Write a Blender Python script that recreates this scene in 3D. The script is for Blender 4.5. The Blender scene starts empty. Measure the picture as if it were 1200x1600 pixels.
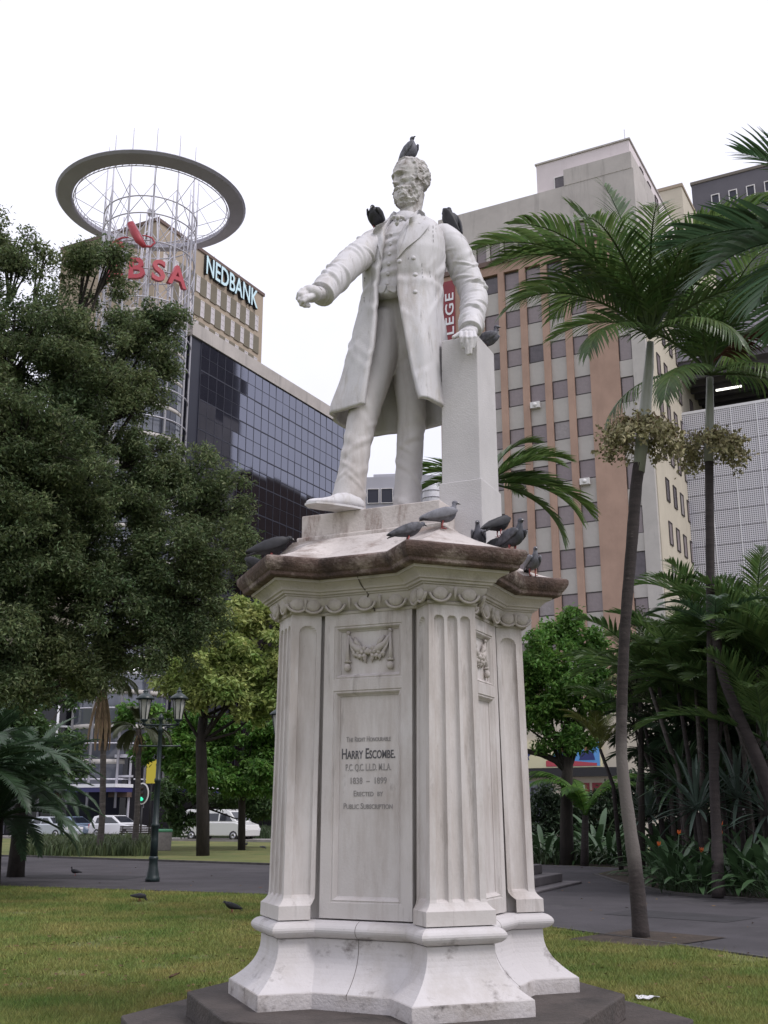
import bpy, bmesh, math, random
import numpy as np
from mathutils import Matrix, Vector, noise as mnoise
from mathutils.bvhtree import BVHTree

scene = bpy.context.scene
COL = scene.collection
sin, cos, pi, R = math.sin, math.cos, math.pi, math.radians

# ------------------------------------------------------------ camera
EYE, PITCH, FPX = 1.6, R(15.5), 1700.0
cam_data = bpy.data.cameras.new('camera')
cam_data.sensor_fit = 'VERTICAL'
cam_data.sensor_height = 36.0
cam_data.lens = 36.0 * FPX / 1600.0
cam_data.clip_start = 0.1
cam_data.clip_end = 3000
cam = bpy.data.objects.new('camera', cam_data)
COL.objects.link(cam)
cam.location = (0, 0, EYE)
cam.rotation_euler = (R(90) + PITCH, 0, 0)
scene.camera = cam

# ------------------------------------------------------------ overcast daylight
SUN_EL, SUN_AZ = R(52), R(125)          # soft, from the right and a little behind the camera
world = bpy.data.worlds.new('World')
scene.world = world
world.use_nodes = True
wt = world.node_tree
wt.nodes.clear()
wo = wt.nodes.new('ShaderNodeOutputWorld')
wb = wt.nodes.new('ShaderNodeBackground')
wb.inputs['Strength'].default_value = 0.1
sky = wt.nodes.new('ShaderNodeTexSky')
sky.sky_type = 'NISHITA'
sky.sun_disc = False
sky.sun_elevation = SUN_EL
sky.sun_rotation = SUN_AZ
sky.dust_density = 4.0
tc = wt.nodes.new('ShaderNodeTexCoord')
sep = wt.nodes.new('ShaderNodeSeparateXYZ')
ramp = wt.nodes.new('ShaderNodeValToRGB')   # cloud deck: dimmer to the horizon, brightest overhead
ramp.color_ramp.elements[0].position = 0.0
ramp.color_ramp.elements[0].color = (0.635, 0.64, 0.745, 1)
ramp.color_ramp.elements[1].position = 1.0
ramp.color_ramp.elements[1].color = (0.96, 0.955, 1.075, 1)
ramp.color_ramp.elements.new(0.25).color = (0.77, 0.77, 0.87, 1)
cn = wt.nodes.new('ShaderNodeTexNoise')
cn.inputs['Scale'].default_value = 2.3
cn.inputs['Detail'].default_value = 5
cr = wt.nodes.new('ShaderNodeMapRange')
cr.inputs['To Min'].default_value = 7.8
cr.inputs['To Max'].default_value = 14.5
vm = wt.nodes.new('ShaderNodeVectorMath'); vm.operation = 'SCALE'
mx = wt.nodes.new('ShaderNodeMix'); mx.data_type = 'RGBA'
mx.inputs['Factor'].default_value = 0.9
L = wt.links.new
L(tc.outputs['Generated'], sep.inputs[0]); L(sep.outputs['Z'], ramp.inputs['Fac'])
L(tc.outputs['Generated'], cn.inputs['Vector']); L(cn.outputs['Fac'], cr.inputs['Value'])
L(ramp.outputs['Color'], vm.inputs[0]); L(cr.outputs['Result'], vm.inputs['Scale'])
L(sky.outputs['Color'], mx.inputs['A']); L(vm.outputs['Vector'], mx.inputs['B'])
L(mx.outputs['Result'], wb.inputs['Color']); L(wb.outputs['Background'], wo.inputs['Surface'])

sun_d = bpy.data.lights.new('sun', 'SUN')
sun_d.energy = 1.5
sun_d.angle = R(14)
sun_d.color = (1.0, 0.96, 0.97)
sun = bpy.data.objects.new('sun', sun_d)
COL.objects.link(sun)
sdir = Vector((sin(SUN_AZ) * cos(SUN_EL), cos(SUN_AZ) * cos(SUN_EL), sin(SUN_EL)))
sun.rotation_euler = sdir.to_track_quat('Z', 'Y').to_euler()
sun.location = (30, -20, 60)

scene.view_settings.view_transform = 'Standard'
scene.view_settings.look = 'None'
scene.view_settings.exposure = 0.28
scene.view_settings.gamma = 1.0
scene.view_settings.use_curve_mapping = False
scene.render.engine = 'CYCLES'
scene.cycles.max_bounces = 8
scene.cycles.diffuse_bounces = 3
scene.cycles.glossy_bounces = 3
scene.cycles.transparent_max_bounces = 8
scene.cycles.use_denoising = True

random.seed(7)
NR = np.random.default_rng(11)

# ------------------------------------------------------------ object helpers
MW = {}                                    # world matrix of every object made here


def tag(o, label=None, cat=None, group=None, kind=None):
    if label: o['label'] = label
    if cat: o['category'] = cat
    if group: o['group'] = group
    if kind: o['kind'] = kind
    return o


def empty(name, loc=(0, 0, 0), rz=0.0, label=None, cat=None, group=None):
    o = bpy.data.objects.new(name, None)
    o.empty_display_size = 0.2
    COL.objects.link(o)
    o.location = loc
    o.rotation_euler = (0, 0, rz)
    MW[o.name] = Matrix.Translation(Vector(loc)) @ Matrix.Rotation(rz, 4, 'Z')
    return tag(o, label, cat, group)


def link(name, me, parent=None, mat=None, loc=(0, 0, 0), rot=(0, 0, 0), scale=(1, 1, 1)):
    o = bpy.data.objects.new(name, me)
    COL.objects.link(o)
    if mat is not None:
        me.materials.clear(); me.materials.append(mat)
    o.location = loc; o.rotation_euler = rot; o.scale = scale
    if parent is not None:
        o.parent = parent
    return o


def nmesh(name, V, Fc, mat=None, smooth=False):
    """mesh from numpy arrays; Fc is (n,k)"""
    V = np.asarray(V, dtype=np.float32); Fc = np.asarray(Fc, dtype=np.int32)
    me = bpy.data.meshes.new(name)
    n, k = Fc.shape
    me.vertices.add(len(V)); me.vertices.foreach_set('co', V.ravel())
    me.loops.add(n * k); me.loops.foreach_set('vertex_index', Fc.ravel())
    me.polygons.add(n)
    me.polygons.foreach_set('loop_start', np.arange(0, n * k, k, dtype=np.int32))
    me.polygons.foreach_set('use_smooth', np.full(n, smooth))
    me.update(calc_edges=True)
    if mat is not None: me.materials.append(mat)
    return me


class MB:
    """collects simple shapes and links them as ONE mesh"""
    def __init__(s):
        s.v = []; s.f = []; s.m = []; s.sm = []

    def add(s, verts, faces, mi=0, smooth=False, M=None):
        b = len(s.v)
        for p in verts:
            p = Vector(p)
            s.v.append(tuple(M @ p) if M is not None else tuple(p))
        for f in faces:
            s.f.append(tuple(b + i for i in f)); s.m.append(mi); s.sm.append(smooth)
        return s

    def box(s, a, b, M=None, mi=0):
        x0, y0, z0 = [min(p, q) for p, q in zip(a, b)]
        x1, y1, z1 = [max(p, q) for p, q in zip(a, b)]
        v = [(x0, y0, z0), (x1, y0, z0), (x1, y1, z0), (x0, y1, z0), (x0, y0, z1), (x1, y0, z1), (x1, y1, z1), (x0, y1, z1)]
        f = [(0, 3, 2, 1), (4, 5, 6, 7), (0, 1, 5, 4), (1, 2, 6, 5), (2, 3, 7, 6), (3, 0, 4, 7)]
        return s.add(v, f, mi, False, M)

    def prism(s, poly, z0, z1, M=None, mi=0, smooth=False):
        n = len(poly)
        v = [(x, y, z0) for x, y in poly] + [(x, y, z1) for x, y in poly]
        f = [tuple(range(n - 1, -1, -1)), tuple(range(n, 2 * n))]
        f += [(i, (i + 1) % n, n + (i + 1) % n, n + i) for i in range(n)]
        return s.add(v, f, mi, smooth, M)

    def tube(s, pts, rad, n=8, mi=0, smooth=True, cap=True, M=None, squash=1.0):
        pts = [Vector(p) for p in pts]
        if not hasattr(rad, '__len__'): rad = [rad] * len(pts)
        v = []; f = []
        up = None
        for i, p in enumerate(pts):
            t = (pts[min(i + 1, len(pts) - 1)] - pts[max(i - 1, 0)])
            if t.length < 1e-9: t = Vector((0, 0, 1))
            t.normalize()
            if up is None:
                up = Vector((0, 0, 1)) if abs(t.z) < 0.9 else Vector((0, 1, 0))
            a = t.cross(up)
            if a.length < 1e-6: a = t.cross(Vector((1, 0, 0)))
            a.normalize(); b = a.cross(t).normalized(); up = b
            for k in range(n):
                th = 2 * pi * k / n
                v.append(p + (a * cos(th) + b * sin(th) * squash) * rad[i])
        for i in range(len(pts) - 1):
            for k in range(n):
                k2 = (k + 1) % n
                f.append((i * n + k, i * n + k2, (i + 1) * n + k2, (i + 1) * n + k))
        if cap:
            f.append(tuple(range(n - 1, -1, -1))); f.append(tuple((len(pts) - 1) * n + k for k in range(n)))
        return s.add(v, f, mi, smooth, M)

    def lathe(s, prof, n=20, c=(0, 0), mi=0, smooth=True, M=None, sx=1, sy=1):
        v = []; f = []
        for r, z in prof:
            for k in range(n):
                th = 2 * pi * k / n
                v.append((c[0] + r * cos(th) * sx, c[1] + r * sin(th) * sy, z))
        for i in range(len(prof) - 1):
            for k in range(n):
                k2 = (k + 1) % n
                f.append((i * n + k, i * n + k2, (i + 1) * n + k2, (i + 1) * n + k))
        f.append(tuple(range(n - 1, -1, -1))); f.append(tuple((len(prof) - 1) * n + k for k in range(n)))
        return s.add(v, f, mi, smooth, M)

    def ball(s, c, r, nu=12, nv=8, mi=0, M=None):
        if not hasattr(r, '__len__'): r = (r, r, r)
        v = [(c[0], c[1], c[2] - r[2])]; f = []
        for j in range(1, nv):
            ph = -pi / 2 + pi * j / nv
            for k in range(nu):
                th = 2 * pi * k / nu
                v.append((c[0] + r[0] * cos(ph) * cos(th), c[1] + r[1] * cos(ph) * sin(th), c[2] + r[2] * sin(ph)))
        v.append((c[0], c[1], c[2] + r[2])); top = len(v) - 1
        for k in range(nu):
            k2 = (k + 1) % nu
            f.append((0, 1 + k2, 1 + k))
            for j in range(nv - 2):
                a = 1 + j * nu
                f.append((a + k, a + k2, a + nu + k2, a + nu + k))
            a = 1 + (nv - 2) * nu
            f.append((a + k, a + k2, top))
        return s.add(v, f, mi, True, M)

    def loft(s, rings, closed=True, cap=True, mi=0, smooth=True, M=None):
        n = len(rings[0]); v = [p for r in rings for p in r]; f = []
        for i in range(len(rings) - 1):
            for k in range(n if closed else n - 1):
                k2 = (k + 1) % n
                f.append((i * n + k, i * n + k2, (i + 1) * n + k2, (i + 1) * n + k))
        if cap and closed:
            f.append(tuple(range(n - 1, -1, -1))); f.append(tuple((len(rings) - 1) * n + k for k in range(n)))
        return s.add(v, f, mi, smooth, M)

    def mesh(s, name, mats):
        me = bpy.data.meshes.new(name)
        me.from_pydata(s.v, [], s.f)
        me.polygons.foreach_set('use_smooth', s.sm)
        if not isinstance(mats, (list, tuple)): mats = [mats]
        for m in mats: me.materials.append(m)
        if len(mats) > 1: me.polygons.foreach_set('material_index', s.m)
        me.update()
        return me

    def build(s, name, mats, parent=None, bevel=0.0, world=False, seg=2):
        if world and parent is not None:
            Mi = MW[parent.name].inverted()
            s.v = [tuple(Mi @ Vector(p)) for p in s.v]
        o = link(name, s.mesh(name, mats), parent)
        if parent is not None and parent.name in MW: MW[o.name] = MW[parent.name].copy()
        else: MW[o.name] = Matrix.Identity(4)
        if bevel:
            b = o.modifiers.new('bevel', 'BEVEL')
            b.width = bevel; b.segments = seg; b.limit_method = 'ANGLE'; b.angle_limit = R(35)
            b.use_clamp_overlap = True
        return o


def copy_tree(o, parent=None):
    c = o.copy(); COL.objects.link(c)
    if parent is not None: c.parent = parent
    for ch in o.children: copy_tree(ch, c)
    return c


_pp, _sp, _cp = PITCH, sin(PITCH), cos(PITCH)


def at(u, v, Y):
    """a survey sight-line of the photograph met at the distance Y in metres"""
    a = (u - 600) / FPX; b = (800 - v) / FPX
    dy = _cp - b * _sp; dz = _sp + b * _cp
    t = Y / dy
    return Vector((a * t, Y, EYE + dz * t))


def ground_at(u, v, z=0.0):
    a = (u - 600) / FPX; b = (800 - v) / FPX
    dy = _cp - b * _sp; dz = _sp + b * _cp
    t = (z - EYE) / dz
    return Vector((a * t, dy * t, z))


# ------------------------------------------------------------ materials
def mat(name, col, rough=0.8, var=0.0, scale=4.0, col2=None, bump=0.0, bscale=30.0, metal=0.0, spec=0.5, stretch=(1, 1, 1),
        coat=0.0, trans=0.0, island=0.0, emit=None, stain=None, detail=6.0):
    """principled + noise colour variation (+ stains: (colour, amount, scale, stretch, threshold))"""
    m = bpy.data.materials.new(name); m.use_nodes = True
    nt = m.node_tree; N = nt.nodes; Lk = nt.links.new
    bs = N['Principled BSDF']
    bs.inputs['Roughness'].default_value = rough
    bs.inputs['Metallic'].default_value = metal
    bs.inputs['Specular IOR Level'].default_value = spec
    bs.inputs['Coat Weight'].default_value = coat
    co = N.new('ShaderNodeTexCoord')
    base = None
    if var > 0 or col2 is not None:
        mp = N.new('ShaderNodeMapping'); mp.inputs['Scale'].default_value = stretch
        nz = N.new('ShaderNodeTexNoise'); nz.inputs['Scale'].default_value = scale; nz.inputs['Detail'].default_value = detail
        nz.inputs['Roughness'].default_value = 0.62
        Lk(co.outputs['Object'], mp.inputs[0]); Lk(mp.outputs[0], nz.inputs['Vector'])
        rp = N.new('ShaderNodeValToRGB')
        c2 = col2 if col2 is not None else tuple(c * (1 - var) for c in col)
        c1 = col if col2 is not None else tuple(min(1, c * (1 + var * 0.6)) for c in col)
        rp.color_ramp.elements[0].position = 0.34; rp.color_ramp.elements[0].color = (*c2, 1)
        rp.color_ramp.elements[1].position = 0.66; rp.color_ramp.elements[1].color = (*c1, 1)
        Lk(nz.outputs['Fac'], rp.inputs['Fac'])
        base = rp.outputs['Color']
    else:
        rgb = N.new('ShaderNodeRGB'); rgb.outputs[0].default_value = (*col, 1); base = rgb.outputs[0]
    for st in (stain or []):
        scol, amt, sscale, sstr, thr = st
        mp = N.new('ShaderNodeMapping'); mp.inputs['Scale'].default_value = sstr
        nz = N.new('ShaderNodeTexNoise'); nz.inputs['Scale'].default_value = sscale; nz.inputs['Detail'].default_value = 7
        nz.inputs['Roughness'].default_value = 0.7
        Lk(co.outputs['Object'], mp.inputs[0]); Lk(mp.outputs[0], nz.inputs['Vector'])
        mr = N.new('ShaderNodeMapRange'); mr.inputs['From Min'].default_value = thr; mr.inputs['From Max'].default_value = thr + 0.16
        mr.inputs['To Max'].default_value = amt
        Lk(nz.outputs['Fac'], mr.inputs['Value'])
        mi = N.new('ShaderNodeMix'); mi.data_type = 'RGBA'; mi.inputs['B'].default_value = (*scol, 1)
        Lk(mr.outputs['Result'], mi.inputs['Factor']); Lk(base, mi.inputs['A'])
        base = mi.outputs['Result']
    if island > 0:
        gi = N.new('ShaderNodeNewGeometry')
        hs = N.new('ShaderNodeHueSaturation')
        a = N.new('ShaderNodeMapRange'); a.inputs['To Min'].default_value = 1 - island; a.inputs['To Max'].default_value = 1 + island
        h = N.new('ShaderNodeMapRange'); h.inputs['To Min'].default_value = 0.5 - 0.05 * island; h.inputs['To Max'].default_value = 0.5 + 0.05 * island
        mu = N.new('ShaderNodeMath'); mu.operation = 'FRACT'
        m2 = N.new('ShaderNodeMath'); m2.operation = 'MULTIPLY'; m2.inputs[1].default_value = 7.31
        Lk(gi.outputs['Random Per Island'], a.inputs['Value']); Lk(gi.outputs['Random Per Island'], m2.inputs[0])
        Lk(m2.outputs[0], mu.inputs[0]); Lk(mu.outputs[0], h.inputs['Value'])
        Lk(a.outputs['Result'], hs.inputs['Value']); Lk(h.outputs['Result'], hs.inputs['Hue'])
        Lk(base, hs.inputs['Color']); base = hs.outputs['Color']
    Lk(base, bs.inputs['Base Color'])
    if bump > 0:
        nb = N.new('ShaderNodeTexNoise'); nb.inputs['Scale'].default_value = bscale; nb.inputs['Detail'].default_value = 6
        Lk(co.outputs['Object'], nb.inputs['Vector'])
        bp = N.new('ShaderNodeBump'); bp.inputs['Strength'].default_value = bump; bp.inputs['Distance'].default_value = 0.02
        Lk(nb.outputs['Fac'], bp.inputs['Height']); Lk(bp.outputs['Normal'], bs.inputs['Normal'])
    if emit:
        bs.inputs['Emission Color'].default_value = (*emit[0], 1); bs.inputs['Emission Strength'].default_value = emit[1]
    if trans > 0:
        tr = N.new('ShaderNodeBsdfTranslucent'); ms = N.new('ShaderNodeMixShader'); ms.inputs[0].default_value = trans
        Lk(base, tr.inputs['Color']); Lk(bs.outputs[0], ms.inputs[1]); Lk(tr.outputs[0], ms.inputs[2])
        Lk(ms.outputs[0], N['Material Output'].inputs['Surface'])
    return m


def srgb(r, g, b):
    f = lambda c: (c / 255 / 12.92) if c / 255 <= 0.04045 else ((c / 255 + 0.055) / 1.055) ** 2.4
    return (f(r), f(g), f(b))


def text_mesh(name, body, size, extrude=0.0, offset=0.0, caps=False, align='CENTER', sx=1.0, spacing=1.0, bevel=0.0):
    """lettering as a mesh lying in the XZ plane, facing -Y"""
    cu = bpy.data.curves.new(name, 'FONT')
    cu.body = body; cu.size = size; cu.extrude = extrude; cu.offset = offset
    cu.align_x = align; cu.align_y = 'BOTTOM_BASELINE'; cu.space_character = spacing; cu.resolution_u = 3
    cu.bevel_depth = bevel
    if caps:
        cu.small_caps_scale = 0.78
        for i, ch in enumerate(body):
            if ch.islower(): cu.body_format[i].use_small_caps = True
    ob = bpy.data.objects.new(name, cu); COL.objects.link(ob)
    dg = bpy.context.evaluated_depsgraph_get()
    me = bpy.data.meshes.new_from_object(ob.evaluated_get(dg), depsgraph=dg)
    bpy.data.objects.remove(ob)
    me.transform(Matrix.Rotation(R(90), 4, 'X') @ Matrix.Diagonal((sx, 1, 1, 1)))
    me.name = name
    return me
# ============================================================ SETTING
GA = R(28.0)                                # the street grid is turned 28 degrees
AV = Vector((sin(GA), cos(GA), 0)); BV = Vector((-cos(GA), sin(GA), 0))

M_lawn = mat('lawn', (0.15, 0.145, 0.042), 0.95, col2=(0.075, 0.105, 0.024), scale=0.55, bump=0.5, bscale=40,
             stain=[((0.17, 0.135, 0.06), 0.7, 1.7, (1, 1, 1), 0.53), ((0.035, 0.06, 0.015), 0.7, 0.9, (1, 1, 1), 0.56)])
M_asphalt = mat('asphalt', (0.050, 0.045, 0.050), 0.9, var=0.3, scale=0.8, bump=0.35, bscale=120,
                stain=[((0.028, 0.025, 0.027), 0.75, 0.45, (1, 2.0, 1), 0.52), ((0.085, 0.078, 0.078), 0.6, 0.9, (2, 1, 1), 0.58), ((0.15, 0.13, 0.11), 0.6, 8, (1, 1, 1), 0.63)])
M_road = mat('road', (0.055, 0.055, 0.058), 0.85, var=0.2, scale=0.6, bump=0.2, bscale=90)
M_pave = mat('pavement', (0.25, 0.23, 0.22), 0.9, var=0.2, scale=1.5, bump=0.2)
M_kerb = mat('kerb', (0.075, 0.07, 0.068), 0.9, var=0.3, scale=3)
M_soil = mat('soil', (0.045, 0.032, 0.023), 1.0, var=0.4, scale=3, bump=0.8, bscale=25,
             stain=[((0.16, 0.115, 0.07), 0.8, 14, (1, 1, 1), 0.57)])


def sheet(name, poly, z, m, thick=0.0):
    b = MB()
    if thick: b.prism(poly, z - thick, z)
    else: b.add([(x, y, z) for x, y in poly], [tuple(range(len(poly)))])
    return tag(b.build(name, m), kind='structure')


ring_pts = [(900 * cos(2 * pi * k / 48), 900 * sin(2 * pi * k / 48)) for k in range(48)]
sheet('ground', ring_pts, 0.0, M_lawn)
path_near = [(-40, 38), (-20, 31.2), (-7.1, 25.6), (-2.4, 23.6), (0.6, 20.4), (2.45, 16.9), (4.4, 13.4), (6.5, 10.2), (10, 6), (16, 1)]
path_far = [(24, 6), (13, 15.5), (8.2, 20.6), (7.0, 21.9), (5.95, 23.7), (5.6, 27), (5.7, 31), (7.3, 35), (5.2, 37.4), (2.0, 37.0), (-3.7, 36.8), (-13, 43.2), (-30, 52), (-44, 59)]
sheet('path', path_near + path_far, 0.006, M_asphalt)


def edging(name, pts, w=0.10, h=0.05):
    b = MB()
    for p, q in zip(pts[:-1], pts[1:]):
        p = Vector((*p, 0)); q = Vector((*q, 0)); d = (q - p).normalized(); n = Vector((-d.y, d.x, 0)) * w / 2
        L_ = [p - n, q - n, q + n, p + n]
        b.prism([(v.x, v.y) for v in L_], -0.02, h)
    return tag(b.build(name, M_kerb), kind='structure')


edging('path_edging', path_far[9:], 0.12, 0.07)
edging('bed_edging', path_far[1:7], 0.10, 0.05)
edging('lawn_edging', path_near[:8], 0.05, 0.02)
# planted bed on the right, beyond the path
bed = [(24, 6.3), (13.1, 15.8), (8.3, 20.9), (7.1, 22.1), (6.05, 23.8), (5.7, 27), (5.8, 31), (7.4, 35.2), (5.3, 37.6), (2.1, 37.2), (1.0, 46), (6, 50), (30, 40), (50, 20)]
sheet('planting_bed', bed, 0.012, M_soil)
for k, pl_ in enumerate(([(3.6, 19.0), (5.2, 17.6), (6.0, 18.4), (4.3, 19.9)], [(-9.2, 29.5), (-6.6, 28.6), (-6.2, 30.2), (-8.9, 31.2)])):
    sheet('path_patch', pl_, 0.0105, mat('asphalt_patch', (0.032, 0.030, 0.033), 0.95, var=0.3, scale=2, bump=0.3, bscale=140))
# square tree pit round the nearest palm
pit = [(2.35, 15.2), (3.4, 14.35), (4.55, 15.45), (3.5, 16.5)]
sheet('tree_pit', pit, 0.016, M_soil)

# the street: along BV, in front of the buildings
def along(p, s, n=0.0):
    return (p[0] - BV.x * s - AV.x * n, p[1] - BV.y * s - AV.y * n)


L0 = (-18.5, 77.3)
sheet('street', [along(L0, -70, 1.6), along(L0, 90, 1.6), along(L0, 90, -5.0), along(L0, -70, -5.0)], 0.008, M_road)
sheet('near_pavement', [along(L0, -70, 4.2), along(L0, 90, 4.2), along(L0, 90, 1.6), along(L0, -70, 1.6)], 0.13, M_pave, 0.14)
sheet('far_pavement', [along(L0, -70, -5.0), along(L0, 90, -5.0), along(L0, 90, -12), along(L0, -70, -12)], 0.13, M_pave, 0.14)
lane = MB()
for k in range(-18, 26):
    lane.prism([along(L0, k * 3.6, -1.62), along(L0, k * 3.6 + 1.8, -1.62), along(L0, k * 3.6 + 1.8, -1.74), along(L0, k * 3.6, -1.74)], 0.0085, 0.013)
tag(lane.build('lane_marking', mat('road_paint', (0.7, 0.7, 0.68), 0.7)), kind='structure')

# ============================================================ BUILDINGS
M_conc = mat('grey_concrete', (0.47, 0.435, 0.41), 0.85, var=0.14, scale=0.35, bump=0.1, stain=[((0.27, 0.25, 0.235), 0.7, 0.9, (1.3, 1.3, 0.12), 0.52)])
M_terra = mat('terracotta_render', (0.39, 0.262, 0.203), 0.85, var=0.14, scale=0.5, stain=[((0.30, 0.20, 0.155), 0.6, 0.7, (1, 1, 0.2), 0.52)])
M_spand = mat('pale_spandrel', (0.46, 0.435, 0.41), 0.8, var=0.08, scale=0.9, stain=[((0.30, 0.29, 0.28), 0.6, 1.2, (1, 1, 0.3), 0.58)])
M_blind = mat('blind_glass', (0.20, 0.165, 0.175), 0.30, var=0.45, scale=0.35, spec=0.6)
M_wframe = mat('dark_window_frame', (0.055, 0.045, 0.045), 0.6)
M_ledge = mat('brown_ledge', (0.13, 0.085, 0.07), 0.7)
M_pink = mat('pink_render', (0.68, 0.61, 0.62), 0.85, var=0.06, scale=0.4, stain=[((0.42, 0.36, 0.37), 0.5, 0.9, (1, 1, 0.12), 0.6)])
M_cream = mat('cream_render', (0.52, 0.47, 0.38), 0.85, var=0.08, scale=0.4, stain=[((0.36, 0.32, 0.26), 0.5, 0.8, (1, 1, 0.15), 0.58)])
M_tan = mat('tan_concrete', (0.36, 0.295, 0.225), 0.85, var=0.08, scale=0.4, stain=[((0.24, 0.2, 0.15), 0.5, 0.8, (1, 1, 0.15), 0.58)])
M_olive = mat('olive_panel', (0.155, 0.135, 0.095), 0.7, var=0.1, scale=1)
M_white = mat('white_paint', (0.72, 0.72, 0.75), 0.5, var=0.05, scale=2)
M_steel = mat('white_steel', (0.50, 0.49, 0.54), 0.45, metal=0.2)
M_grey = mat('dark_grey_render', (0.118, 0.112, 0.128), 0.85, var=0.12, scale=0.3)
M_bglass = mat('blue_black_glass', (0.19, 0.198, 0.245), 0.05, metal=1.0)
M_mull = mat('dark_mullion', (0.022, 0.024, 0.04), 0.5)
M_pglass = mat('pale_glass', (0.10, 0.11, 0.14), 0.12, spec=0.9)
M_dglass = mat('dark_shop_glass', (0.012, 0.012, 0.016), 0.12, spec=0.5)
M_blue = mat('navy_fascia', (0.03, 0.03, 0.13), 0.5)
M_red = mat('sign_red', (0.42, 0.055, 0.075), 0.45)
M_darkred = mat('banner_red', (0.22, 0.03, 0.04), 0.6, var=0.1, scale=1)
M_offwhite = mat('window_white', (0.66, 0.64, 0.63), 0.6)


class Frame:
    """a wall plane: s along D, y across (sg*y is outward), z up"""
    def __init__(s, O, D, sg):
        s.O = Vector((O[0], O[1], 0)); s.D = D; s.sg = sg
        s.rz = math.atan2(D.y, D.x)
        s.M = Matrix.Translation(s.O) @ Matrix.Rotation(s.rz, 4, 'Z')

    def box(s, b, s0, s1, n0, n1, z0, z1, mi=0):
        b.box((s0, s.sg * n0, z0), (s1, s.sg * n1, z1), s.M, mi); return b

    def place(s, o, root, ss, n, z, flip=False):
        Mx = MW[root.name].inverted() @ s.M @ Matrix.Translation((ss, s.sg * n, z))
        if flip: Mx = Mx @ Matrix.Rotation(pi, 4, 'Z')
        o.matrix_local = Mx
        return o


def window_meshes(w, h, depth=0.12, bar=0.05, fm=M_wframe, gm=M_blind, cross=0):
    """frame mesh and pane mesh, centred on x, standing on z=0, lying at y=0 (both sides look alike)"""
    f = MB()
    f.box((-w / 2, -depth / 2, 0), (-w / 2 + bar, depth / 2, h)); f.box((w / 2 - bar, -depth / 2, 0), (w / 2, depth / 2, h))
    f.box((-w / 2 + bar, -depth / 2, 0), (w / 2 - bar, depth / 2, bar)); f.box((-w / 2 + bar, -depth / 2, h - bar), (w / 2 - bar, depth / 2, h))
    for k in range(cross):
        z = h * (k + 1) / (cross + 1)
        f.box((-w / 2 + bar, -depth / 2 + 0.01, z - bar / 3), (w / 2 - bar, depth / 2 - 0.01, z + bar / 3))
    p = MB().box((-w / 2 + bar, -0.015, bar), (w / 2 - bar, 0.015, h - bar))
    return f.mesh('window', fm), p.mesh('pane', gm)


PANE_MATS = [mat('blind_closed', (0.25, 0.21, 0.215), 0.30, var=0.1), mat('blind_pale', (0.30, 0.27, 0.27), 0.35, var=0.15), mat('blind_open', (0.10, 0.085, 0.095), 0.20, var=0.3, scale=1.5), mat('blind_mauve', (0.225, 0.185, 0.195), 0.28, var=0.1)]
_rw = random.Random(17)


def put_window(fr, root, ms, s, n, z, name='window', pane='pane', vary=True):
    o = link(name, ms[0], root); fr.place(o, root, s, n, z)
    p = link(pane, ms[1], o)
    if vary and ms[1].materials[0] is M_blind:
        p.material_slots[0].link = 'OBJECT'; p.material_slots[0].material = _rw.choices(PANE_MATS, (5, 1.3, 1.3, 5))[0]
    return o


# ---- terracotta office block on the right
bb = empty('office_building', (18.75, 72, 0), 0, 'tall terracotta office block with pale spandrels and a pink rooftop storey', 'building')
F1 = Frame((18.75, 72), BV, 1)               # street front
F1s = Frame((18.75, 72), AV, -1)             # side wall running back
b = MB()
F1.box(b, 0.02, 16.2, -32, -0.42, 0, 43.4)
b.build('wall', M_conc, bb, world=True)
b = MB()
F1.box(b, 0.0, 16.22, -32.02, 0.0, 45.22, 48.5)
F1.box(b, 0.0, 3.9, -32.02, 0.0, 43.42, 45.215)
F1.box(b, 3.9, 16.22, -32.02, -0.30, 43.42, 45.215)
for k in range(11):
    s0 = 4.79 + 1.165 * k
    F1.box(b, s0, min(s0 + 0.27, 16.2), -0.295, 0.0, 43.61, 45.215)
b.build('upper_wall', M_conc, bb, world=True)
b = MB(); F1.box(b, 2.0, 16.24, -0.3, 0.14, 43.2, 43.6); b.build('ledge', M_ledge, bb, world=True)
pier_s = [(2.0, 4.16)] + [(5.41 + 1.75 * k, 5.91 + 1.75 * k) for k in range(4)] + [(12.41, 16.2)]
for s0, s1 in pier_s:
    b = MB(); F1.box(b, s0, s1, -0.42, 0.0, 0, 43.2); b.build('pier', M_terra, bb, world=True)
b = MB(); F1.box(b, 4.16, 12.41, -0.41, -0.02, 42.42, 43.19); b.build('lintel', M_terra, bb, world=True)
wm = window_meshes(1.25, 1.42, 0.12, 0.06)
spm = MB().box((-0.62, -0.05, 0), (0.62, 0.05, 1.78)).mesh('spandrel_panel', M_spand)
for c in range(5):
    sc = 4.785 + 1.75 * c
    for k in range(12):
        zt = 42.33 - 3.23 * k
        put_window(F1, bb, wm, sc, -0.30, zt - 1.42)
        F1.place(link('spandrel_panel', spm, bb), bb, sc, -0.30, zt - 1.42 - 1.80)
wm2 = window_meshes(0.87, 1.58, 0.1, 0.05)
for k in range(11):
    put_window(F1, bb, wm2, 4.35 + 1.165 * k, -0.22, 43.62)
acm = MB().box((-0.36, -0.02, 0), (0.36, 0.34, 0.46)); acm.tube([(0, 0.345, 0.23), (0, 0.36, 0.23)], 0.17, 14)
acm = acm.mesh('air_conditioner', M_offwhite)
for c, k in ((0, 5), (2, 3), (3, 7), (1, 8), (4, 6), (0, 9)):
    F1.place(link('air_conditioner', acm, bb), bb, 4.785 + 1.75 * c + 0.2, -0.24, 42.33 - 3.23 * k - 1.42 - 0.5)
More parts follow.
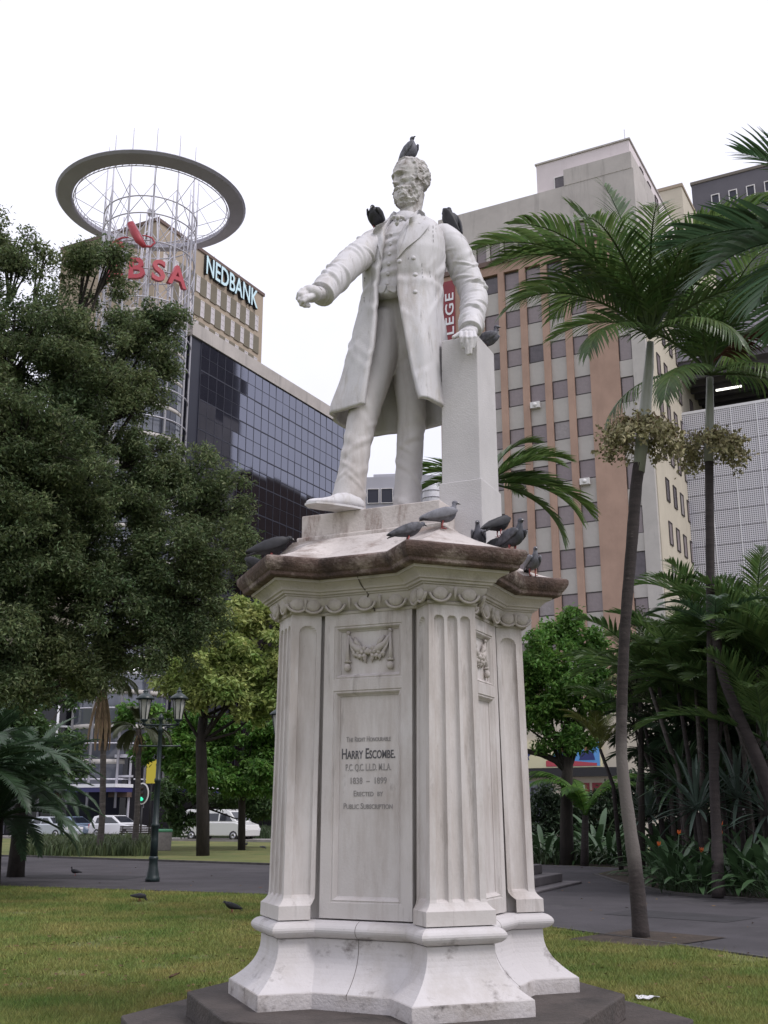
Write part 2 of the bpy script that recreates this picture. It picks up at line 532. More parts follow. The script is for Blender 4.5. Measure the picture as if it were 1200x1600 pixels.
b = MB(); F1.box(b, 0.0, 1.0, -0.42, 0.0, 0, 43.42); b.build('corner_pier', M_spand, bb, world=True)
wm3 = window_meshes(0.92, 1.95, 0.1, 0.05)
spm2 = MB().box((-0.48, -0.05, 0), (0.48, 0.05, 1.26)).mesh('spandrel_panel', M_spand)
for k in range(12):
    zt = 41.6 - 3.23 * k
    put_window(F1, bb, wm3, 1.5, -0.22, zt - 1.95)
    F1.place(link('spandrel_panel', spm2, bb), bb, 1.5, -0.17, zt - 1.95 - 1.27)
b = MB(); F1.box(b, 0.1, 5.42, -7, 0.03, 48.5, 49.9); b.build('roof_parapet', M_conc, bb, world=True)
b = MB(); F1.box(b, 0.35, 7.85, -15, -0.7, 48.5, 51.42); b.build('penthouse', M_pink, bb, world=True)
b = MB(); F1.box(b, 0.25, 7.95, -15.1, -0.6, 51.43, 51.56); b.build('penthouse_coping', M_conc, bb, world=True)
wpk = window_meshes(0.95, 1.15, 0.1, 0.07, M_offwhite, M_blind)
put_window(F1, bb, wpk, 5.95, -0.68, 48.75)
# side wall: cream, narrow windows
b = MB(); F1s.box(b, 0.43, 31.9, 0.0, 0.06, 0, 43.3); b.build('side_wall', M_cream, bb, world=True)
wside = window_meshes(0.95, 1.7, 0.12, 0.06)
for k in range(11):
    for t in (3.3, 5.5, 7.7, 9.9, 14.0, 18.0):
        put_window(F1s, bb, wside, t, 0.08, 41.0 - 3.23 * k - 1.7)
for t in (4.0, 6.3, 8.6):
    put_window(F1s, bb, wside, t, -0.33, 49.0)
b = MB(); b.tube([F1.M @ Vector((1.2, -3, 49.9)), F1.M @ Vector((1.2, -3, 54.0))], 0.04, 6); b.build('aerial', M_steel, bb, world=True)
C = at(1065, 291, 88)
b = MB(); FY = Frame((C.x, C.y), BV, 1); FY.box(b, 0, 4, -14, 0, 0, C.z); b.build('stair_tower', M_cream, bb, world=True)
b = MB(); FY.box(b, -0.1, 4.1, -14.1, 0.1, C.z, C.z + 0.3); b.build('stair_tower_coping', M_tan, bb, world=True)

# the next block along the side street, mirrored in the glass opposite
sb_ = empty('side_street_block', tuple(F1s.M @ Vector((35, 0, 0))), 0, 'dull brown side street block behind the terracotta office block', 'building')
b = MB(); F1.box(b, 0.5, 16.5, -95, -35, 0, 43); b.build('wall', M_ledge, sb_, world=True)
b = MB(); F1.box(b, 0.4, 16.6, -95.1, -34.9, 43, 43.4); b.build('coping', M_conc, sb_, world=True)

# vertical banner on the terracotta wall
bn = empty('banner', tuple(F1.M @ Vector((15.3, 0.05, 30))), 0, 'tall red vertical banner with white capitals on terracotta wall', 'banner')
b = MB(); F1.box(b, 14.82, 15.80, 0.04, 0.10, 30.0, 42.75); b.build('cloth', M_darkred, bn, world=True)
tm = text_mesh('lettering', 'COLLEGE', 1.02, 0.015, 0.012, align='LEFT', spacing=1.12)
tm.transform(Matrix.Diagonal((7.05 / max(v.co.x for v in tm.vertices), 1, 1, 1)))
tm.transform(Matrix.Rotation(-R(90), 4, 'Y')); tm.materials.append(M_white)
o = link('lettering', tm, bn); F1.place(o, bn, 14.93, 0.125, 34.60, flip=True)

# ---- ground-floor shop under the office block
M_poster = mat('poster_cream', (0.62, 0.58, 0.38), 0.6)
M_sky = mat('poster_blue', (0.10, 0.30, 0.62), 0.6)
M_navy = mat('poster_navy', (0.02, 0.03, 0.14), 0.6)
M_skin = mat('poster_brown', (0.25, 0.12, 0.07), 0.6)
M_dark = mat('near_black', (0.012, 0.012, 0.014), 0.6)
M_doorred = mat('door_red', (0.17, 0.012, 0.02), 0.5, var=0.15, scale=2)
sh = empty('shop_front', tuple(F1.M @ Vector((7, 0.6, 0))), 0, 'pale shop front with dark fascia and red doors behind the shrubs', 'shop')
b = MB(); F1.box(b, -2, 15, 0.05, 1.2, 0.13, 9.0); b.build('wall', M_cream, sh, world=True)
b = MB(); F1.box(b, 3.2, 15.2, 1.2, 2.0, 3.95, 4.5); b.build('fascia', M_dark, sh, world=True)
b = MB(); F1.box(b, 7.9, 14.6, 1.2, 1.24, 0.5, 3.7); b.build('shop_window', M_pglass, sh, world=True)
for k, s0 in enumerate((3.9, 5.35)):
    b = MB(); F1.box(b, s0, s0 + 1.25, 1.2, 1.3, 0.13, 3.55); d = b.build('door', M_doorred, sh, world=True)
    b = MB(); F1.box(b, s0 + (0.55 if k else 0.5), s0 + 0.66, 1.3, 1.36, 1.9, 2.9); b.build('handle', M_steel, d, world=True)
    if k: b = MB(); F1.box(b, s0 + 0.3, s0 + 1.0, 1.3, 1.33, 3.1, 3.4); b.build('notice', M_white, d, world=True)
tm = text_mesh('shop_lettering', 'rairi', 1.15, 0.02, 0.012, align='CENTER'); tm.materials.append(M_dark)
o = link('shop_lettering', tm, sh); F1.place(o, sh, 9.7, 1.27, 2.75, flip=True)
# the football billboard over the fascia
bl = empty('billboard', tuple(F1.M @ Vector((8, 1.3, 4.5))), 0, 'long cream and blue football billboard above the dark shop fascia', 'billboard')
b = MB(); F1.box(b, 4.4, 11.6, 1.2, 1.42, 4.55, 6.3); b.build('board', M_poster, bl, world=True)


def flat(fr, pts, n, t=0.012):
    """flat print: polygon in (s,z), a thin film on the board"""
    b = MB(); k = len(pts)
    v = [fr.M @ Vector((s, fr.sg * n, z)) for s, z in pts] + [fr.M @ Vector((s, fr.sg * (n + t), z)) for s, z in pts]
    f = [tuple(range(k)), tuple(range(k, 2 * k))] + [(i, (i + 1) % k, k + (i + 1) % k, k + i) for i in range(k)]
    return b.add(v, f)


flat(F1, [(8.1, 4.62), (7.5, 5.6), (6.5, 6.22), (4.5, 6.22), (4.5, 4.62)], 1.425).build('blue_field', M_sky, bl, world=True)
flat(F1, [(8.2, 4.63), (8.2, 5.0), (7.6, 5.1), (4.7, 4.8), (4.7, 4.63)], 1.440).build('red_strip', M_red, bl, world=True)
star = []
for k in range(10):
    r = 0.36 if k % 2 == 0 else 0.17
    star.append((9.6 + r * sin(2 * pi * k / 10), 5.35 + r * cos(2 * pi * k / 10)))
flat(F1, star, 1.425).build('star', M_navy, bl, world=True)
flat(F1, [(9.6 + 0.14 * sin(2 * pi * k / 12), 5.35 + 0.14 * cos(2 * pi * k / 12)) for k in range(12)], 1.44).build('ball', M_white, bl, world=True)
for sc in (7.1, 5.35):
    flat(F1, [(sc - 0.55, 5.0), (sc + 0.55, 5.0), (sc + 0.42, 5.45), (sc + 0.15, 5.6), (sc - 0.15, 5.6), (sc - 0.42, 5.45)], 1.440).build('shirt', M_navy, bl, world=True)
    flat(F1, [(sc + 0.22 * sin(2 * pi * k / 14), 5.82 + 0.3 * cos(2 * pi * k / 14)) for k in range(14)], 1.455).build('face', M_skin, bl, world=True)

# ---- car park with perforated screens
gp = empty('car_park', (23.5, 81, 0), 0, 'white car park of perforated screen panels below a dark open deck', 'building')
F2 = Frame((23.5, 81), BV, 1)
GT = at(1060, 650, 81).z


def perforated():
    m = bpy.data.materials.new('perforated_screen'); m.use_nodes = True
    nt = m.node_tree; N = nt.nodes; Lk = nt.links.new; bs = N['Principled BSDF']; bs.inputs['Roughness'].default_value = 0.7
    co = N.new('ShaderNodeTexCoord'); sp = N.new('ShaderNodeSeparateXYZ'); Lk(co.outputs['Object'], sp.inputs[0])
    prod = None
    outs = []
    for ax in ('X', 'Z'):
        a = N.new('ShaderNodeMath'); a.operation = 'MULTIPLY'; a.inputs[1].default_value = 6.4
        f = N.new('ShaderNodeMath'); f.operation = 'FRACT'
        s = N.new('ShaderNodeMath'); s.operation = 'SUBTRACT'; s.inputs[1].default_value = 0.5
        q = N.new('ShaderNodeMath'); q.operation = 'MULTIPLY'
        Lk(sp.outputs[ax], a.inputs[0]); Lk(a.outputs[0], f.inputs[0]); Lk(f.outputs[0], s.inputs[0])
        Lk(s.outputs[0], q.inputs[0]); Lk(s.outputs[0], q.inputs[1]); outs.append(q)
    ad = N.new('ShaderNodeMath'); ad.operation = 'ADD'; Lk(outs[0].outputs[0], ad.inputs[0]); Lk(outs[1].outputs[0], ad.inputs[1])
    lt = N.new('ShaderNodeMath'); lt.operation = 'LESS_THAN'; lt.inputs[1].default_value = 0.085; Lk(ad.outputs[0], lt.inputs[0])
    mi = N.new('ShaderNodeMix'); mi.data_type = 'RGBA'
    mi.inputs['A'].default_value = (0.62, 0.615, 0.66, 1); mi.inputs['B'].default_value = (0.06, 0.06, 0.08, 1)
    Lk(lt.outputs[0], mi.inputs['Factor']); Lk(mi.outputs['Result'], bs.inputs['Base Color'])
    return m


M_perf = perforated()
pm = MB().box((-0.93, -0.03, 0.02), (0.93, 0.03, 1.33)).mesh('screen_panel', M_perf)
for c in range(9):
    for k in range(13):
        F2.place(link('screen_panel', pm, gp), gp, -0.98 - 1.9 * c, 0.05, GT - 1.35 * (k + 1))
b = MB()
for c in range(10): F2.box(b, -1.9 * c - 0.07, -1.9 * c + 0.01, -0.06, 0.12, 2, GT + 0.1)
b.build('screen_post', M_white, gp, world=True)
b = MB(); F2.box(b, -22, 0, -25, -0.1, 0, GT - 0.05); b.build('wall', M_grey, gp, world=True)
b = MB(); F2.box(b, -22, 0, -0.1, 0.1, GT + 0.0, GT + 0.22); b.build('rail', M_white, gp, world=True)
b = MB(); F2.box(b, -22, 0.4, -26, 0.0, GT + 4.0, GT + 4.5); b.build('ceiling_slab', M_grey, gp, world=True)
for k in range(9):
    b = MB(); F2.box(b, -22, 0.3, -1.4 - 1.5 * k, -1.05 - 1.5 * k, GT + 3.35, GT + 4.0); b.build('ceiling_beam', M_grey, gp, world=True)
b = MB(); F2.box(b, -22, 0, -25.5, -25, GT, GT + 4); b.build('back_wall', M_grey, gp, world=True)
b = MB(); F2.box(b, -22, 0.5, -26, 0.2, GT + 4.5, GT + 9); b.build('upper_fascia', mat('lilac_concrete', (0.33, 0.32, 0.37), 0.85, var=0.08, scale=0.5), gp, world=True)
lt_ = empty('strip_light', tuple(F2.M @ Vector((-3.4, -2.6, GT + 3.2))), 0, 'lit white fluorescent tube under the dark deck of the car park', 'light')
b = MB(); F2.box(b, -4.4, -2.4, -2.75, -2.6, GT + 2.6, GT + 2.72); b.build('tube', mat('lit_tube', (0.9, 0.9, 0.85), 0.5, emit=((1, 0.97, 0.88), 2.2)), lt_, world=True)
b = MB(); F2.box(b, -4.45, -2.35, -2.8, -2.55, GT + 2.73, GT + 2.8); F2.box(b, -4.0, -3.97, -2.7, -2.67, GT + 2.8, GT + 3.36); F2.box(b, -2.83, -2.8, -2.7, -2.67, GT + 2.8, GT + 3.36)
b.build('housing', M_grey, lt_, world=True)

# ---- dark grey block behind, upper right
C = at(1080, 290, 112)
dg_ = empty('dark_building', (C.x, C.y, 0), 0, 'dark grey block with small white framed windows at upper right', 'building')
F3 = Frame((C.x, C.y), BV, 1)
b = MB(); F3.box(b, -34, 0, -6, 0, 0, C.z); b.build('wall', M_grey, dg_, world=True)
b = MB(); F3.box(b, -34.1, 0.1, -6.1, 0.12, C.z, C.z + 0.35); b.build('coping', mat('coping_brown', (0.16, 0.14, 0.12), 0.8), dg_, world=True)
wmg = window_meshes(0.95, 1.35, 0.25, 0.1, M_offwhite, M_mull)
for k in range(9):
    for r in range(4):
        put_window(F3, dg_, wmg, -2.6 - 1.95 * k, 0.06, C.z - 3.3 - 3.6 * r)

# ---- tan tower with the bank sign
nb = empty('bank_tower', (-24.21, 104, 0), 0, 'tan concrete bank tower with checkered olive panels and pale blue letters', 'building')
nb['label'] = 'tan concrete tower with narrow windows, olive panels and pale blue bank lettering'
F4 = Frame((-24.21, 104), AV, -1)
F4b = Frame((-24.21, 104), BV, 1)
b = MB(); F4.box(b, 0, 20, -13.7, 0, 0, 62.8); b.build('wall', M_tan, nb, world=True)
b = MB(); F4.box(b, -0.15, 20.15, -13.85, 0.15, 62.8, 63.2); b.build('coping', M_ledge, nb, world=True)
wnb = window_meshes(0.68, 1.95, 0.12, 0.06, M_offwhite, mat('curtained_glass', (0.50, 0.46, 0.47), 0.35), cross=2)
opm = MB().box((-0.57, -0.06, 0), (0.57, 0.06, 2.15)).mesh('olive_panel', M_olive)
for r in range(4):
    for k in range(11):
        s = 1.47 + 1.91 * k + (0.955 if r % 2 else 0.0)
        if s < 19.6: put_window(F4, nb, wnb, s, 0.05, 57.7 - 2.72 * r)
        if s + 0.955 < 19.5: F4.place(link('olive_panel', opm, nb), nb, s + 0.955, 0.05, 57.55 - 2.72 * r)
wsl = window_meshes(0.5, 1.0, 0.12, 0.05)
for k in range(9): put_window(F4b, nb, wsl, 1.2 + 1.45 * k, 0.05, 60.6)
for (s, z) in ((3, 63.2), (12, 63.2), (17, 63.2)):
    b = MB(); b.tube([F4.M @ Vector((s, 1.5, z)), F4.M @ Vector((s, 1.5, z + 1.6))], 0.05, 5); b.build('aerial', M_steel, nb, world=True)
M_cyan = mat('sign_cyan', (0.58, 0.78, 0.84), 0.5)
tm = text_mesh('lettering', 'NEDBANK', 3.2, 0.02, 0.03, align='LEFT', sx=0.80, spacing=1.0)
tb = text_mesh('letter_box', 'NEDBANK', 3.2, 0.16, 0.075, align='LEFT', sx=0.80, spacing=1.0)
wdt = max(v.co.x for v in tm.vertices)
for me_, m_, n_ in ((tb, M_dark, 0.20), (tm, M_cyan, 0.40)):
    me_.materials.append(m_); me_.transform(Matrix.Diagonal((10.3 / wdt, 1, 1, 1)))
    F4.place(link('lettering' if m_ is M_cyan else 'letter_box', me_, nb), nb, 8.0, n_, 60.35)

# ---- blue-black glass block
gb = empty('glass_building', (-16.35, 86, 0), 0, 'long dark blue mirror glass office block with beige parapet', 'building')
F5 = Frame((-16.35, 86), AV, -1)
b = MB(); F5.box(b, 0, 28.2, -14, -0.30, 0, 41.18); b.build('wall', M_mull, gb, world=True)
b = MB(); F5.box(b, -0.2, 28.4, -14.2, 0.05, 41.2, 42.45); b.build('parapet', M_conc, gb, world=True)
b = MB(); F5.box(b, -0.1, 1.27, -14, -0.15, 3.6, 41.19); b.build('corner_return', M_mull, gb, world=True)
NC, NRW = 23, 14
pn = MB().box((-0.555, -0.02, 0.03), (0.555, 0.02, 1.31)).mesh('window_pane', M_bglass)
stuff = MB()
rr = random.Random(3)
for r in range(28):
    for c in range(23):
        z = 41.18 - 1.335 * (r + 1); s = 1.30 + 1.17 * (c + 0.5)
        if c < NC and r < NRW - 1:
            o = link('window_pane', pn, gb)
            o.matrix_local = MW[gb.name].inverted() @ F5.M @ Matrix.Translation((s, 0.12, z)) @ Matrix.Rotation(rr.gauss(0, 0.0045), 4, 'X') @ Matrix.Rotation(rr.gauss(0, 0.0045), 4, 'Z')
        else:
            a, c2 = rr.gauss(0, 0.0045), rr.gauss(0, 0.0045)
            stuff.box((-0.555, -0.02, 0.03), (0.555, 0.02, 1.31), F5.M @ Matrix.Translation((s, 0.12, z)) @ Matrix.Rotation(a, 4, 'X') @ Matrix.Rotation(c2, 4, 'Z'))
tag(stuff.build('lower_panes', M_bglass, gb, world=True), kind='stuff')
for c in range(24):
    b = MB(); F5.box(b, 1.27 + 1.17 * c, 1.33 + 1.17 * c, -0.2, -0.086, 3.7, 41.19); b.build('mullion', M_mull, gb, world=True)
for r in range(29):
    w_, d_ = (0.065, -0.080) if r % 2 == 0 else (0.03, -0.083)
    b = MB(); F5.box(b, 1.28, 28.2, -0.2, d_, 41.18 - 1.335 * r - w_, 41.18 - 1.335 * r + w_ - 0.02); b.build('transom', M_mull, gb, world=True)
b = MB(); F5.box(b, -0.4, 29, -0.2, 2.0, 3.15, 3.42); b.build('canopy_fascia', M_blue, gb, world=True)
b = MB(); F5.box(b, -0.4, 29, -0.2, 2.05, 3.42, 3.6); b.build('canopy_edge', M_white, gb, world=True)

# ---- cylindrical glass tower with the lattice crown
tw = empty('lattice_tower', (-20.4, 85, 0), 0, 'round glass corner tower caged in white steel with halo ring on top', 'tower')
TC = Vector((-20.4, 85, 0)); TR = 3.95
MT = Matrix.Translation(TC)
b = MB(); b.lathe([(TR - 0.55, 0), (TR - 0.55, 41.2)], 40, M=MT); b.build('core', M_mull, tw, world=True)
b = MB(); b.lathe([(TR - 0.3, 41.2), (TR - 0.3, 41.6)], 40, M=MT); b.build('roof', M_conc, tw, world=True)
NS = 28
seg = 2 * pi * (TR - 0.42) / NS
pt = MB().box((-seg / 2 + 0.025, -0.02, 0.03), (seg / 2 - 0.025, 0.02, 1.24)).mesh('glass_pane', M_pglass)
for r in range(30):
    for k in range(NS):
        th = 2 * pi * k / NS
        if sin(th) > -0.15 and not (cos(th) > 0.8 and sin(th) < 0.3): continue
        if r > 19: continue
        o = link('glass_pane', pt, tw)
        o.matrix_local = Matrix.Translation((0, 0, 41.2 - 1.275 * (r + 1))) @ Matrix.Rotation(th, 4, 'Z') @ Matrix.Translation((TR - 0.42, 0, 0)) @ Matrix.Rotation(pi / 2, 4, 'Z')
b = MB(); b.lathe([(TR - 0.46, 3.7), (TR - 0.46, 41.2 - 1.275 * 20)], 56, M=MT); b.build('lower_glass', M_pglass, tw, world=True)
spb = MB()
for k in range(16):
    z = 41.1 - 2.55 * k
    if z < 4: break
    b = MB(); b.lathe([(TR - 0.40, z - 0.28), (TR - 0.37, z - 0.28), (TR - 0.37, z + 0.05), (TR - 0.40, z + 0.05)], 48, M=MT); b.build('floor_band', M_spand, tw, world=True)


def circle(r, z, n=48): return [TC + Vector((r * cos(2 * pi * k / n), r * sin(2 * pi * k / n), z)) for k in range(n + 1)]


zh = 51.7; hoops = []
while zh > 3:
    hoops.append(zh); zh -= 2.56 if zh < 50.5 else 1.6
for z in hoops:
    b = MB(); b.tube(circle(TR, z), 0.06, 6, cap=False); b.build('hoop', M_steel, tw, world=True)
NMS = 12
for k in range(NMS):
    th = 2 * pi * (k + 0.5) / NMS
    p = TC + Vector((TR * cos(th), TR * sin(th), 0))
    top = 58.3 if sin(th) < 0.2 else 56.5
    b = MB(); b.tube([p + Vector((0, 0, 2)), p + Vector((0, 0, 52)), p + Vector((0, 0, top))], [0.10, 0.09, 0.035], 6); b.build('mast', M_steel, tw, world=True)
    p2 = TC + Vector(((TR - 0.9) * cos(th + 0.2), (TR - 0.9) * sin(th + 0.2), 0))
    b = MB(); b.tube([p2 + Vector((0, 0, 41.5)), p2 + Vector((0, 0, 50.5))], 0.05, 5); b.build('inner_post', M_steel, tw, world=True)
    th2 = 2 * pi * (k + 1.5) / NMS
    for (za, zb) in ((41.6, 44.1), (44.1, 46.7), (46.7, 50.1), (50.1, 53.0)):
        a1 = TC + Vector((TR * cos(th), TR * sin(th), za)); a2 = TC + Vector((TR * cos(th2), TR * sin(th2), zb))
        c1 = TC + Vector((TR * cos(th2), TR * sin(th2), za)); c2 = TC + Vector((TR * cos(th), TR * sin(th), zb))
        b = MB(); b.tube([a1, a2], 0.035, 5); b.tube([c1, c2], 0.035, 5); b.build('brace', M_steel, tw, world=True)
    q = TC + Vector((6.7 * cos(th), 6.7 * sin(th), 53.0))
    b = MB(); b.tube([TC + Vector((TR * cos(th), TR * sin(th), 51.7)), q], 0.03, 5)
    b.tube([TC + Vector((TR * cos(th), TR * sin(th), 56.0)), q], 0.025, 5); b.build('ring_strut', M_steel, tw, world=True)
M_halo = mat('halo_grey', (0.30, 0.29, 0.34), 0.6, var=0.08, scale=0.5)
b = MB(); n = 72
prof = [(6.74, 52.9), (6.85, 52.78), (8.0, 53.05), (8.18, 53.26), (8.1, 53.36), (6.8, 53.25)]
v = []; f = []
for r_, z_ in prof:
    for k in range(n): v.append((TC.x + r_ * cos(2 * pi * k / n), TC.y + r_ * sin(2 * pi * k / n), z_))
m_ = len(prof)
for i in range(m_):
    for k in range(n):
        f.append((i * n + k, i * n + (k + 1) % n, ((i + 1) % m_) * n + (k + 1) % n, ((i + 1) % m_) * n + k))
b.add(v, f, 0, False); b.build('halo_ring', M_halo, tw, world=True)
b = MB(); b.tube(circle(6.66, 52.78, 72), 0.045, 6, cap=False); b.tube(circle(6.5, 53.2, 72), 0.035, 6, cap=False)
for k in range(72):
    a = 2 * pi * k / 72
    b.tube([TC + Vector((6.66 * cos(a), 6.66 * sin(a), 52.78)), TC + Vector((6.5 * cos(a + .04), 6.5 * sin(a + .04), 53.2))], 0.025, 4)
b.build('inner_rail', M_steel, tw, world=True)
b = MB(); b.tube(circle(1.2, 41.7, 20), 0.06, 5, cap=False)
for a in (0, 2.1, 4.2): b.tube([TC + Vector((1.2 * cos(a), 1.2 * sin(a), 41.6)), TC + Vector((0.5 * cos(a), 0.5 * sin(a), 52.3))], 0.06, 5)
b.box(tuple(TC + Vector((-0.3, -0.3, 52.2))), tuple(TC + Vector((0.3, 0.3, 52.6)))); b.build('floodlight_frame', M_steel, tw, world=True)
# red letters and mark standing off the cage
sg = empty('tower_sign', (TC.x, TC.y, 44), 0, 'tall red letters and red swoosh mark fixed to the round lattice tower', 'sign')
M_redside = mat('sign_red_side', (0.22, 0.03, 0.045), 0.5)
for ch, a in (('A', -24), ('B', 1), ('S', 25), ('A', 47)):
    tm = text_mesh('letter', ch, 2.55, 0.16, 0.06, sx=1.0); tm.materials.append(M_red)
    o = link('letter', tm, sg)
    o.matrix_local = MW[sg.name].inverted() @ MT @ Matrix.Rotation(R(a), 4, 'Z') @ Matrix.Translation((0, -(TR + 0.35), 43.85))


def on_cyl(a, z, r=TR + 0.35):
    a += 7
    return TC + Vector((r * sin(R(a)), -r * cos(R(a)), z))


b = MB()
b.tube([on_cyl(-16, 48.9), on_cyl(-11, 48.1), on_cyl(-5, 47.3), on_cyl(1, 46.75)], [0.30, 0.36, 0.36, 0.2], 8)
b.tube([on_cyl(0, 46.75), on_cyl(8, 46.8), on_cyl(12, 47.2), on_cyl(9, 47.6), on_cyl(2, 47.75), on_cyl(-2, 47.75)], [0.1, 0.1, 0.09, 0.08, 0.06, 0.04], 6)
b.tube([on_cyl(-42, 46.6), on_cyl(-41, 47.1), on_cyl(-34, 47.5), on_cyl(-25, 47.65), on_cyl(-17, 47.6)], [0.05, 0.12, 0.12, 0.09, 0.05], 6)
b.ball(tuple(on_cyl(-27, 46.95)), 0.36, 12, 8)
b.build('mark', M_red, sg, world=True)

# ---- low podium to the left of the tower
pd = empty('podium_building', (-21.6, 82.8, 0), 0, 'low glazed street building with white and navy canopy left of tower', 'building')
F6 = Frame((-21.6, 82.8), BV, 1)
b = MB(); F6.box(b, -3.5, 40, -12, -0.25, 0, 6.0); b.build('wall', M_dglass, pd, world=True)
b = MB(); F6.box(b, 2.5, 40, -12, -1.0, 6.0, 20); b.build('upper_wall', mat('beige_wall', (0.30, 0.26, 0.21), 0.9, var=0.1, scale=0.3), pd, world=True)
for k in range(20):
    b = MB(); F6.box(b, -3.5 + 1.75 * k, -3.42 + 1.75 * k, -0.25, -0.1, 0.13, 5.7); b.build('mullion', M_steel, pd, world=True)
b = MB(); F6.box(b, -3.7, 40, -0.25, 0.2, 5.55, 5.78); b.build('upper_band', M_steel, pd, world=True)
b = MB(); F6.box(b, -3.7, 40, -0.25, 0.1, 4.15, 4.3); b.build('middle_band', M_steel, pd, world=True)
b = MB(); F6.box(b, -3.7, 40, -0.25, 1.6, 3.1, 3.42); b.build('canopy', M_blue, pd, world=True)
b = MB(); F6.box(b, -3.75, 40, -0.25, 1.65, 3.42, 3.66); b.build('canopy_edge', M_white, pd, world=True)
b = MB(); F6.box(b, -3.7, 40, -0.2, 0.3, 2.75, 3.1); b.build('brown_fascia', mat('brown_fascia', (0.10, 0.065, 0.05), 0.7), pd, world=True)
for z in (7.9, 9.9):
    pts = [F6.M @ Vector((6.2 - 4.2 * cos(a), 0.2 + 2.2 * sin(a), z)) for a in np.linspace(0, pi, 14)]
    b = MB(); b.tube(pts, 0.09, 6); b.build('bay_rail', M_white, pd, world=True)
for a in np.linspace(0, pi, 7):
    p = F6.M @ Vector((6.2 - 4.2 * cos(a), 0.2 + 2.2 * sin(a), 0))
    b = MB(); b.tube([p + Vector((0, 0, 3.66)), p + Vector((0, 0, 10.2))], 0.10, 6); b.build('bay_post', M_white, pd, world=True)
pts = [(6.2 - 4.0 * cos(a), 0.2 + 2.0 * sin(a)) for a in np.linspace(0, pi, 14)]
b = MB(); b.prism(pts, 5.8, 10.0, F6.M); b.build('bay_glass', M_dglass, pd, world=True)

# ---- far block seen between the statue's legs
C = at(566, 746, 150)
fb = empty('far_building', (C.x, C.y, 0), 0, 'distant pale grey block seen between the legs of the statue', 'building')
F7 = Frame((C.x, C.y), Vector((1, -0.12, 0)).normalized(), -1)
M_far = mat('far_grey', (0.40, 0.40, 0.44), 0.85, var=0.05, scale=0.3)
b = MB(); F7.box(b, 0, 22, -10, 0, 0, C.z); b.build('wall', M_far, fb, world=True)
b = MB(); F7.box(b, 1.5, 9, -6, -1, C.z, C.z + 0.7); b.build('roof_plant', M_far, fb, world=True)
wf = window_meshes(1.75, 2.2, 0.2, 0.08, M_offwhite, M_mull)
for r in range(5):
    for k in range(9): put_window(F7, fb, wf, 1.6 + 2.0 * k, 0.08, C.z - 4.0 - 4.2 * r)
rp = empty('roof_tank', tuple(at(676, 752, 120)), 0, 'white curved roof tank on the far block beside the stone pillar', 'tank')
C = at(676, 785, 120)
b = MB(); b.lathe([(1.15, C.z - 6), (1.15, C.z + 1.6), (0.9, C.z + 2.25), (0.3, C.z + 2.5)], 20, (C.x, C.y)); b.build('shell', M_white, rp, world=True)
b = MB()
for k in range(6): b.tube([Vector((C.x + 1.18 * cos(a), C.y + 1.18 * sin(a), C.z - 2 + 0.8 * k)) for a in np.linspace(0, 2 * pi, 20)], 0.05, 5, cap=False)
b.build('hoop', M_steel, rp, world=True)
b = MB(); b.box((C.x - 1.4, C.y - 1.4, 0), (C.x + 1.4, C.y + 1.4, C.z - 6)); b.build('base', M_far, rp, world=True)
# ============================================================ MONUMENT
RZ = R(-24.5)
MC = (0.15, 8.6, 0.0)
M_ped = mat('pedestal_marble', (0.545, 0.51, 0.495), 0.7, var=0.09, scale=1.6, bump=0.12, bscale=60, detail=8,
            stain=[((0.34, 0.29, 0.26), 0.72, 1.1, (1.8, 1.8, 0.34), 0.46), ((0.16, 0.13, 0.11), 0.72, 2.2, (3.0, 3.0, 0.38), 0.55),
                   ((0.62, 0.60, 0.60), 0.6, 2.4, (1.5, 1.5, 0.5), 0.56), ((0.10, 0.085, 0.075), 0.5, 14, (1, 1, 0.35), 0.64)])
M_cap = mat('weathered_cap', (0.52, 0.475, 0.45), 0.85, var=0.16, scale=3, bump=0.3, bscale=40,
            stain=[((0.20, 0.15, 0.125), 0.85, 2.6, (1, 1, 1.2), 0.475), ((0.03, 0.022, 0.02), 0.9, 7, (1, 1, 1), 0.62)])
M_drip = mat('lichen_black_stone', (0.095, 0.062, 0.052), 0.95, var=0.5, scale=5, bump=0.6, bscale=45,
             stain=[((0.33, 0.27, 0.24), 0.85, 3.6, (1, 1, 1.4), 0.52), ((0.018, 0.013, 0.012), 0.8, 6, (1, 1, 0.6), 0.56)])
M_frz = mat('frieze_marble', (0.46, 0.42, 0.395), 0.8, var=0.15, scale=2.5, bump=0.2, bscale=50,
            stain=[((0.22, 0.19, 0.165), 0.7, 3.2, (1, 1, 0.7), 0.54)])
M_step = mat('dark_step_stone', (0.066, 0.053, 0.047), 0.7, var=0.4, scale=2.2, bump=0.6, bscale=35,
             stain=[((0.045, 0.038, 0.034), 0.8, 1.2, (1, 1, 1), 0.52), ((0.022, 0.018, 0.016), 0.85, 2.6, (1, 1, 1), 0.54), ((0.24, 0.22, 0.21), 0.8, 13, (1, 1, 1), 0.63)])
M_letter = mat('letter_paint', (0.075, 0.072, 0.080), 0.6)
M_lettert = mat('worn_letter_paint', (0.25, 0.235, 0.23), 0.7)
M_plinth = mat('plinth_marble', (0.54, 0.515, 0.515), 0.7, var=0.07, scale=1.4, bump=0.12, bscale=60,
               stain=[((0.37, 0.335, 0.30), 0.55, 1.5, (1, 1, 0.8), 0.50), ((0.075, 0.055, 0.045), 0.85, 3.5, (1, 1, 1.6), 0.575), ((0.16, 0.13, 0.11), 0.5, 13, (1, 1, 0.6), 0.62)])

ped = empty('pedestal', MC, RZ, 'tall pale marble pedestal with fluted corners, inscription and dark weathered cornice', 'pedestal')
RT2 = math.sqrt(2.0)
R0, H0, A0 = 0.962, 0.18, 0.648


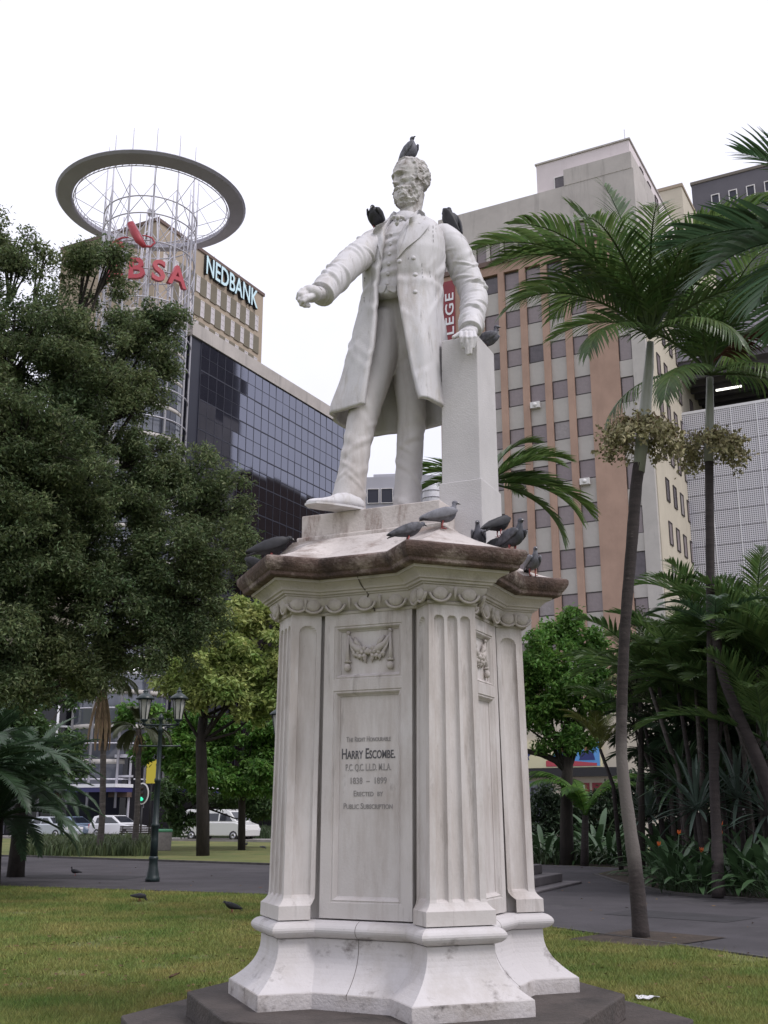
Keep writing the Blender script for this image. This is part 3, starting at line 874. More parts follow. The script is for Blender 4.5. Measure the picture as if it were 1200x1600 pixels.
def outline(o):
    pts = []
    for k in range(4):
        ca, sa = cos(k * pi / 2), sin(k * pi / 2)
        r, h, a = R0 + o, H0 + o, A0 + o
        n = (1 / RT2, -1 / RT2); t = (1 / RT2, 1 / RT2)
        q = a * RT2 - h
        for (rr_, hh) in ((q, -h), (r, -h), (r, h), (q, h)):
            x, y = n[0] * rr_ + t[0] * hh, n[1] * rr_ + t[1] * hh
            pts.append((x * ca - y * sa, x * sa + y * ca))
    return pts


def sweep(prof, close=True):
    rings = [[(x, y, z) for x, y in outline(o)] for z, o in prof]
    return MB().loft(rings, True, close, smooth=False)


def octagon(r, h):
    pts = []
    for k in range(4):
        ca, sa = cos(k * pi / 2), sin(k * pi / 2)
        for hh in (-h, h):
            x, y = (r - hh * -0) / RT2 + hh / RT2, -r / RT2 + hh / RT2
            pts.append((x * ca - y * sa, x * sa + y * ca))
    return pts


for (r, z0, z1, h) in ((1.92, -0.05, 0.175, 0.80), (1.48, 0.17, 0.34, 0.61)):
    MB().prism(octagon(r, h), z0, z1).build('step', M_step, ped, bevel=0.012)
T = lambda n: [i / n for i in range(n + 1)]
prof = [(0.442, 0.245)] + [(0.445 + 0.295 * t, 0.065 + 0.178 * (1 - t) ** 2.3) for t in T(9)] + [(0.765, 0.065)]
sweep(prof).build('plinth', M_plinth, ped, bevel=0.004)
M_base = mat('plinth_base_marble', (0.49, 0.46, 0.45), 0.8, var=0.15, scale=2.5, bump=0.3, bscale=50,
             stain=[((0.30, 0.265, 0.235), 0.7, 2.0, (1, 1, 1.5), 0.46), ((0.055, 0.045, 0.038), 0.92, 4.2, (1, 1, 1.3), 0.535)])
sweep([(0.33, 0.25), (0.36, 0.2515), (0.40, 0.2515), (0.443, 0.25)]).build('plinth_base', M_base, ped, bevel=0.006)
prof = [(0.766 + 0.118 * t, 0.055 + 0.072 * sin(pi * t) ** 0.6) for t in T(8)]
sweep(prof).build('torus_moulding', M_plinth, ped)
TAP = lambda z: 0.028 * (3.05 - z) / 2.15          # slight widening to the bottom
sweep([(0.885, -0.030), (3.052, -0.060)]).build('core', M_ped, ped)


def pilaster():
    b = MB(); y_in = -0.30
    flute_z0, flute_z1 = 1.03, 2.965

    def grid(xs, zs, f):
        v = [f(x, z) for z in zs for x in xs]; n = len(xs)
        b.add(v, [(j * n + i, j * n + i + 1, (j + 1) * n + i + 1, (j + 1) * n + i) for j in range(len(zs) - 1) for i in range(n - 1)])

    def hw(z): return H0 + TAP(z) + flare(z)
    def flare(z): return 0.045 * max(0, (1.05 - z) / 0.07) ** 2 if z > 0.98 else 0.045
    def ry(z): return TAP(z) + flare(z)

    def depth(d, z, rad, dep):
        """rounded flute: d = distance from its axis"""
        if z > flute_z1 - rad: d = math.hypot(d, z - (flute_z1 - rad))
        if d >= rad: return 0.0
        fade = min(1.0, max(0.0, (z - flute_z0) / 0.02))
        return dep * math.sqrt(max(0.0, 1 - (d / rad) ** 2)) ** 0.8 * fade
    zs = [0.888, 0.94, 0.979, 0.981, 0.99, 1.0, 1.01, 1.025, 1.03, 1.05, 1.06] + [1.15 + 0.22 * k for k in range(8)] + [2.88, 2.90] + [2.912 + 0.0045 * k for k in range(13)] + [2.98, 3.05]
    xs = []
    fx = [-0.56, 0.0, 0.56]; fr_ = 0.215
    xs = [-1.0, -0.90, -0.80]
    for c in fx: xs += [c + fr_ * cos(pi - pi * k / 10) for k in range(11)]
    xs += [0.80, 0.90, 1.0]

    def front(x, z):
        dmin = min(abs(x - c) for c in fx) * H0
        return (x * hw(z), ry(z) - depth(dmin, z, fr_ * H0, 0.032), z)
    grid(xs, zs, front)
    sx = [0.0, 0.12, 0.2] + [0.55 + 0.30 * cos(pi - pi * k / 10) for k in range(11)] + [0.9, 1.0]
    for sgn in (-1, 1):
        def side(s, z, sgn=sgn):
            y = ry(z) - s * 0.23
            d = abs(s - 0.55) * 0.23
            return (sgn * (hw(z) - depth(d, z, 0.30 * 0.23, 0.035)), y, z)
        grid(sx, zs, side)
    h_ = hw(3.05); yb = -0.23
    b.add([(-h_, yb, 3.05), (h_, yb, 3.05), (h_, 0, 3.05), (-h_, 0, 3.05)], [(0, 1, 2, 3)])
    return b.mesh('pilaster', M_ped)


pil = pilaster()
for k in range(4):
    a = -pi / 4 + k * pi / 2              # outward direction of this corner
    link('pilaster', pil, ped, None, (R0 * cos(a), R0 * sin(a), 0), (0, 0, a - pi / 2))


def panel():
    """raised marble slab with two sunk moulded fields; lies in XZ, faces -Y"""
    b = MB(); W = 0.357; z0, z1 = 0.895, 3.045; F_ = [(0.275, 2.555, 2.955), (0.275, 1.00, 2.475)]
    t = 0.10
    def rect(hw, a, c, y): return [(-hw, y, a), (hw, y, a), (hw, y, c), (-hw, y, c)]
    zz = [z0, F_[1][1], F_[1][2], F_[0][1], F_[0][2], z1]
    fw = F_[0][0]
    for i in range(5):
        b.add(rect(W, zz[i], zz[i + 1], 0) if i in (0, 2, 4) else [], [(0, 1, 2, 3)] if i in (0, 2, 4) else [])
        if i in (1, 3):
            for s in (-1, 1):
                x0, x1 = sorted((s * fw, s * W))
                b.add([(x0, 0, zz[i]), (x1, 0, zz[i]), (x1, 0, zz[i + 1]), (x0, 0, zz[i + 1])], [(0, 1, 2, 3)])
    for hw, a, c in F_:
        steps = [(0, 0), (0.004, 0.008), (0.012, 0.008), (0.016, 0.004), (0.024, 0.012), (0.034, 0.030), (0.040, 0.034), (0.041, 0.042)]
        rings = [rect(hw - i, a + i, c - i, y) for i, y in steps]
        b.loft(rings, True, False, smooth=False)
        b.add(rings[-1], [(0, 1, 2, 3)])
    o_ = rect(W, z0, z1, 0); i_ = rect(W + 0.0, z0, z1, t)
    b.loft([o_, i_], True, False, smooth=False)
    return b.mesh('panel', M_ped)


def carving():
    b = MB()
    rr = random.Random(5)
    for s in (-1, 1):
        b.tube([(s * 0.172, -0.012, 0.135), (s * 0.176, -0.014, 0.02), (s * 0.174, -0.012, -0.075)], [0.008, 0.013, 0.020], 8)
        b.tube([(s * 0.172, -0.010, 0.150), (s * 0.172, -0.02, 0.14)], [0.016, 0.012], 8)
        b.ball((s * 0.174, -0.020, -0.112), (0.027, 0.025, 0.030), 10, 8)
        b.tube([(s * 0.20, -0.008, -0.070), (s * 0.174, -0.024, -0.062), (s * 0.148, -0.008, -0.070)], [0.007, 0.013, 0.007], 6)
        b.tube([(s * 0.165, -0.008, 0.12), (s * 0.13, -0.020, 0.055), (s * 0.085, -0.026, 0.02), (s * 0.04, -0.02, 0.0)], [0.009, 0.020, 0.028, 0.018], 8)
        b.tube([(s * 0.165, -0.008, 0.10), (s * 0.14, -0.016, 0.03), (s * 0.11, -0.018, -0.02), (s * 0.07, -0.01, -0.04)], [0.006, 0.012, 0.015, 0.006], 7)
        for k in range(6):
            a = k * pi / 3
            b.ball((s * 0.05 + 0.032 * cos(a), -0.022, -0.005 + 0.032 * sin(a)), (0.020, 0.020, 0.020), 8, 6)
        b.ball((s * 0.05, -0.034, -0.005), 0.017, 8, 6)
        for k in range(4):
            x = s * (0.02 + 0.03 * k); z = -0.055 + 0.012 * k + rr.uniform(-.01, .01)
            b.tube([(x, -0.010, z + 0.03), (x + s * 0.012, -0.022, z), (x + s * 0.004, -0.004, z - 0.032)], [0.008, 0.016, 0.003], 6)
        b.tube([(s * 0.06, -0.01, 0.03), (s * 0.10, -0.028, 0.075), (s * 0.125, -0.006, 0.115)], [0.010, 0.020, 0.004], 6)
    b.ball((0, -0.024, 0.0), (0.022, 0.022, 0.026), 8, 6)
    return b.mesh('carving', M_frz)


pan, car_ = panel(), carving()
TILT = math.atan2(0.028, 2.15)
for k in range(4):
    a = k * pi / 2
    fp = link('panel', pan, ped)
    fp.matrix_local = Matrix.Rotation(a, 4, 'Z') @ Matrix.Translation((0, -(A0 + 0.004), 0)) @ Matrix.Translation((0, 0, 3.045)) @ Matrix.Rotation(-TILT, 4, 'X') @ Matrix.Translation((0, 0, -3.045))
    cv = link('carving', car_, fp, None, (0, 0.040, 2.757))
    if k == 0:
        fp['label'] = 'front panel with painted inscription'
        for body, wd, z, m_, caps, hgt in (('The Right Honourable', 0.355, 2.105, M_lettert, True, 0.038), ('Harry Escombe.', 0.425, 1.985, M_letter, True, 0.075),
                                           ('P.C. Q.C. L.L.D. M.L.A.', 0.36, 1.900, M_lettert, True, 0.050), ('1838  \u2013  1899', 0.285, 1.808, M_lettert, False, 0.046),
                                           ('Erected  by', 0.23, 1.722, M_lettert, True, 0.040), ('Public Subscription', 0.385, 1.634, M_lettert, True, 0.042)):
            tm = text_mesh('inscription', body, hgt / 0.72, 0.0012, 0.0012 if m_ is M_letter else 0.0004, caps)
            xs_ = [v.co.x for v in tm.vertices]; w0 = max(xs_) - min(xs_)
            tm.transform(Matrix.Diagonal((wd / w0, 1, 1, 1))); tm.materials.append(m_)
            link('inscription', tm, fp, None, (-0.005, 0.0400, z))

# egg-and-dart band, cornice and cap
prof = [(3.045, 0.012), (3.062, 0.018), (3.064, 0.004)] + [(3.066 + 0.105 * t, 0.004 + 0.066 * sin(t * pi / 2)) for t in T(6)] + [(3.172, 0.082), (3.184, 0.082)]
sweep(prof).build('frieze', M_frz, ped)
egg = MB().ball((0, 0, 0), (0.060, 0.032, 0.054), 14, 10).mesh('egg', M_frz)
db = MB(); db.tube([(0, -0.004, 0.050), (0, 0.022, 0.03), (0, 0.012, -0.045)], [0.014, 0.017, 0.004], 6); dart = db.mesh('dart', M_frz)
ob = MB(); ob.tube([(0.084 * cos(t), 0.004, 0.076 * sin(t) + 0.014) for t in np.linspace(-2.9, -0.25, 12)], 0.011, 6, cap=True); arc = ob.mesh('egg_rim', M_frz)
op = outline(0.045)
for i in range(16):
    p, q = Vector((*op[i], 0)), Vector((*op[(i + 1) % 16], 0))
    d = q - p; ln = d.length; d.normalize(); ang = math.atan2(d.y, d.x)
    if ln < 0.22: n = 1; off = 0.5
    else: n = max(2, int(round(ln / 0.29)))
    for k in range(n):
        c = p + d * ln * ((k + 0.5) / n)
        link('egg', egg, ped, None, (c.x, c.y, 3.118), (0, 0, ang))
        link('egg_rim', arc, ped, None, (c.x, c.y, 3.118), (0, 0, ang + pi))
        if k:
            c = p + d * ln * (k / n); link('dart', dart, ped, None, (c.x, c.y, 3.118), (0, 0, ang + pi))
prof = [(3.18, 0.076), (3.186, 0.10), (3.200, 0.104), (3.206, 0.118)] + [(3.206 + 0.055 * t, 0.118 + 0.055 * t ** 1.7) for t in T(5)] + [(3.262, 0.188), (3.282, 0.192)]
sweep(prof).build('cornice_moulding', M_frz, ped)
prof = [(3.280, 0.188), (3.284, 0.235), (3.292, 0.246), (3.318, 0.252), (3.326, 0.262)] + [(3.326 + 0.068 * t, 0.262 + 0.030 * sin(t * pi / 2)) for t in T(4)] + [(3.412, 0.292), (3.424, 0.280), (3.430, 0.262)]
sweep(prof).build('cornice_drip', M_drip, ped, bevel=0.004)
# open joints between the blocks and the crack through the front of the cornice
M_joint = mat('open_joint', (0.11, 0.095, 0.085), 0.95)
PR = [(0.34, 0.25), (0.445, 0.25)] + [(0.445 + 0.295 * t, 0.065 + 0.178 * (1 - t) ** 2.3) for t in T(9)] + [(0.765, 0.065)] + [(0.766 + 0.118 * t, 0.055 + 0.072 * sin(pi * t) ** 0.6) for t in T(8)]
for k, x0 in ((0, -0.03), (1, -0.05), (3, 0.0)):
    rows = []
    for z, o in PR: rows.append([(x0 - 0.0018, -(A0 + o) - 0.0012, z), (x0 + 0.0018, -(A0 + o) - 0.0012, z), (x0 + 0.0035, -(A0 + o) + 0.01, z), (x0 - 0.0035, -(A0 + o) + 0.01, z)])
    jb = MB(); jb.loft(rows, True, True, smooth=False)
    link('joint', jb.mesh('joint', M_joint), ped, None, (0, 0, 0), (0, 0, k * pi / 2))
cb = MB(); rc_ = random.Random(2)
cpr = [(3.05, 0.02), (3.07, 0.005), (3.10, 0.035), (3.14, 0.060), (3.168, 0.072), (3.184, 0.084), (3.20, 0.106), (3.23, 0.135), (3.262, 0.182), (3.282, 0.194)]
cb.tube([(0.05 - 0.05 * i / 9 + rc_.uniform(-.014, .014), -(A0 + o) - 0.001, z) for i, (z, o) in enumerate(cpr)], [0.007, 0.006, 0.008, 0.005, 0.007, 0.005, 0.006, 0.005, 0.004, 0.003], 5)
cb.build('crack', M_joint, ped)
SL = (-0.70, 0.50, -0.43, 0.50)                 # slab under the statue, in pedestal axes
base_o = outline(0.282)


def clampsq(p, m):
    return (min(max(p[0], SL[0] - m), SL[1] + m), min(max(p[1], SL[2] - m), SL[3] + m))


rings = []
for t in T(8):
    z = 3.420 + 0.275 * (0.25 * t + 0.75 * t ** 1.7)
    rings.append([(x * (1 - t) + clampsq((x, y), 0.05)[0] * t, y * (1 - t) + clampsq((x, y), 0.05)[1] * t, z) for x, y in base_o])
MB().loft(rings, True, True, smooth=False).build('cap', M_cap, ped, bevel=0.004)

# ============================================================ STATUE
M_mar = mat('statue_marble', (0.575, 0.56, 0.575), 0.62, var=0.07, scale=2.0, bump=0.10, bscale=70, detail=8,
            stain=[((0.33, 0.295, 0.27), 0.7, 1.6, (2.2, 2.2, 0.35), 0.50), ((0.42, 0.385, 0.345), 0.6, 7.0, (1.6, 1.6, 0.4), 0.53),
                   ((0.10, 0.085, 0.08), 0.8, 4.5, (3.2, 3.2, 0.28), 0.585), ((0.70, 0.69, 0.70), 0.6, 3.0, (1, 1, 0.6), 0.56)])
M_trou = mat('trouser_marble', (0.54, 0.515, 0.51), 0.65, var=0.12, scale=1.8, bump=0.10, bscale=70, detail=8,
             stain=[((0.33, 0.29, 0.265), 0.75, 1.3, (2.0, 2.0, 0.35), 0.50), ((0.52, 0.50, 0.49), 0.6, 2.2, (1, 1, 0.6), 0.56)])
M_headm = mat('head_marble', (0.50, 0.48, 0.47), 0.65, var=0.18, scale=7, bump=0.15, bscale=80, detail=8,
              stain=[((0.15, 0.122, 0.098), 0.85, 11, (1, 1, 0.7), 0.475), ((0.60, 0.585, 0.58), 0.7, 6, (1, 1, 1), 0.56)])
M_slab = mat('statue_slab', (0.55, 0.50, 0.47), 0.8, var=0.15, scale=2.5, bump=0.25, bscale=50,
             stain=[((0.17, 0.11, 0.085), 0.9, 3.0, (1.7, 1.7, 0.5), 0.48), ((0.05, 0.04, 0.035), 0.8, 6, (1, 1, 0.8), 0.62)])
st = empty('statue', MC, RZ, 'white marble statue of a bearded man in a frock coat, arm stretched out', 'statue')
b = MB(); b.box((SL[0] - 0.03, SL[2] - 0.03, 3.69), (SL[1] + 0.03, SL[3] + 0.03, 3.735)); b.build('slab_moulding', M_slab, st, bevel=0.012, seg=3)
b = MB(); b.box((SL[0], SL[2], 3.733), (SL[1], SL[3], 3.92)); b.build('slab', M_slab, st, bevel=0.008)
M_pillar = mat('pillar_stone', (0.52, 0.50, 0.50), 0.8, var=0.07, scale=3, bump=0.2, bscale=90, stain=[((0.36, 0.34, 0.32), 0.5, 2.5, (1, 1, 0.4), 0.56), ((0.12, 0.1, 0.1), 0.7, 9, (1, 1, 1), 0.70)])
pl = empty('support_pillar', (0, 0, 0), 0); pl.parent = st; MW[pl.name] = MW[st.name].copy()
b = MB()
b.loft([[(0.37, -0.12, 3.5), (0.735, -0.12, 3.5), (0.735, 0.37, 3.5), (0.37, 0.37, 3.5)], [(0.372, -0.118, 4.15), (0.733, -0.118, 4.15), (0.733, 0.368, 4.15), (0.372, 0.368, 4.15)]], True, True, smooth=False)
b.build('pillar_foot', M_pillar, pl, bevel=0.008)
b = MB(); b.loft([[(0.39, -0.10, 4.15), (0.72, -0.10, 4.15), (0.72, 0.35, 4.15), (0.39, 0.35, 4.15)], [(0.40, -0.09, 5.395), (0.715, -0.09, 5.395), (0.715, 0.34, 5.395), (0.40, 0.34, 5.395)]], True, True, smooth=False)
b.build('pillar_shaft', M_pillar, pl, bevel=0.008)


def P(u, v, Y): return at(u, v, Y)


def remeshed(name, b, parent, m, voxel, smooth=4, deform=None, fac=0.5):
    """fuse overlapping closed shapes into one continuous carved surface"""
    Mi = MW[parent.name].inverted()
    me = b.mesh(name + '_raw', m)
    ob = bpy.data.objects.new(name, me); COL.objects.link(ob)
    rm = ob.modifiers.new('fuse', 'REMESH'); rm.mode = 'VOXEL'; rm.voxel_size = voxel; rm.adaptivity = 0.0
    sm = ob.modifiers.new('soften', 'SMOOTH'); sm.iterations = smooth; sm.factor = fac
    dg = bpy.context.evaluated_depsgraph_get()
    me2 = bpy.data.meshes.new_from_object(ob.evaluated_get(dg), depsgraph=dg)
    bpy.data.objects.remove(ob)
    if deform is not None:
        co = np.zeros(len(me2.vertices) * 3, np.float32); me2.vertices.foreach_get('co', co); co = co.reshape(-1, 3)
        no = np.zeros(len(me2.vertices) * 3, np.float32); me2.vertices.foreach_get('normal', no); no = no.reshape(-1, 3)
        me2.vertices.foreach_set('co', deform(co.astype(np.float64), no.astype(np.float64)).astype(np.float32).ravel())
    me2.transform(Mi)
    me2.polygons.foreach_set('use_smooth', np.ones(len(me2.polygons), bool))
    me2.materials.clear(); me2.materials.append(m); me2.update()
    o = link(name, me2, parent); MW[o.name] = MW[parent.name].copy()
    return o


EV = Vector((cos(RZ), sin(RZ), 0)); NV = Vector((sin(RZ), -cos(RZ), 0))   # his left in the picture / his front
C0 = Vector((MC[0], MC[1], 0))


def proj_u(p):
    d = p.y * _cp + (p.z - EYE) * _sp
    return 600 + p.x / d * FPX


# level: z, centre across, centre front, half width, half depth, left and right edge of the opening
LV = [(4.82, -0.080, 0.02, 0.50, 0.380, 566, 656), (4.90, -0.080, 0.02, 0.49, 0.375, 568, 652), (5.10, -0.055, 0.02, 0.45, 0.350, 574, 644), (5.35, -0.025, 0.02, 0.415, 0.33, 581, 634),
      (5.60, -0.005, 0.02, 0.378, 0.30, 585, 626), (5.80, 0.005, 0.02, 0.358, 0.275, 587, 621), (5.95, 0.012, 0.015, 0.352, 0.262, 588, 620),
      (6.10, 0.022, 0.02, 0.362, 0.268, 591, 620), (6.25, 0.030, 0.02, 0.372, 0.268, 595, 620.5), (6.38, 0.03, 0.01, 0.372, 0.25, 598, 626), (6.48, 0.03, -0.005, 0.355, 0.225, 600, 634),
      (6.56, 0.03, -0.02, 0.315, 0.195, 602, 643), (6.62, 0.032, -0.03, 0.245, 0.165, 606, 650), (6.67, 0.035, -0.035, 0.175, 0.140, 612, 652), (6.715, 0.04, -0.04, 0.155, 0.128, 617, 653)]


def lev(z):
    for a, c in zip(LV[:-1], LV[1:]):
        if a[0] <= z <= c[0]:
            t = (z - a[0]) / (c[0] - a[0]); return [p * (1 - t) + q * t for p, q in zip(a, c)]
    return list(LV[0] if z < LV[0][0] else LV[-1])


def body_pt(l, ph, off=0.0, z=None):
    """point on the body ellipse, ph measured from the front towards his left"""
    s, c = sin(ph), cos(ph)
    ex = 0.86 - 0.22 * max(0.0, min(1.0, (6.0 - l[0]) / 0.4))
    s2 = math.copysign(abs(s) ** ex, s); c2 = math.copysign(abs(c) ** ex, c)
    return C0 + EV * (l[1] + (l[3] + off) * s2) + NV * (l[2] + (l[4] + off) * c2) + Vector((0, 0, l[0] if z is None else z))


def solve_ph(l, u):
    lo, hi = -1.5, 1.5
    for _ in range(40):
        m = (lo + hi) / 2
        if proj_u(body_pt(l, m)) < u: lo = m
        else: hi = m
    return lo


# coat shell
_rc = random.Random(31)
COATF = [(_rc.uniform(5.0, 6.5), _rc.uniform(0, 2 * pi), _rc.choice((-1, 1)) * _rc.uniform(.15, .6), _rc.uniform(.004, .010)) for _ in range(34)] + [(5.93, k * .7, 0.02, 0.008) for k in range(9)]
b = MB(); rows_o = []; NA = 110
zs = [LV[0][0] + (LV[-1][0] - LV[0][0]) * k / 90 for k in range(91)]
for z in zs:
    l = lev(z)
    pL, pR = solve_ph(l, l[5]), solve_ph(l, l[6])
    low = max(0.0, (5.75 - z) / 1.0)
    ro, ri = [], []
    for k in range(NA + 1):
        t = k / NA
        ph = pR + (2 * pi + pL - pR) * t
        fold = 0.014 * low * (sin(7 * ph + 0.6) + 0.7 * sin(11 * ph + 1.3 + 2 * z)) + 0.004 * sin(5 * ph + 9 * z)
        edge = min(t, 1 - t) * NA
        lip = 0.010 * math.exp(-(edge / 2.4) ** 2)
        for (fz, fp, sl, hg) in COATF:
            da = (ph - fp + pi) % (2 * pi) - pi
            xx = (z - fz - sl * da) / 0.035
            if abs(xx) < 4 and abs(da) < 1.2: fold += hg * (math.exp(-xx * xx) - 0.7 * math.exp(-(xx - 1.5) ** 2)) * math.exp(-(da / 0.45) ** 2)
        zz = z
        if low > 0.9: zz = z + 0.025 * sin(3 * ph + 0.5) * (low - 0.9) * 10 - 0.03 * (low - 0.9) * 10 * (1 - abs(cos(ph / 2)))
        ro.append(body_pt(l, ph, fold + lip, zz)); ri.append(body_pt(l, ph, fold - 0.035, zz))
    rows_o.append(ro + ri[::-1])
b.loft(rows_o, True, True)


coat = b.build('coat', M_mar, st, world=True)


def path_pts(pts, rad, steps):
    pts = [Vector(p) for p in pts]
    L_ = [0]
    for p, q in zip(pts[:-1], pts[1:]): L_.append(L_[-1] + (q - p).length)
    tot = L_[-1]; cps = []; rs = []
    for k in range(steps + 1):
        s = tot * k / steps
        i = max(j for j in range(len(L_) - 1) if L_[j] <= s + 1e-9) if s < tot else len(L_) - 2
        t = (s - L_[i]) / (L_[i + 1] - L_[i])
        p0, p1, p2, p3 = pts[max(i - 1, 0)], pts[i], pts[i + 1], pts[min(i + 2, len(pts) - 1)]
        q = 0.5 * ((2 * p1) + (p2 - p0) * t + (2 * p0 - 5 * p1 + 4 * p2 - p3) * t * t + (3 * p1 - p0 - 3 * p2 + p3) * t ** 3)
        cps.append(q); rs.append(rad[i] * (1 - t) + rad[i + 1] * t)
    return cps, rs


def sleeve(b, pts, rad, n=36, folds=(), seed=0, steps=90, twist=0.0):
    """tapered cloth tube; folds are ridges (position along 0..1, angle, spread along, spread round, slant, height)"""
    cps, rs = path_pts(pts, rad, steps)
    rings = []; up = None
    for k, p in enumerate(cps):
        tv = (cps[min(k + 1, steps)] - cps[max(k - 1, 0)]).normalized()
        if up is None: up = Vector((0, -1, 0.2)).normalized()
        a = tv.cross(up).normalized(); c = a.cross(tv).normalized(); up = c
        s = k / steps
        ring = []
        for j in range(n):
            th = 2 * pi * j / n
            dr = 0.0
            for (fs, fa, ws, wa, sl, hgt) in folds:
                da = (th - fa + pi) % (2 * pi) - pi
                x = (s - fs - sl * da) / ws
                if abs(x) < 4 and abs(da) < 3 * wa:
                    prof = math.exp(-x * x) - 0.75 * math.exp(-((x - 1.5) ** 2) * 1.3) - 0.35 * math.exp(-((x + 1.7) ** 2))
                    dr += hgt * prof * math.exp(-(da / wa) ** 2)
            ring.append(p + (a * cos(th) + c * sin(th)) * (rs[k] + dr))
        rings.append(ring)
    # rounded start
    c0 = sum((Vector(q) for q in rings[0]), Vector()) / n; d0 = (cps[0] - cps[1]).normalized()
    pre = [[c0 + (q - c0) * f + d0 * rs[0] * g for q in rings[0]] for f, g in ((0.25, 0.52), (0.6, 0.44), (0.85, 0.26))]
    b.loft(pre + rings, True, True)
    return cps


def make_folds(seed, n, s0, s1, hgt, ws=0.022, sl=0.05, bias=0.0):
    r = random.Random(seed); out = []
    for k in range(n):
        s = s0 + (s1 - s0) * (k + r.uniform(.2, .8)) / n
        out.append((s, r.uniform(0, 2 * pi), ws * r.uniform(.7, 1.5), r.uniform(.5, 1.1), bias + sl * r.choice((-1, 1)) * r.uniform(.4, 1.2), hgt * r.uniform(.6, 1.25)))
    return out


RA = [P(602, 376, 8.64), P(583, 386, 8.54), P(552, 408, 8.34), P(526, 434, 8.14), P(503, 459, 7.96)]
b = MB(); sleeve(b, RA, [0.145, 0.138, 0.124, 0.114, 0.105], n=48, steps=130, folds=make_folds(3, 34, 0.08, 0.95, 0.0125, 0.013, 0.055))
b.build('sleeve', M_mar, st, world=True)
LA = [P(686, 372, 8.64), P(707, 388, 8.62), P(731, 436, 8.62), P(741, 466, 8.55), P(738, 496, 8.40), P(735, 516, 8.28)]
b = MB(); sleeve(b, LA, [0.145, 0.140, 0.124, 0.118, 0.102, 0.094], folds=make_folds(8, 20, 0.10, 0.55, 0.0095, 0.013, 0.06) + make_folds(9, 26, 0.48, 0.96, 0.0155, 0.011, 0.04), n=48, steps=140)
b.build('sleeve', M_mar, st, world=True)
# rolled cuffs
for pts, r in ((RA, 0.109), (LA, 0.097)):
    e, d = pts[-1], (pts[-1] - pts[-2]).normalized()
    b = MB(); b.tube([e - d * 0.05, e - d * 0.005, e + d * 0.012, e + d * 0.010], [r - 0.012, r, r - 0.003, r - 0.03], 22)
    b.tube([e - d * 0.01, e + d * 0.035], [r - 0.035, r - 0.04], 18)
    b.build('cuff', M_mar, coat, world=True)

# waistcoat
b = MB(); rings = []
for k in range(56):
    z = 5.90 + (6.70 - 5.90) * k / 55
    l = lev(z); crease = 0.007 * sin((z - 5.83) * 2 * pi / 0.098) * (1 if z < 6.45 else 0)
    ring = []
    for j in range(40):
        ph = 2 * pi * j / 40
        dip = 0.06 * max(0, 1 - k / 5) * (1 - min(1, abs(ph if ph < pi else ph - 2 * pi) / 0.5)) * 1.0
        ring.append(body_pt(l, ph, -0.045 + crease * (1 + 0.4 * sin(3 * ph + z * 20)), z - dip))
    rings.append(ring)
b.loft(rings, True, True)
vest = b.build('waistcoat', M_mar, st, world=True)

# trousers and shoes
b = MB()
rings = []
for k in range(12):
    z = 5.24 + (6.0 - 5.24) * k / 11; l = lev(z); l[3] = 0.275 - 0.24 * max(0, 1 - k / 8) ** 1.6; l[4] = 0.165 - 0.13 * max(0, 1 - k / 8) ** 1.6; l[2] -= 0.07; l[1] += 0.0
    rings.append([body_pt(l, 2 * pi * j / 32, 0, z) for j in range(32)])
b.loft(rings, True, True)
sleeve(b, [P(606, 500, 8.66), P(592, 570, 8.60), P(570, 640, 8.53), P(559, 690, 8.48), P(551, 740, 8.44), P(546, 772, 8.42), P(542, 797, 8.41)], [0.158, 0.144, 0.130, 0.116, 0.120, 0.134, 0.156], 48, make_folds(4, 20, 0.42, 0.98, 0.0085, 0.015, 0.05), 1.3, 120)
sleeve(b, [P(631, 500, 8.72), P(637, 570, 8.72), P(643, 640, 8.72), P(641, 690, 8.72), P(638, 750, 8.72), P(636, 790, 8.70), P(635, 818, 8.68)], [0.160, 0.145, 0.122, 0.115, 0.112, 0.118, 0.132], 48, make_folds(6, 20, 0.42, 0.98, 0.0075, 0.014, 0.045), 0.2, 120)


def trouser_folds(co, no):
    z = co[:, 2]; k = np.exp(-((z - 4.25) / 0.35) ** 2)
    d = 0.011 * k * np.sin(z * 30 + co[:, 0] * 28 + 2 * np.sin(co[:, 1] * 14)) + 0.007 * np.sin(z * 14 + co[:, 0] * 12) * np.exp(-((z - 5.0) / 0.4) ** 2)
    return co + no * d[:, None]


remeshed('trousers', b, st, M_trou, 0.0095, 3, None)


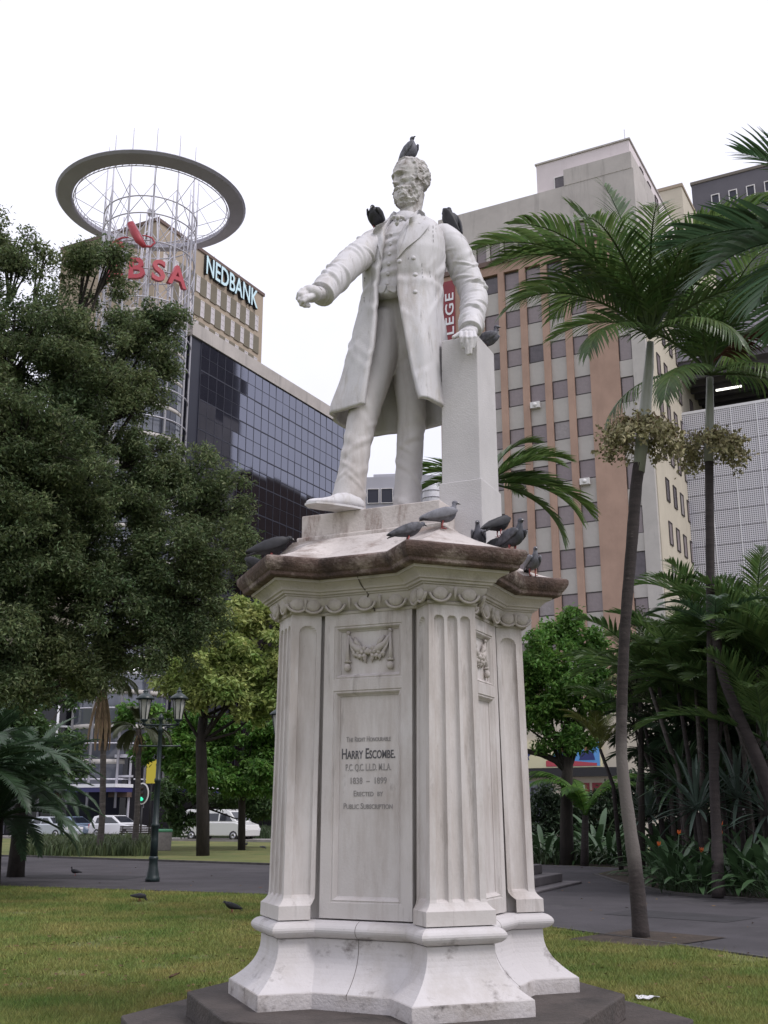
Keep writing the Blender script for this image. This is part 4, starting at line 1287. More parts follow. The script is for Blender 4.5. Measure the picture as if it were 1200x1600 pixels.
def shoe(heel, toe, name='shoe'):
    d = toe - heel; ln = d.length; d.normalize(); s = Vector((-d.y, d.x, 0))
    prof = [(0.0, .048, .08), (.08, .060, .11), (.25, .064, .135), (.45, .060, .118), (.60, .066, .080), (.75, .068, .056), (.88, .058, .046), (.96, .038, .036), (1.0, .014, .022)]
    rings = []
    for t, w, h in prof:
        c = heel + d * ln * t
        rings.append([c + s * w * cos(a) + Vector((0, 0, max(0.0, h * (0.35 + 0.65 * sin(a)) if sin(a) > 0 else 0.35 * h * (1 + sin(a))))) for a in np.linspace(0, 2 * pi, 17)[:-1]])
    bb_ = MB().loft(rings, True, True)
    o = bb_.build(name, M_mar, st, world=True)
    sb = MB()
    for t0, t1, w0, w1 in ((0.0, 0.25, .058, .088), (0.25, 0.62, .088, .096), (0.62, 0.9, .1, .084), (0.9, 1.02, .084, .02)):
        a, c = heel + d * ln * t0, heel + d * ln * t1
        z0 = Vector((0, 0, -0.012)); z1 = Vector((0, 0, 0.004))
        v = [a - s * w0 + z0, c - s * w1 + z0, c + s * w1 + z0, a + s * w0 + z0, a - s * w0 + z1, c - s * w1 + z1, c + s * w1 + z1, a + s * w0 + z1]
        sb.add(v, [(0, 3, 2, 1), (4, 5, 6, 7), (0, 1, 5, 4), (1, 2, 6, 5), (2, 3, 7, 6), (3, 0, 4, 7)])
    sb.build('sole', M_mar, o, world=True)


h = P(566, 797, 8.36); h.z = 3.932; t_ = P(479, 800, 8.16); t_.z = 3.932
shoe(h, t_)
h = P(640, 815, 8.78); h.z = 3.932; t_ = P(628, 815, 8.30); t_.z = 3.932
shoe(h, t_)

# lapels, collar and buttons, laid on the coat by sight-lines
dg = bpy.context.evaluated_depsgraph_get()
bvh = BVHTree.FromObject(coat, dg)
Minv = MW[st.name].inverted(); Eye = Minv @ Vector((0, 0, EYE))
bvh_v = BVHTree.FromObject(vest, dg)


def hit(u, v, tree=None):
    p = Minv @ at(u, v, 8.0); d = (p - Eye).normalized()
    r = (tree or bvh).ray_cast(Eye, d)
    return (r[0], r[1]) if r[0] is not None else None


def laid(name, edgeA, edgeB, parent, off=0.018, n=14, m=5, tree=None, thick=0.03):
    """cloth flap between two polylines given as sight-lines; drapes on the surface"""
    def poly(E, t):
        t *= len(E) - 1; i = min(int(t), len(E) - 2); f = t - i
        return E[i][0] * (1 - f) + E[i + 1][0] * f, E[i][1] * (1 - f) + E[i + 1][1] * f
    g = []
    for i in range(n + 1):
        a, c = poly(edgeA, i / n), poly(edgeB, i / n); row = []
        for j in range(m + 1):
            t = j / m; u, v = a[0] * (1 - t) + c[0] * t, a[1] * (1 - t) + c[1] * t
            h_ = hit(u, v, tree)
            row.append(h_)
        g.append(row)
    # fill misses and even out the depth
    dist = [[(h_[0] - Eye).length if h_ else None for h_ in row] for row in g]
    vals = [x for r_ in dist for x in r_ if x]; mean = sum(vals) / len(vals)
    D = np.array([[x if x and abs(x - mean) < 0.35 else mean for x in r_] for r_ in dist])
    for _ in range(6):
        E_ = np.pad(D, 1, mode='edge'); D = np.minimum(D, 0.25 * (E_[:-2, 1:-1] + E_[2:, 1:-1] + E_[1:-1, :-2] + E_[1:-1, 2:]))
    b = MB(); V = []
    for i in range(n + 1):
        a, c = poly(edgeA, i / n), poly(edgeB, i / n)
        for j in range(m + 1):
            t = j / m; u, v = a[0] * (1 - t) + c[0] * t, a[1] * (1 - t) + c[1] * t
            d = ((Minv @ at(u, v, 8.0)) - Eye).normalized()
            V.append(Eye + d * (D[i, j] - off))
    nn = len(V)
    V2 = [Eye + (p - Eye).normalized() * ((p - Eye).length + thick) for p in V]
    w = m + 1
    f = [(i * w + j, i * w + j + 1, (i + 1) * w + j + 1, (i + 1) * w + j) for i in range(n) for j in range(m)]
    f2 = [tuple(nn + k for k in reversed(q)) for q in f]
    rim = [(0 * w + j, 0 * w + j + 1) for j in range(m)] + [(i * w + m, (i + 1) * w + m) for i in range(n)] + [(n * w + j + 1, n * w + j) for j in reversed(range(m))] + [((i + 1) * w, i * w) for i in reversed(range(n))]
    f3 = [(a, a + nn, c + nn, c) for a, c in rim]
    b.add(V + V2, f + f2 + f3, 0, True)
    return b.build(name, M_mar, parent, bevel=0.004)


laid('lapel', [(609, 342), (603, 352), (598, 366), (599, 380), (597, 396), (596, 404)], [(602, 346), (588, 352), (582, 362), (588, 376), (593, 392), (595.5, 404)], coat)
laid('lapel', [(640, 340), (638, 352), (634, 366), (629, 380), (623, 396), (620, 404)], [(656, 334), (664, 346), (673, 350), (655, 372), (634, 388), (621, 404)], coat)
laid('collar', [(638, 339), (646, 333), (653, 328), (657, 327)], [(656, 350), (661, 345), (665, 339), (664, 333)], coat, off=0.022)
for (u, v) in ((646, 403), (649, 429), (649, 456), (624, 408)):
    h_ = hit(u, v)
    if h_:
        b = MB(); b.ball((0, 0, 0), (0.021, 0.021, 0.011), 10, 6)
        o = link('button', b.mesh('button', M_mar), coat); o.location = h_[0]; o.rotation_mode = 'QUATERNION'; o.rotation_quaternion = h_[1].to_track_quat('Z', 'Y')
for k in range(6):
    u, v = 611 - 1.2 * k, 366 + 15.5 * k
    h_ = hit(u, v, bvh_v)
    if h_:
        b = MB(); b.ball((0, 0, 0), (0.017, 0.017, 0.010), 10, 6)
        o = link('button', b.mesh('button', M_mar), vest); o.location = h_[0]; o.rotation_mode = 'QUATERNION'; o.rotation_quaternion = h_[1].to_track_quat('Z', 'Y')
# weather streaks run down from where the birds sit
M_streak = mat('black_streak', (0.07, 0.06, 0.055), 0.9, var=0.4, scale=30)
for (u, v0, v1, w) in ((676.5, 352, 379, 0.9), (697, 357, 386, 1.0), (701.5, 352, 374, 0.8), (681, 350, 362, 0.7), (659.5, 411, 434, 0.9), (672, 423, 434, 0.8), (655, 343, 352, 1.6), (660, 346, 356, 1.2), (570, 433, 440, 1.6), (568.5, 464, 474, 1.3), (571, 404, 412, 0.7), (638.5, 402, 406, 0.9), (692, 600, 606, .8)):
    vv = v0; rs_ = random.Random(int(u * 10))
    while vv < v1:
        ln_ = min(v1 - vv, rs_.uniform(2.5, 6.5)); uu = u + rs_.uniform(-.4, .4) + (vv - v0) * 0.04; w_2 = w * rs_.uniform(.45, 1.0)
        if hit(uu, vv + ln_ / 2): laid('stain', [(uu - w_2 * .2, vv), (uu - w_2 * .5, vv + ln_ * .4), (uu - .1, vv + ln_)], [(uu + w_2 * .2, vv), (uu + w_2 * .5, vv + ln_ * .55), (uu + .1, vv + ln_)], coat, off=0.003, n=4, m=2, thick=0.005).data.materials[0] = M_streak
        vv += ln_ + rs_.uniform(.5, 3.5)
# waistcoat points below, shirt front, cravat
laid('waistcoat_point', [(590, 446), (590, 456), (594, 461)], [(604, 446), (601, 454), (594.5, 461.5)], vest, off=0.012, n=6, m=4, tree=bvh_v)
laid('waistcoat_point', [(604, 446), (606, 453), (616, 458)], [(619, 446), (619, 455), (618, 459)], vest, off=0.014, n=6, m=4, tree=bvh_v)
b = MB()
b.tube([P(611, 343, 8.31), P(616, 339, 8.275), P(622, 338, 8.265), P(629, 340, 8.285), P(634, 345, 8.33)], [0.010, 0.022, 0.016, 0.022, 0.010], 12, squash=0.7)
b.ball(tuple(P(621.5, 339.5, 8.255)), (0.022, 0.020, 0.024), 12, 8)
b.tube([P(621, 343, 8.27), P(620, 349, 8.275), P(619.5, 353, 8.29)], [0.014, 0.020, 0.008], 8, squash=0.6)
b.build('cravat', M_mar, st, world=True)

# head
HO = P(641, 284, 8.56)
FD = R(58)
HX = Vector((-sin(FD), -cos(FD), 0)); HY = Vector((-HX.y * -1, 0, 0))
HY = Vector((0, 0, 1)).cross(HX)
_hp = R(7)
HZ = (Vector((0, 0, 1)) * cos(_hp) + HX * sin(_hp)); HX = (HX * cos(_hp) - Vector((0, 0, 1)) * sin(_hp))
HM = Matrix(((HX.x, HY.x, HZ.x, HO.x), (HX.y, HY.y, HZ.y, HO.y), (HX.z, HY.z, HZ.z, HO.z), (0, 0, 0, 1)))
b = MB(); rr = random.Random(12)
# head axes: x to the front of the face, y to his left, z up; sections: height, half width, front, back
HS = [(0.212, .012, -.010, -.030), (0.204, .050, .045, -.080), (0.186, .086, .088, -.122), (0.155, .112, .122, -.155), (0.115, .128, .145, -.176), (0.07, .134, .154, -.186), (0.03, .131, .150, -.186), (-0.02, .124, .143, -.172),
      (-0.06, .117, .140, -.140), (-0.10, .112, .145, -.098), (-0.14, .106, .156, -.055), (-0.18, .098, .164, -.022), (-0.215, .085, .158, .004), (-0.245, .064, .138, .030), (-0.265, .036, .115, .050), (-0.272, .010, .095, .075)]


def hsec(z):
    for a, c_ in zip(HS[:-1], HS[1:]):
        if c_[0] <= z <= a[0]:
            t = (a[0] - z) / (a[0] - c_[0]); t = t * t * (3 - 2 * t) * 0.35 + t * 0.65
            return [p * (1 - t) + q * t for p, q in zip(a[1:], c_[1:])]
    return HS[-1][1:]


def gs(a, s): return math.exp(-(a / s) ** 2)
def ridged(p, f):
    v = 0; amp = 1.0; tot = 0
    for o in range(2):
        v += amp * (1 - 2.6 * abs(mnoise.noise(p * f))); tot += amp; f *= 2.1; amp *= 0.45
    return v / tot


rows = []; NT = 190
for k in range(171):
    z = HS[0][0] + (HS[-1][0] - HS[0][0]) * k / 170
    w, xf, xb = hsec(z); xm = (xf + xb) * 0.5 * 0.25; row = []
    for q in range(NT):
        th = 2 * pi * q / NT
        ct, st_ = cos(th), sin(th)
        x = xm + (xf - xm) * (abs(ct) ** 0.85) if ct > 0 else xm + (xb - xm) * (abs(ct) ** 0.92)
        y = w * math.copysign(abs(st_) ** 0.92, st_)
        nx, ny = ct, st_ * 0.9
        ay = abs(y)
        d = 0.0                                # displacement towards the front
        if ct > 0:
            f = min(1.0, ct * 2.2)
            d += 0.021 * gs(z - 0.050 + 0.9 * max(0, ay - 0.055) ** 1.2, 0.013) * gs(ay - 0.045, 0.050)
            d -= 0.044 * gs(ay - 0.043, 0.026) * gs(z - 0.016, 0.017)
            d += 0.020 * gs(ay - 0.044, 0.015) * gs(z - 0.008, 0.010)
            d += 0.005 * gs(ay - 0.044, 0.022) * (gs(z - 0.021, 0.0045) + gs(z + 0.003, 0.0045))
            if z > -0.066: d += gs(y, 0.0135 + 0.006 * max(0, min(1, (0.03 - z) / 0.08))) * (0.008 + 0.050 * max(0, min(1, (0.055 - z) / 0.105)) ** 1.35) * (1 if z > -0.052 else max(0, 1 - (-0.052 - z) / 0.014))
            d += 0.020 * gs(ay - 0.021, 0.0095) * gs(z + 0.050, 0.010)
            d += 0.017 * gs(ay - 0.074, 0.024) * gs(z + 0.030, 0.016)
            d -= 0.014 * gs(ay - 0.070, 0.022) * gs(z + 0.066, 0.014)
            d -= 0.006 * gs(ay - 0.040, 0.012) * gs(z + 0.050, 0.014)
            zm = -0.086 - 0.42 * ay
            d += 0.026 * gs(z - zm, 0.015) * (1 if ay < 0.075 else max(0, 1 - (ay - 0.075) / 0.02)) * (1 - 0.45 * gs(y, 0.007)) * (1 + 0.25 * sin(ay * 190 + z * 160))
            d -= 0.013 * gs(ay, 0.030) * gs(z + 0.112, 0.007)
            d += 0.007 * gs(ay, 0.024) * gs(z + 0.124, 0.008)
            d *= f
        n_ = 0.0                               # displacement outwards: beard and hair
        beard = max(0.0, min(1.0, (-0.100 - z) / 0.02)) * (1 - 0.8 * gs(ay, 0.026) * gs(z + 0.118, 0.014)) * (1.0 if x > -0.01 else max(0, 1 + (x + 0.01) / 0.03))
        cheek = max(0.0, min(1.0, (ay - 0.085) / 0.015)) * max(0.0, min(1.0, (0.01 - z) / 0.03)) * max(0, min(1, (x + 0.01) / 0.02)) * max(0, min(1, (0.085 - x) / 0.03))
        bm = max(beard, cheek)
        pv = Vector((x, y, z))
        if bm > 0: n_ += bm * (0.006 + 0.021 * ridged(Vector((x, y * 1.0, z * 0.72 + 0.01 * sin(y * 90))), 27))
        hl = 0.125 - 0.10 * max(0, min(1, (0.135 - abs(z - 0.10)) / 0.1)) if z > 0 else 0
        front_line = 0.035 if z < 0.10 else 0.035 + (z - 0.10) * 0.75
        hair = max(0.0, min(1.0, (front_line - x) / 0.022)) * max(0.0, min(1.0, (z + 0.085 + max(0, x + .02) * 1.1) / 0.02))
        if hair > 0:
            wv = Vector((x * 0.8 + 0.02 * sin(z * 60), y, z * 0.9 + 0.015 * sin(x * 70 + y * 40)))
            n_ += hair * (0.006 + 0.018 * ridged(wv + Vector((3, 1, 7)), 23))
        row.append((x + d + nx * n_, y + ny * n_, z + (0.4 * n_ if z > 0.15 else -0.25 * n_ * (z < -0.2))))
    rows.append(row)
b.loft(rows, True, True)
for s in (-1, 1):
    b.ball((-0.012, s * 0.128, -0.012), (0.026, 0.016, 0.042), 12, 8)   # ear
    b.tube([(-0.012 + 0.032 * sin(a), s * 0.143, -0.006 + 0.048 * cos(a)) for a in np.linspace(-0.6, 3.6, 10)], 0.0085, 7)
nb_ = MB(); nb_.v = [tuple(HM @ Vector(p)) for p in b.v]; nb_.f = b.f; nb_.m = b.m; nb_.sm = b.sm
top = HM @ Vector((-0.035, 0, -0.10)); bot = C0 + EV * 0.04 + NV * -0.02 + Vector((0, 0, 6.55))
nb_.tube([top, top * 0.5 + bot * 0.5, bot], [0.092, 0.096, 0.125], 20)
head = remeshed('head', nb_, st, M_headm, 0.0042, 1, None, 0.35)
b = MB(); nk = top * 0.28 + bot * 0.72; ax = (top - bot).normalized()
b.tube([nk - ax * 0.10, nk + ax * 0.03, nk + ax * 0.032], [0.142, 0.128, 0.112], 22); b.build('shirt_collar', M_mar, st, world=True)


def finger(b, pts, r0, r1):
    pts = [Vector(p) for p in pts]; n = len(pts)
    b.tube(pts, [r0 + (r1 - r0) * i / (n - 1) for i in range(n)], 9)
    for i, p in enumerate(pts): b.ball(tuple(p), (r0 + (r1 - r0) * i / (n - 1)) * 1.04, 9, 7)


# his left hand, resting over the front edge of the pillar
b = MB()
w_ = P(735, 513, 8.28)
b.ball(tuple(P(732, 520, 8.235)), (0.082, 0.060, 0.040), 14, 10)
b.tube([w_, P(733, 519, 8.23)], [0.062, 0.075], 14, squash=0.6)
for pts in ([(720.5, 522, 8.19), (720.5, 528, 8.155), (721.5, 535, 8.155), (723.5, 542, 8.165)], [(727.5, 521, 8.18), (728, 528, 8.14), (729.5, 541, 8.15), (730.5, 553, 8.155)],
            [(734.5, 521, 8.18), (735, 528, 8.14), (735, 540, 8.15), (735, 552, 8.155)], [(741, 521, 8.19), (742, 527, 8.155), (741, 535, 8.16), (739.5, 543, 8.165)]):
    finger(b, [P(*q) for q in pts], 0.021, 0.016)
finger(b, [P(724, 519, 8.22), P(716, 523, 8.20), P(709, 527, 8.19)], 0.024, 0.018)
remeshed('hand', b, st, M_mar, 0.006, 2, None, 0.4)
# his right hand, held out half closed with the forefinger bent to the thumb
b = MB()
b.tube([P(502, 459, 7.97), P(492, 458, 7.87)], [0.072, 0.070], 14, squash=0.8)
b.ball(tuple(P(486, 459, 7.82)), (0.088, 0.090, 0.066), 16, 12)
for pts in ([(481, 452.5, 7.79), (472, 454, 7.74), (467.5, 459, 7.72), (465.5, 466, 7.74)], [(480, 457, 7.77), (471, 461, 7.70), (468, 469, 7.70), (473, 474, 7.75)],
            [(481, 461, 7.78), (473, 466, 7.70), (471, 475, 7.71), (477, 477.5, 7.77)], [(484, 465, 7.80), (477, 470, 7.73), (476, 477, 7.74), (482, 477.5, 7.79)]):
    finger(b, [P(*q) for q in pts], 0.025, 0.019)
finger(b, [P(489, 462, 7.78), P(480, 466, 7.70), P(474, 471, 7.68)], 0.027, 0.019)
remeshed('hand', b, st, M_mar, 0.0065, 2, None, 0.4)
# ============================================================ BIRDS
M_pig = mat('pigeon_grey', (0.10, 0.10, 0.122), 0.6, var=0.5, scale=14, stain=[((0.035, 0.04, 0.045), 0.8, 9, (1, 1, 1), 0.55)])
M_pigw = mat('pigeon_wing', (0.13, 0.13, 0.15), 0.65, var=0.6, scale=26, stain=[((0.016, 0.016, 0.02), 0.95, 12, (2.5, 1, 1), 0.53)])
M_pigd = mat('pigeon_dark', (0.022, 0.022, 0.027), 0.6, var=0.4, scale=16)
M_beak = mat('pigeon_beak', (0.03, 0.028, 0.028), 0.4)
M_cere = mat('pigeon_cere', (0.6, 0.58, 0.55), 0.6)
M_leg = mat('pigeon_leg', (0.30, 0.075, 0.07), 0.6)


def pigeon_meshes(spine, head, hdir, wing_z=0.0, dark=False):
    """spine: (x,z,half width,half height) from tail root to neck; head: centre; returns list of (name, mesh)"""
    mb = M_pigd if dark else M_pig
    b = MB(); rings = []
    n = 14
    # resample smoothly
    pts = []
    for i in range(len(spine) - 1):
        for t in (0, 0.34, 0.67):
            p0 = spine[max(i - 1, 0)]; p1 = spine[i]; p2 = spine[i + 1]; p3 = spine[min(i + 2, len(spine) - 1)]
            pts.append(tuple(0.5 * (2 * c1 + (c2 - c0) * t + (2 * c0 - 5 * c1 + 4 * c2 - c3) * t * t + (3 * c1 - c0 - 3 * c2 + c3) * t ** 3) for c0, c1, c2, c3 in zip(p0, p1, p2, p3)))
    pts.append(spine[-1])
    for i, (x, z, w, h) in enumerate(pts):
        q0, q1 = pts[max(i - 1, 0)], pts[min(i + 1, len(pts) - 1)]
        tx, tz = q1[0] - q0[0], q1[1] - q0[1]; l = math.hypot(tx, tz) or 1; tx /= l; tz /= l
        rings.append([(x - tz * h * sin(a), w * cos(a), z + tx * h * sin(a)) for a in np.linspace(0, 2 * pi, n + 1)[:-1]])
    b.loft(rings, True, True)
    b.ball(head, (0.027, 0.021, 0.023), 12, 8)
    out = [('body', b.mesh('pigeon', mb))]
    hd = Vector(hdir).normalized(); hc = Vector(head)
    b = MB(); b.tube([hc + hd * 0.018, hc + hd * 0.036, hc + hd * 0.052 + Vector((0, 0, -0.006))], [0.010, 0.0065, 0.001], 7)
    beak = b.mesh('beak', M_beak)
    b = MB(); b.ball(tuple(hc + hd * 0.029 + Vector((0, 0, 0.006))), 0.0065, 6, 5); cere = b.mesh('cere', M_cere)
    out += [('beak', beak), ('cere', cere)]
    i0 = len(spine) // 2
    sx, sz = spine[i0][0], spine[i0][1]; tx_, tz_ = spine[0][0], spine[0][1]
    for s in (-1, 1):
        b = MB(); rings = []
        L_ = Vector((tx_ - sx - 0.075, 0, tz_ - sz - 0.01)); 
        for t, w, y in ((-0.22, 0.010, 0.044), (-0.08, 0.036, 0.056), (0.15, 0.048, 0.062), (0.45, 0.044, 0.056), (0.72, 0.030, 0.041), (0.92, 0.016, 0.027), (1.0, 0.006, 0.020)):
            c = Vector((sx, 0, sz)) + L_ * t + Vector((0, 0, 0.012 + wing_z))
            d = L_.normalized(); up = Vector((-d.z, 0, d.x)) * (-1 if d.x < 0 else 1)
            rings.append([c + up * w * sin(a) + Vector((0, s * (y + 0.010 * cos(a)), 0)) for a in np.linspace(0, 2 * pi, 9)[:-1]])
        b.loft(rings, True, True)
        out.append(('wing', b.mesh('wing', M_pigd if dark else M_pigw)))
    b = MB(); d = Vector((tx_ - spine[1][0], 0, tz_ - spine[1][1])).normalized()
    c0 = Vector((tx_, 0, tz_)) - d * 0.03; up = Vector((-d.z, 0, d.x))
    rings = [[c + up * h * sin(a) + Vector((0, w * cos(a), 0)) for a in np.linspace(0, 2 * pi, 9)[:-1]] for c, w, h in ((c0, .022, .012), (c0 + d * 0.06, .030, .008), (c0 + d * 0.105, .038, .004))]
    b.loft(rings, True, True, smooth=False); out.append(('tail', b.mesh('tail', M_pigd)))
    for s in (-1, 1):
        b = MB(); b.tube([(0.0, s * 0.028, 0.075), (-0.008, s * 0.028, 0.035), (0.0, s * 0.028, 0.006)], [0.011, 0.006, 0.005], 6)
        for a in (-0.5, 0, 0.5, pi):
            b.tube([(0, s * 0.028, 0.006), (0.032 * cos(a), s * 0.028 + 0.032 * sin(a), 0.003)], [0.005, 0.0025], 5)
        out.append(('leg', b.mesh('leg', M_leg)))
    return out


KINDS = {
    'stand': pigeon_meshes([(-0.135, 0.098, .012, .010), (-0.095, 0.108, .038, .030), (-0.035, 0.122, .058, .052), (0.025, 0.128, .064, .062), (0.068, 0.145, .054, .056), (0.092, 0.182, .033, .034), (0.104, 0.215, .022, .022), (0.108, 0.240, .020, .019)], (0.112, 0, 0.248), (1, 0, -0.15)),
    'lean': pigeon_meshes([(-0.135, 0.075, .012, .010), (-0.095, 0.092, .038, .030), (-0.035, 0.118, .058, .052), (0.028, 0.135, .062, .058), (0.075, 0.160, .050, .048), (0.108, 0.185, .033, .032), (0.128, 0.200, .024, .022), (0.138, 0.205, .021, .02)], (0.145, 0, 0.208), (1, 0, -0.35)),
    'hunch': pigeon_meshes([(-0.120, 0.060, .012, .010), (-0.090, 0.078, .040, .030), (-0.040, 0.108, .062, .058), (0.012, 0.130, .070, .068), (0.048, 0.152, .062, .058), (0.065, 0.175, .046, .042), (0.070, 0.195, .034, .030), (0.074, 0.206, .026, .022)], (0.080, 0, 0.205), (1, 0, -0.5), dark=True),
    'stretch': pigeon_meshes([(-0.105, 0.030, .012, .010), (-0.085, 0.060, .034, .028), (-0.048, 0.105, .056, .050), (-0.010, 0.150, .062, .058), (0.012, 0.195, .052, .050), (0.012, 0.240, .034, .034), (0.006, 0.278, .023, .023), (0.006, 0.300, .020, .019)], (0.010, 0, 0.308), (1, 0, 0.25)),
    'peck': pigeon_meshes([(-0.135, 0.115, .012, .010), (-0.095, 0.115, .038, .030), (-0.035, 0.115, .058, .052), (0.028, 0.108, .060, .056), (0.075, 0.098, .048, .046), (0.112, 0.070, .032, .031), (0.135, 0.042, .022, .022), (0.142, 0.032, .020, .019)], (0.148, 0, 0.028), (0.6, 0, -1), dark=True),
}
_first = {}
_pm = [(M_pig, M_pigw), (M_pigd, M_pigd), (mat('pigeon_slate', (0.065, 0.068, 0.085), 0.55, var=0.5, scale=12), mat('pigeon_slate_wing', (0.085, 0.085, 0.10), 0.6, var=0.6, scale=20, stain=[((0.30, 0.30, 0.32), 0.8, 8, (2, 1, 1), 0.60)])),
       (mat('pigeon_pale', (0.14, 0.14, 0.165), 0.6, var=0.5, scale=12, stain=[((0.03, 0.05, 0.045), 0.85, 7, (1, 1, 1), 0.54)]), mat('pigeon_pale_wing', (0.20, 0.20, 0.225), 0.65, var=0.3, scale=12, stain=[((0.012, 0.012, 0.015), 0.95, 7, (2.2, 1, 1), 0.56)]))]
_pi = [0]


def pigeon(kind, pos, yaw, label, group='pigeons on the monument', s=1.0, pitch=0.0):
    if kind not in _first:
        r = empty('pigeon', (0, 0, 0)); _first[kind] = r
        for nme, me in KINDS[kind]: link(nme, me, r)
        o = r
    else:
        o = copy_tree(_first[kind])
    o.location = pos; o.rotation_euler = (0, -pitch, yaw); s *= 0.75; o.scale = (s, s, s)
    dark = kind in ('hunch', 'peck')
    bm_, wm_ = _pm[(1, 2)[_pi[0] % 2]] if dark else _pm[(0, 2, 3)[_pi[0] % 3]]
    _pi[0] += 1
    if 'dark' in label: bm_, wm_ = _pm[1]
    if 'pale wing' in label: bm_, wm_ = _pm[3]
    for ch in o.children:
        k = ch.name.split('.')[0]
        if k in ('body', 'wing'):
            ch.material_slots[0].link = 'OBJECT'; ch.material_slots[0].material = bm_ if k == 'body' else wm_
    return tag(o, label, 'pigeon', group)


def perch(u, v, lo=6.0, only=None):
    """where a sight-line meets the monument"""
    dgx = bpy.context.evaluated_depsgraph_get()
    o = Vector((0, 0, EYE)); d = (at(u, v, 8.0) - o).normalized()
    ok, loc, nrm, idx, ob, mx = scene.ray_cast(dgx, o, d)
    return loc


def cap_point(x, y):
    """top of the monument under a point given in monument axes"""
    dgx = bpy.context.evaluated_depsgraph_get()
    p = MW[ped.name] @ Vector((x, y, 0))
    ok, loc, nrm, idx, ob, mx = scene.ray_cast(dgx, Vector((p.x, p.y, 3.70 if abs(x) > .8 or abs(y) > .55 else 4.5)), Vector((0, 0, -1)))
    return loc


def drop(u, v, Y, ztop):
    """point on top of the monument at a sight-line's side position and distance Y"""
    dgx = bpy.context.evaluated_depsgraph_get()
    p = at(u, v, Y)
    ok, loc, nrm, idx, ob, mx = scene.ray_cast(dgx, Vector((p.x, p.y, ztop)), Vector((0, 0, -1)))
    return loc


TOR = R(180)
# yaw 0 looks to the right of the picture (+X); -90 looks at the camera
pigeon('stretch', drop(643, 250, 8.60, 9.0) + Vector((0, 0, -0.035)), R(-42), 'pigeon stretching its neck up on top of the statue\'s head', s=1.2)
pigeon('hunch', drop(589, 352, 8.64, 7.2) + Vector((0, 0, -0.03)), R(250), 'hunched dark pigeon on the shoulder of the statue\'s outstretched arm', s=1.3, pitch=R(-10))
pigeon('hunch', drop(693, 345, 8.70, 7.2) + Vector((0, 0, -0.01)), R(140), 'dark pigeon seen from behind on the shoulder above the pillar', s=1.3, pitch=R(38))
pigeon('stand', MW[ped.name] @ Vector((0.665, 0.285, 5.395)), R(-25), 'pigeon on the pillar top behind the marble hand', s=1.15)
pigeon('lean', drop(638, 850, 7.60, 3.9), R(15), 'pigeon leaning forward on the cornice edge, tail over the rim', s=1.0)
pigeon('stand', drop(692, 830, 7.86, 3.9), R(5), 'pigeon standing in profile against the statue slab, facing right', s=1.12)
pigeon('stand', drop(748, 835, 8.02, 3.9), R(-100), 'plump pigeon facing the camera in front of the pillar foot', s=1.1)
pigeon('stand', drop(801, 858, 7.76, 3.9), R(-60), 'largest pigeon of the huddle on the cornice corner, breast to the camera', s=1.25)
pigeon('hunch', drop(781, 850, 7.82, 3.9), R(30), 'pigeon half hidden behind the big one at the cornice corner', s=1.05)
pigeon('hunch', drop(774, 862, 7.98, 3.9), R(-40), 'small dark pigeon behind the right side of the huddle on the cornice', s=1.05)
pigeon('stand', drop(832, 885, 8.50, 3.9), R(-80), 'pigeon with pale wing on the cornice over the right hand panel', s=1.1)
pigeon('lean', drop(424, 872, 8.42, 3.9), R(10), 'dark pigeon leaning forward at the left end of the cornice', s=1.3)
pigeon('hunch', drop(399, 888, 8.60, 3.9), R(170), 'pigeon squatting low behind the crouching one at the cornice end', s=1.05)
for (u, v, k, yaw, lb) in ((117, 1369, 'stand', 190, 'pigeon walking on the asphalt path near the dark cycad'), (218, 1409, 'peck', 10, 'pigeon pecking in the grass at the path edge'),
                           (362, 1428, 'lean', 200, 'dark pigeon in the grass left of the pedestal'), (384, 1323, 'stand', 60, 'tiny pigeon on the far strip of lawn'),
                           (411, 1327, 'peck', 0, 'tiny pecking pigeon on the far lawn beside the pedestal edge')):
    p = ground_at(u, v); pigeon(k, (p.x, p.y, 0.012), R(yaw), lb, 'pigeons on the ground', 1.15)

# ============================================================ STREET FURNITURE
M_green = mat('lamp_green', (0.012, 0.024, 0.024), 0.4, var=0.3, scale=4, spec=0.6)
M_lglass = mat('lantern_glass', (0.42, 0.42, 0.38), 0.3, var=0.15, scale=5)
M_bench = mat('bench_wood', (0.022, 0.016, 0.014), 0.7, var=0.3, scale=6)
M_bin = mat('bin_concrete', (0.22, 0.20, 0.19), 0.9, var=0.2, scale=6, bump=0.4)
M_binlid = mat('bin_lid_green', (0.10, 0.30, 0.17), 0.5)


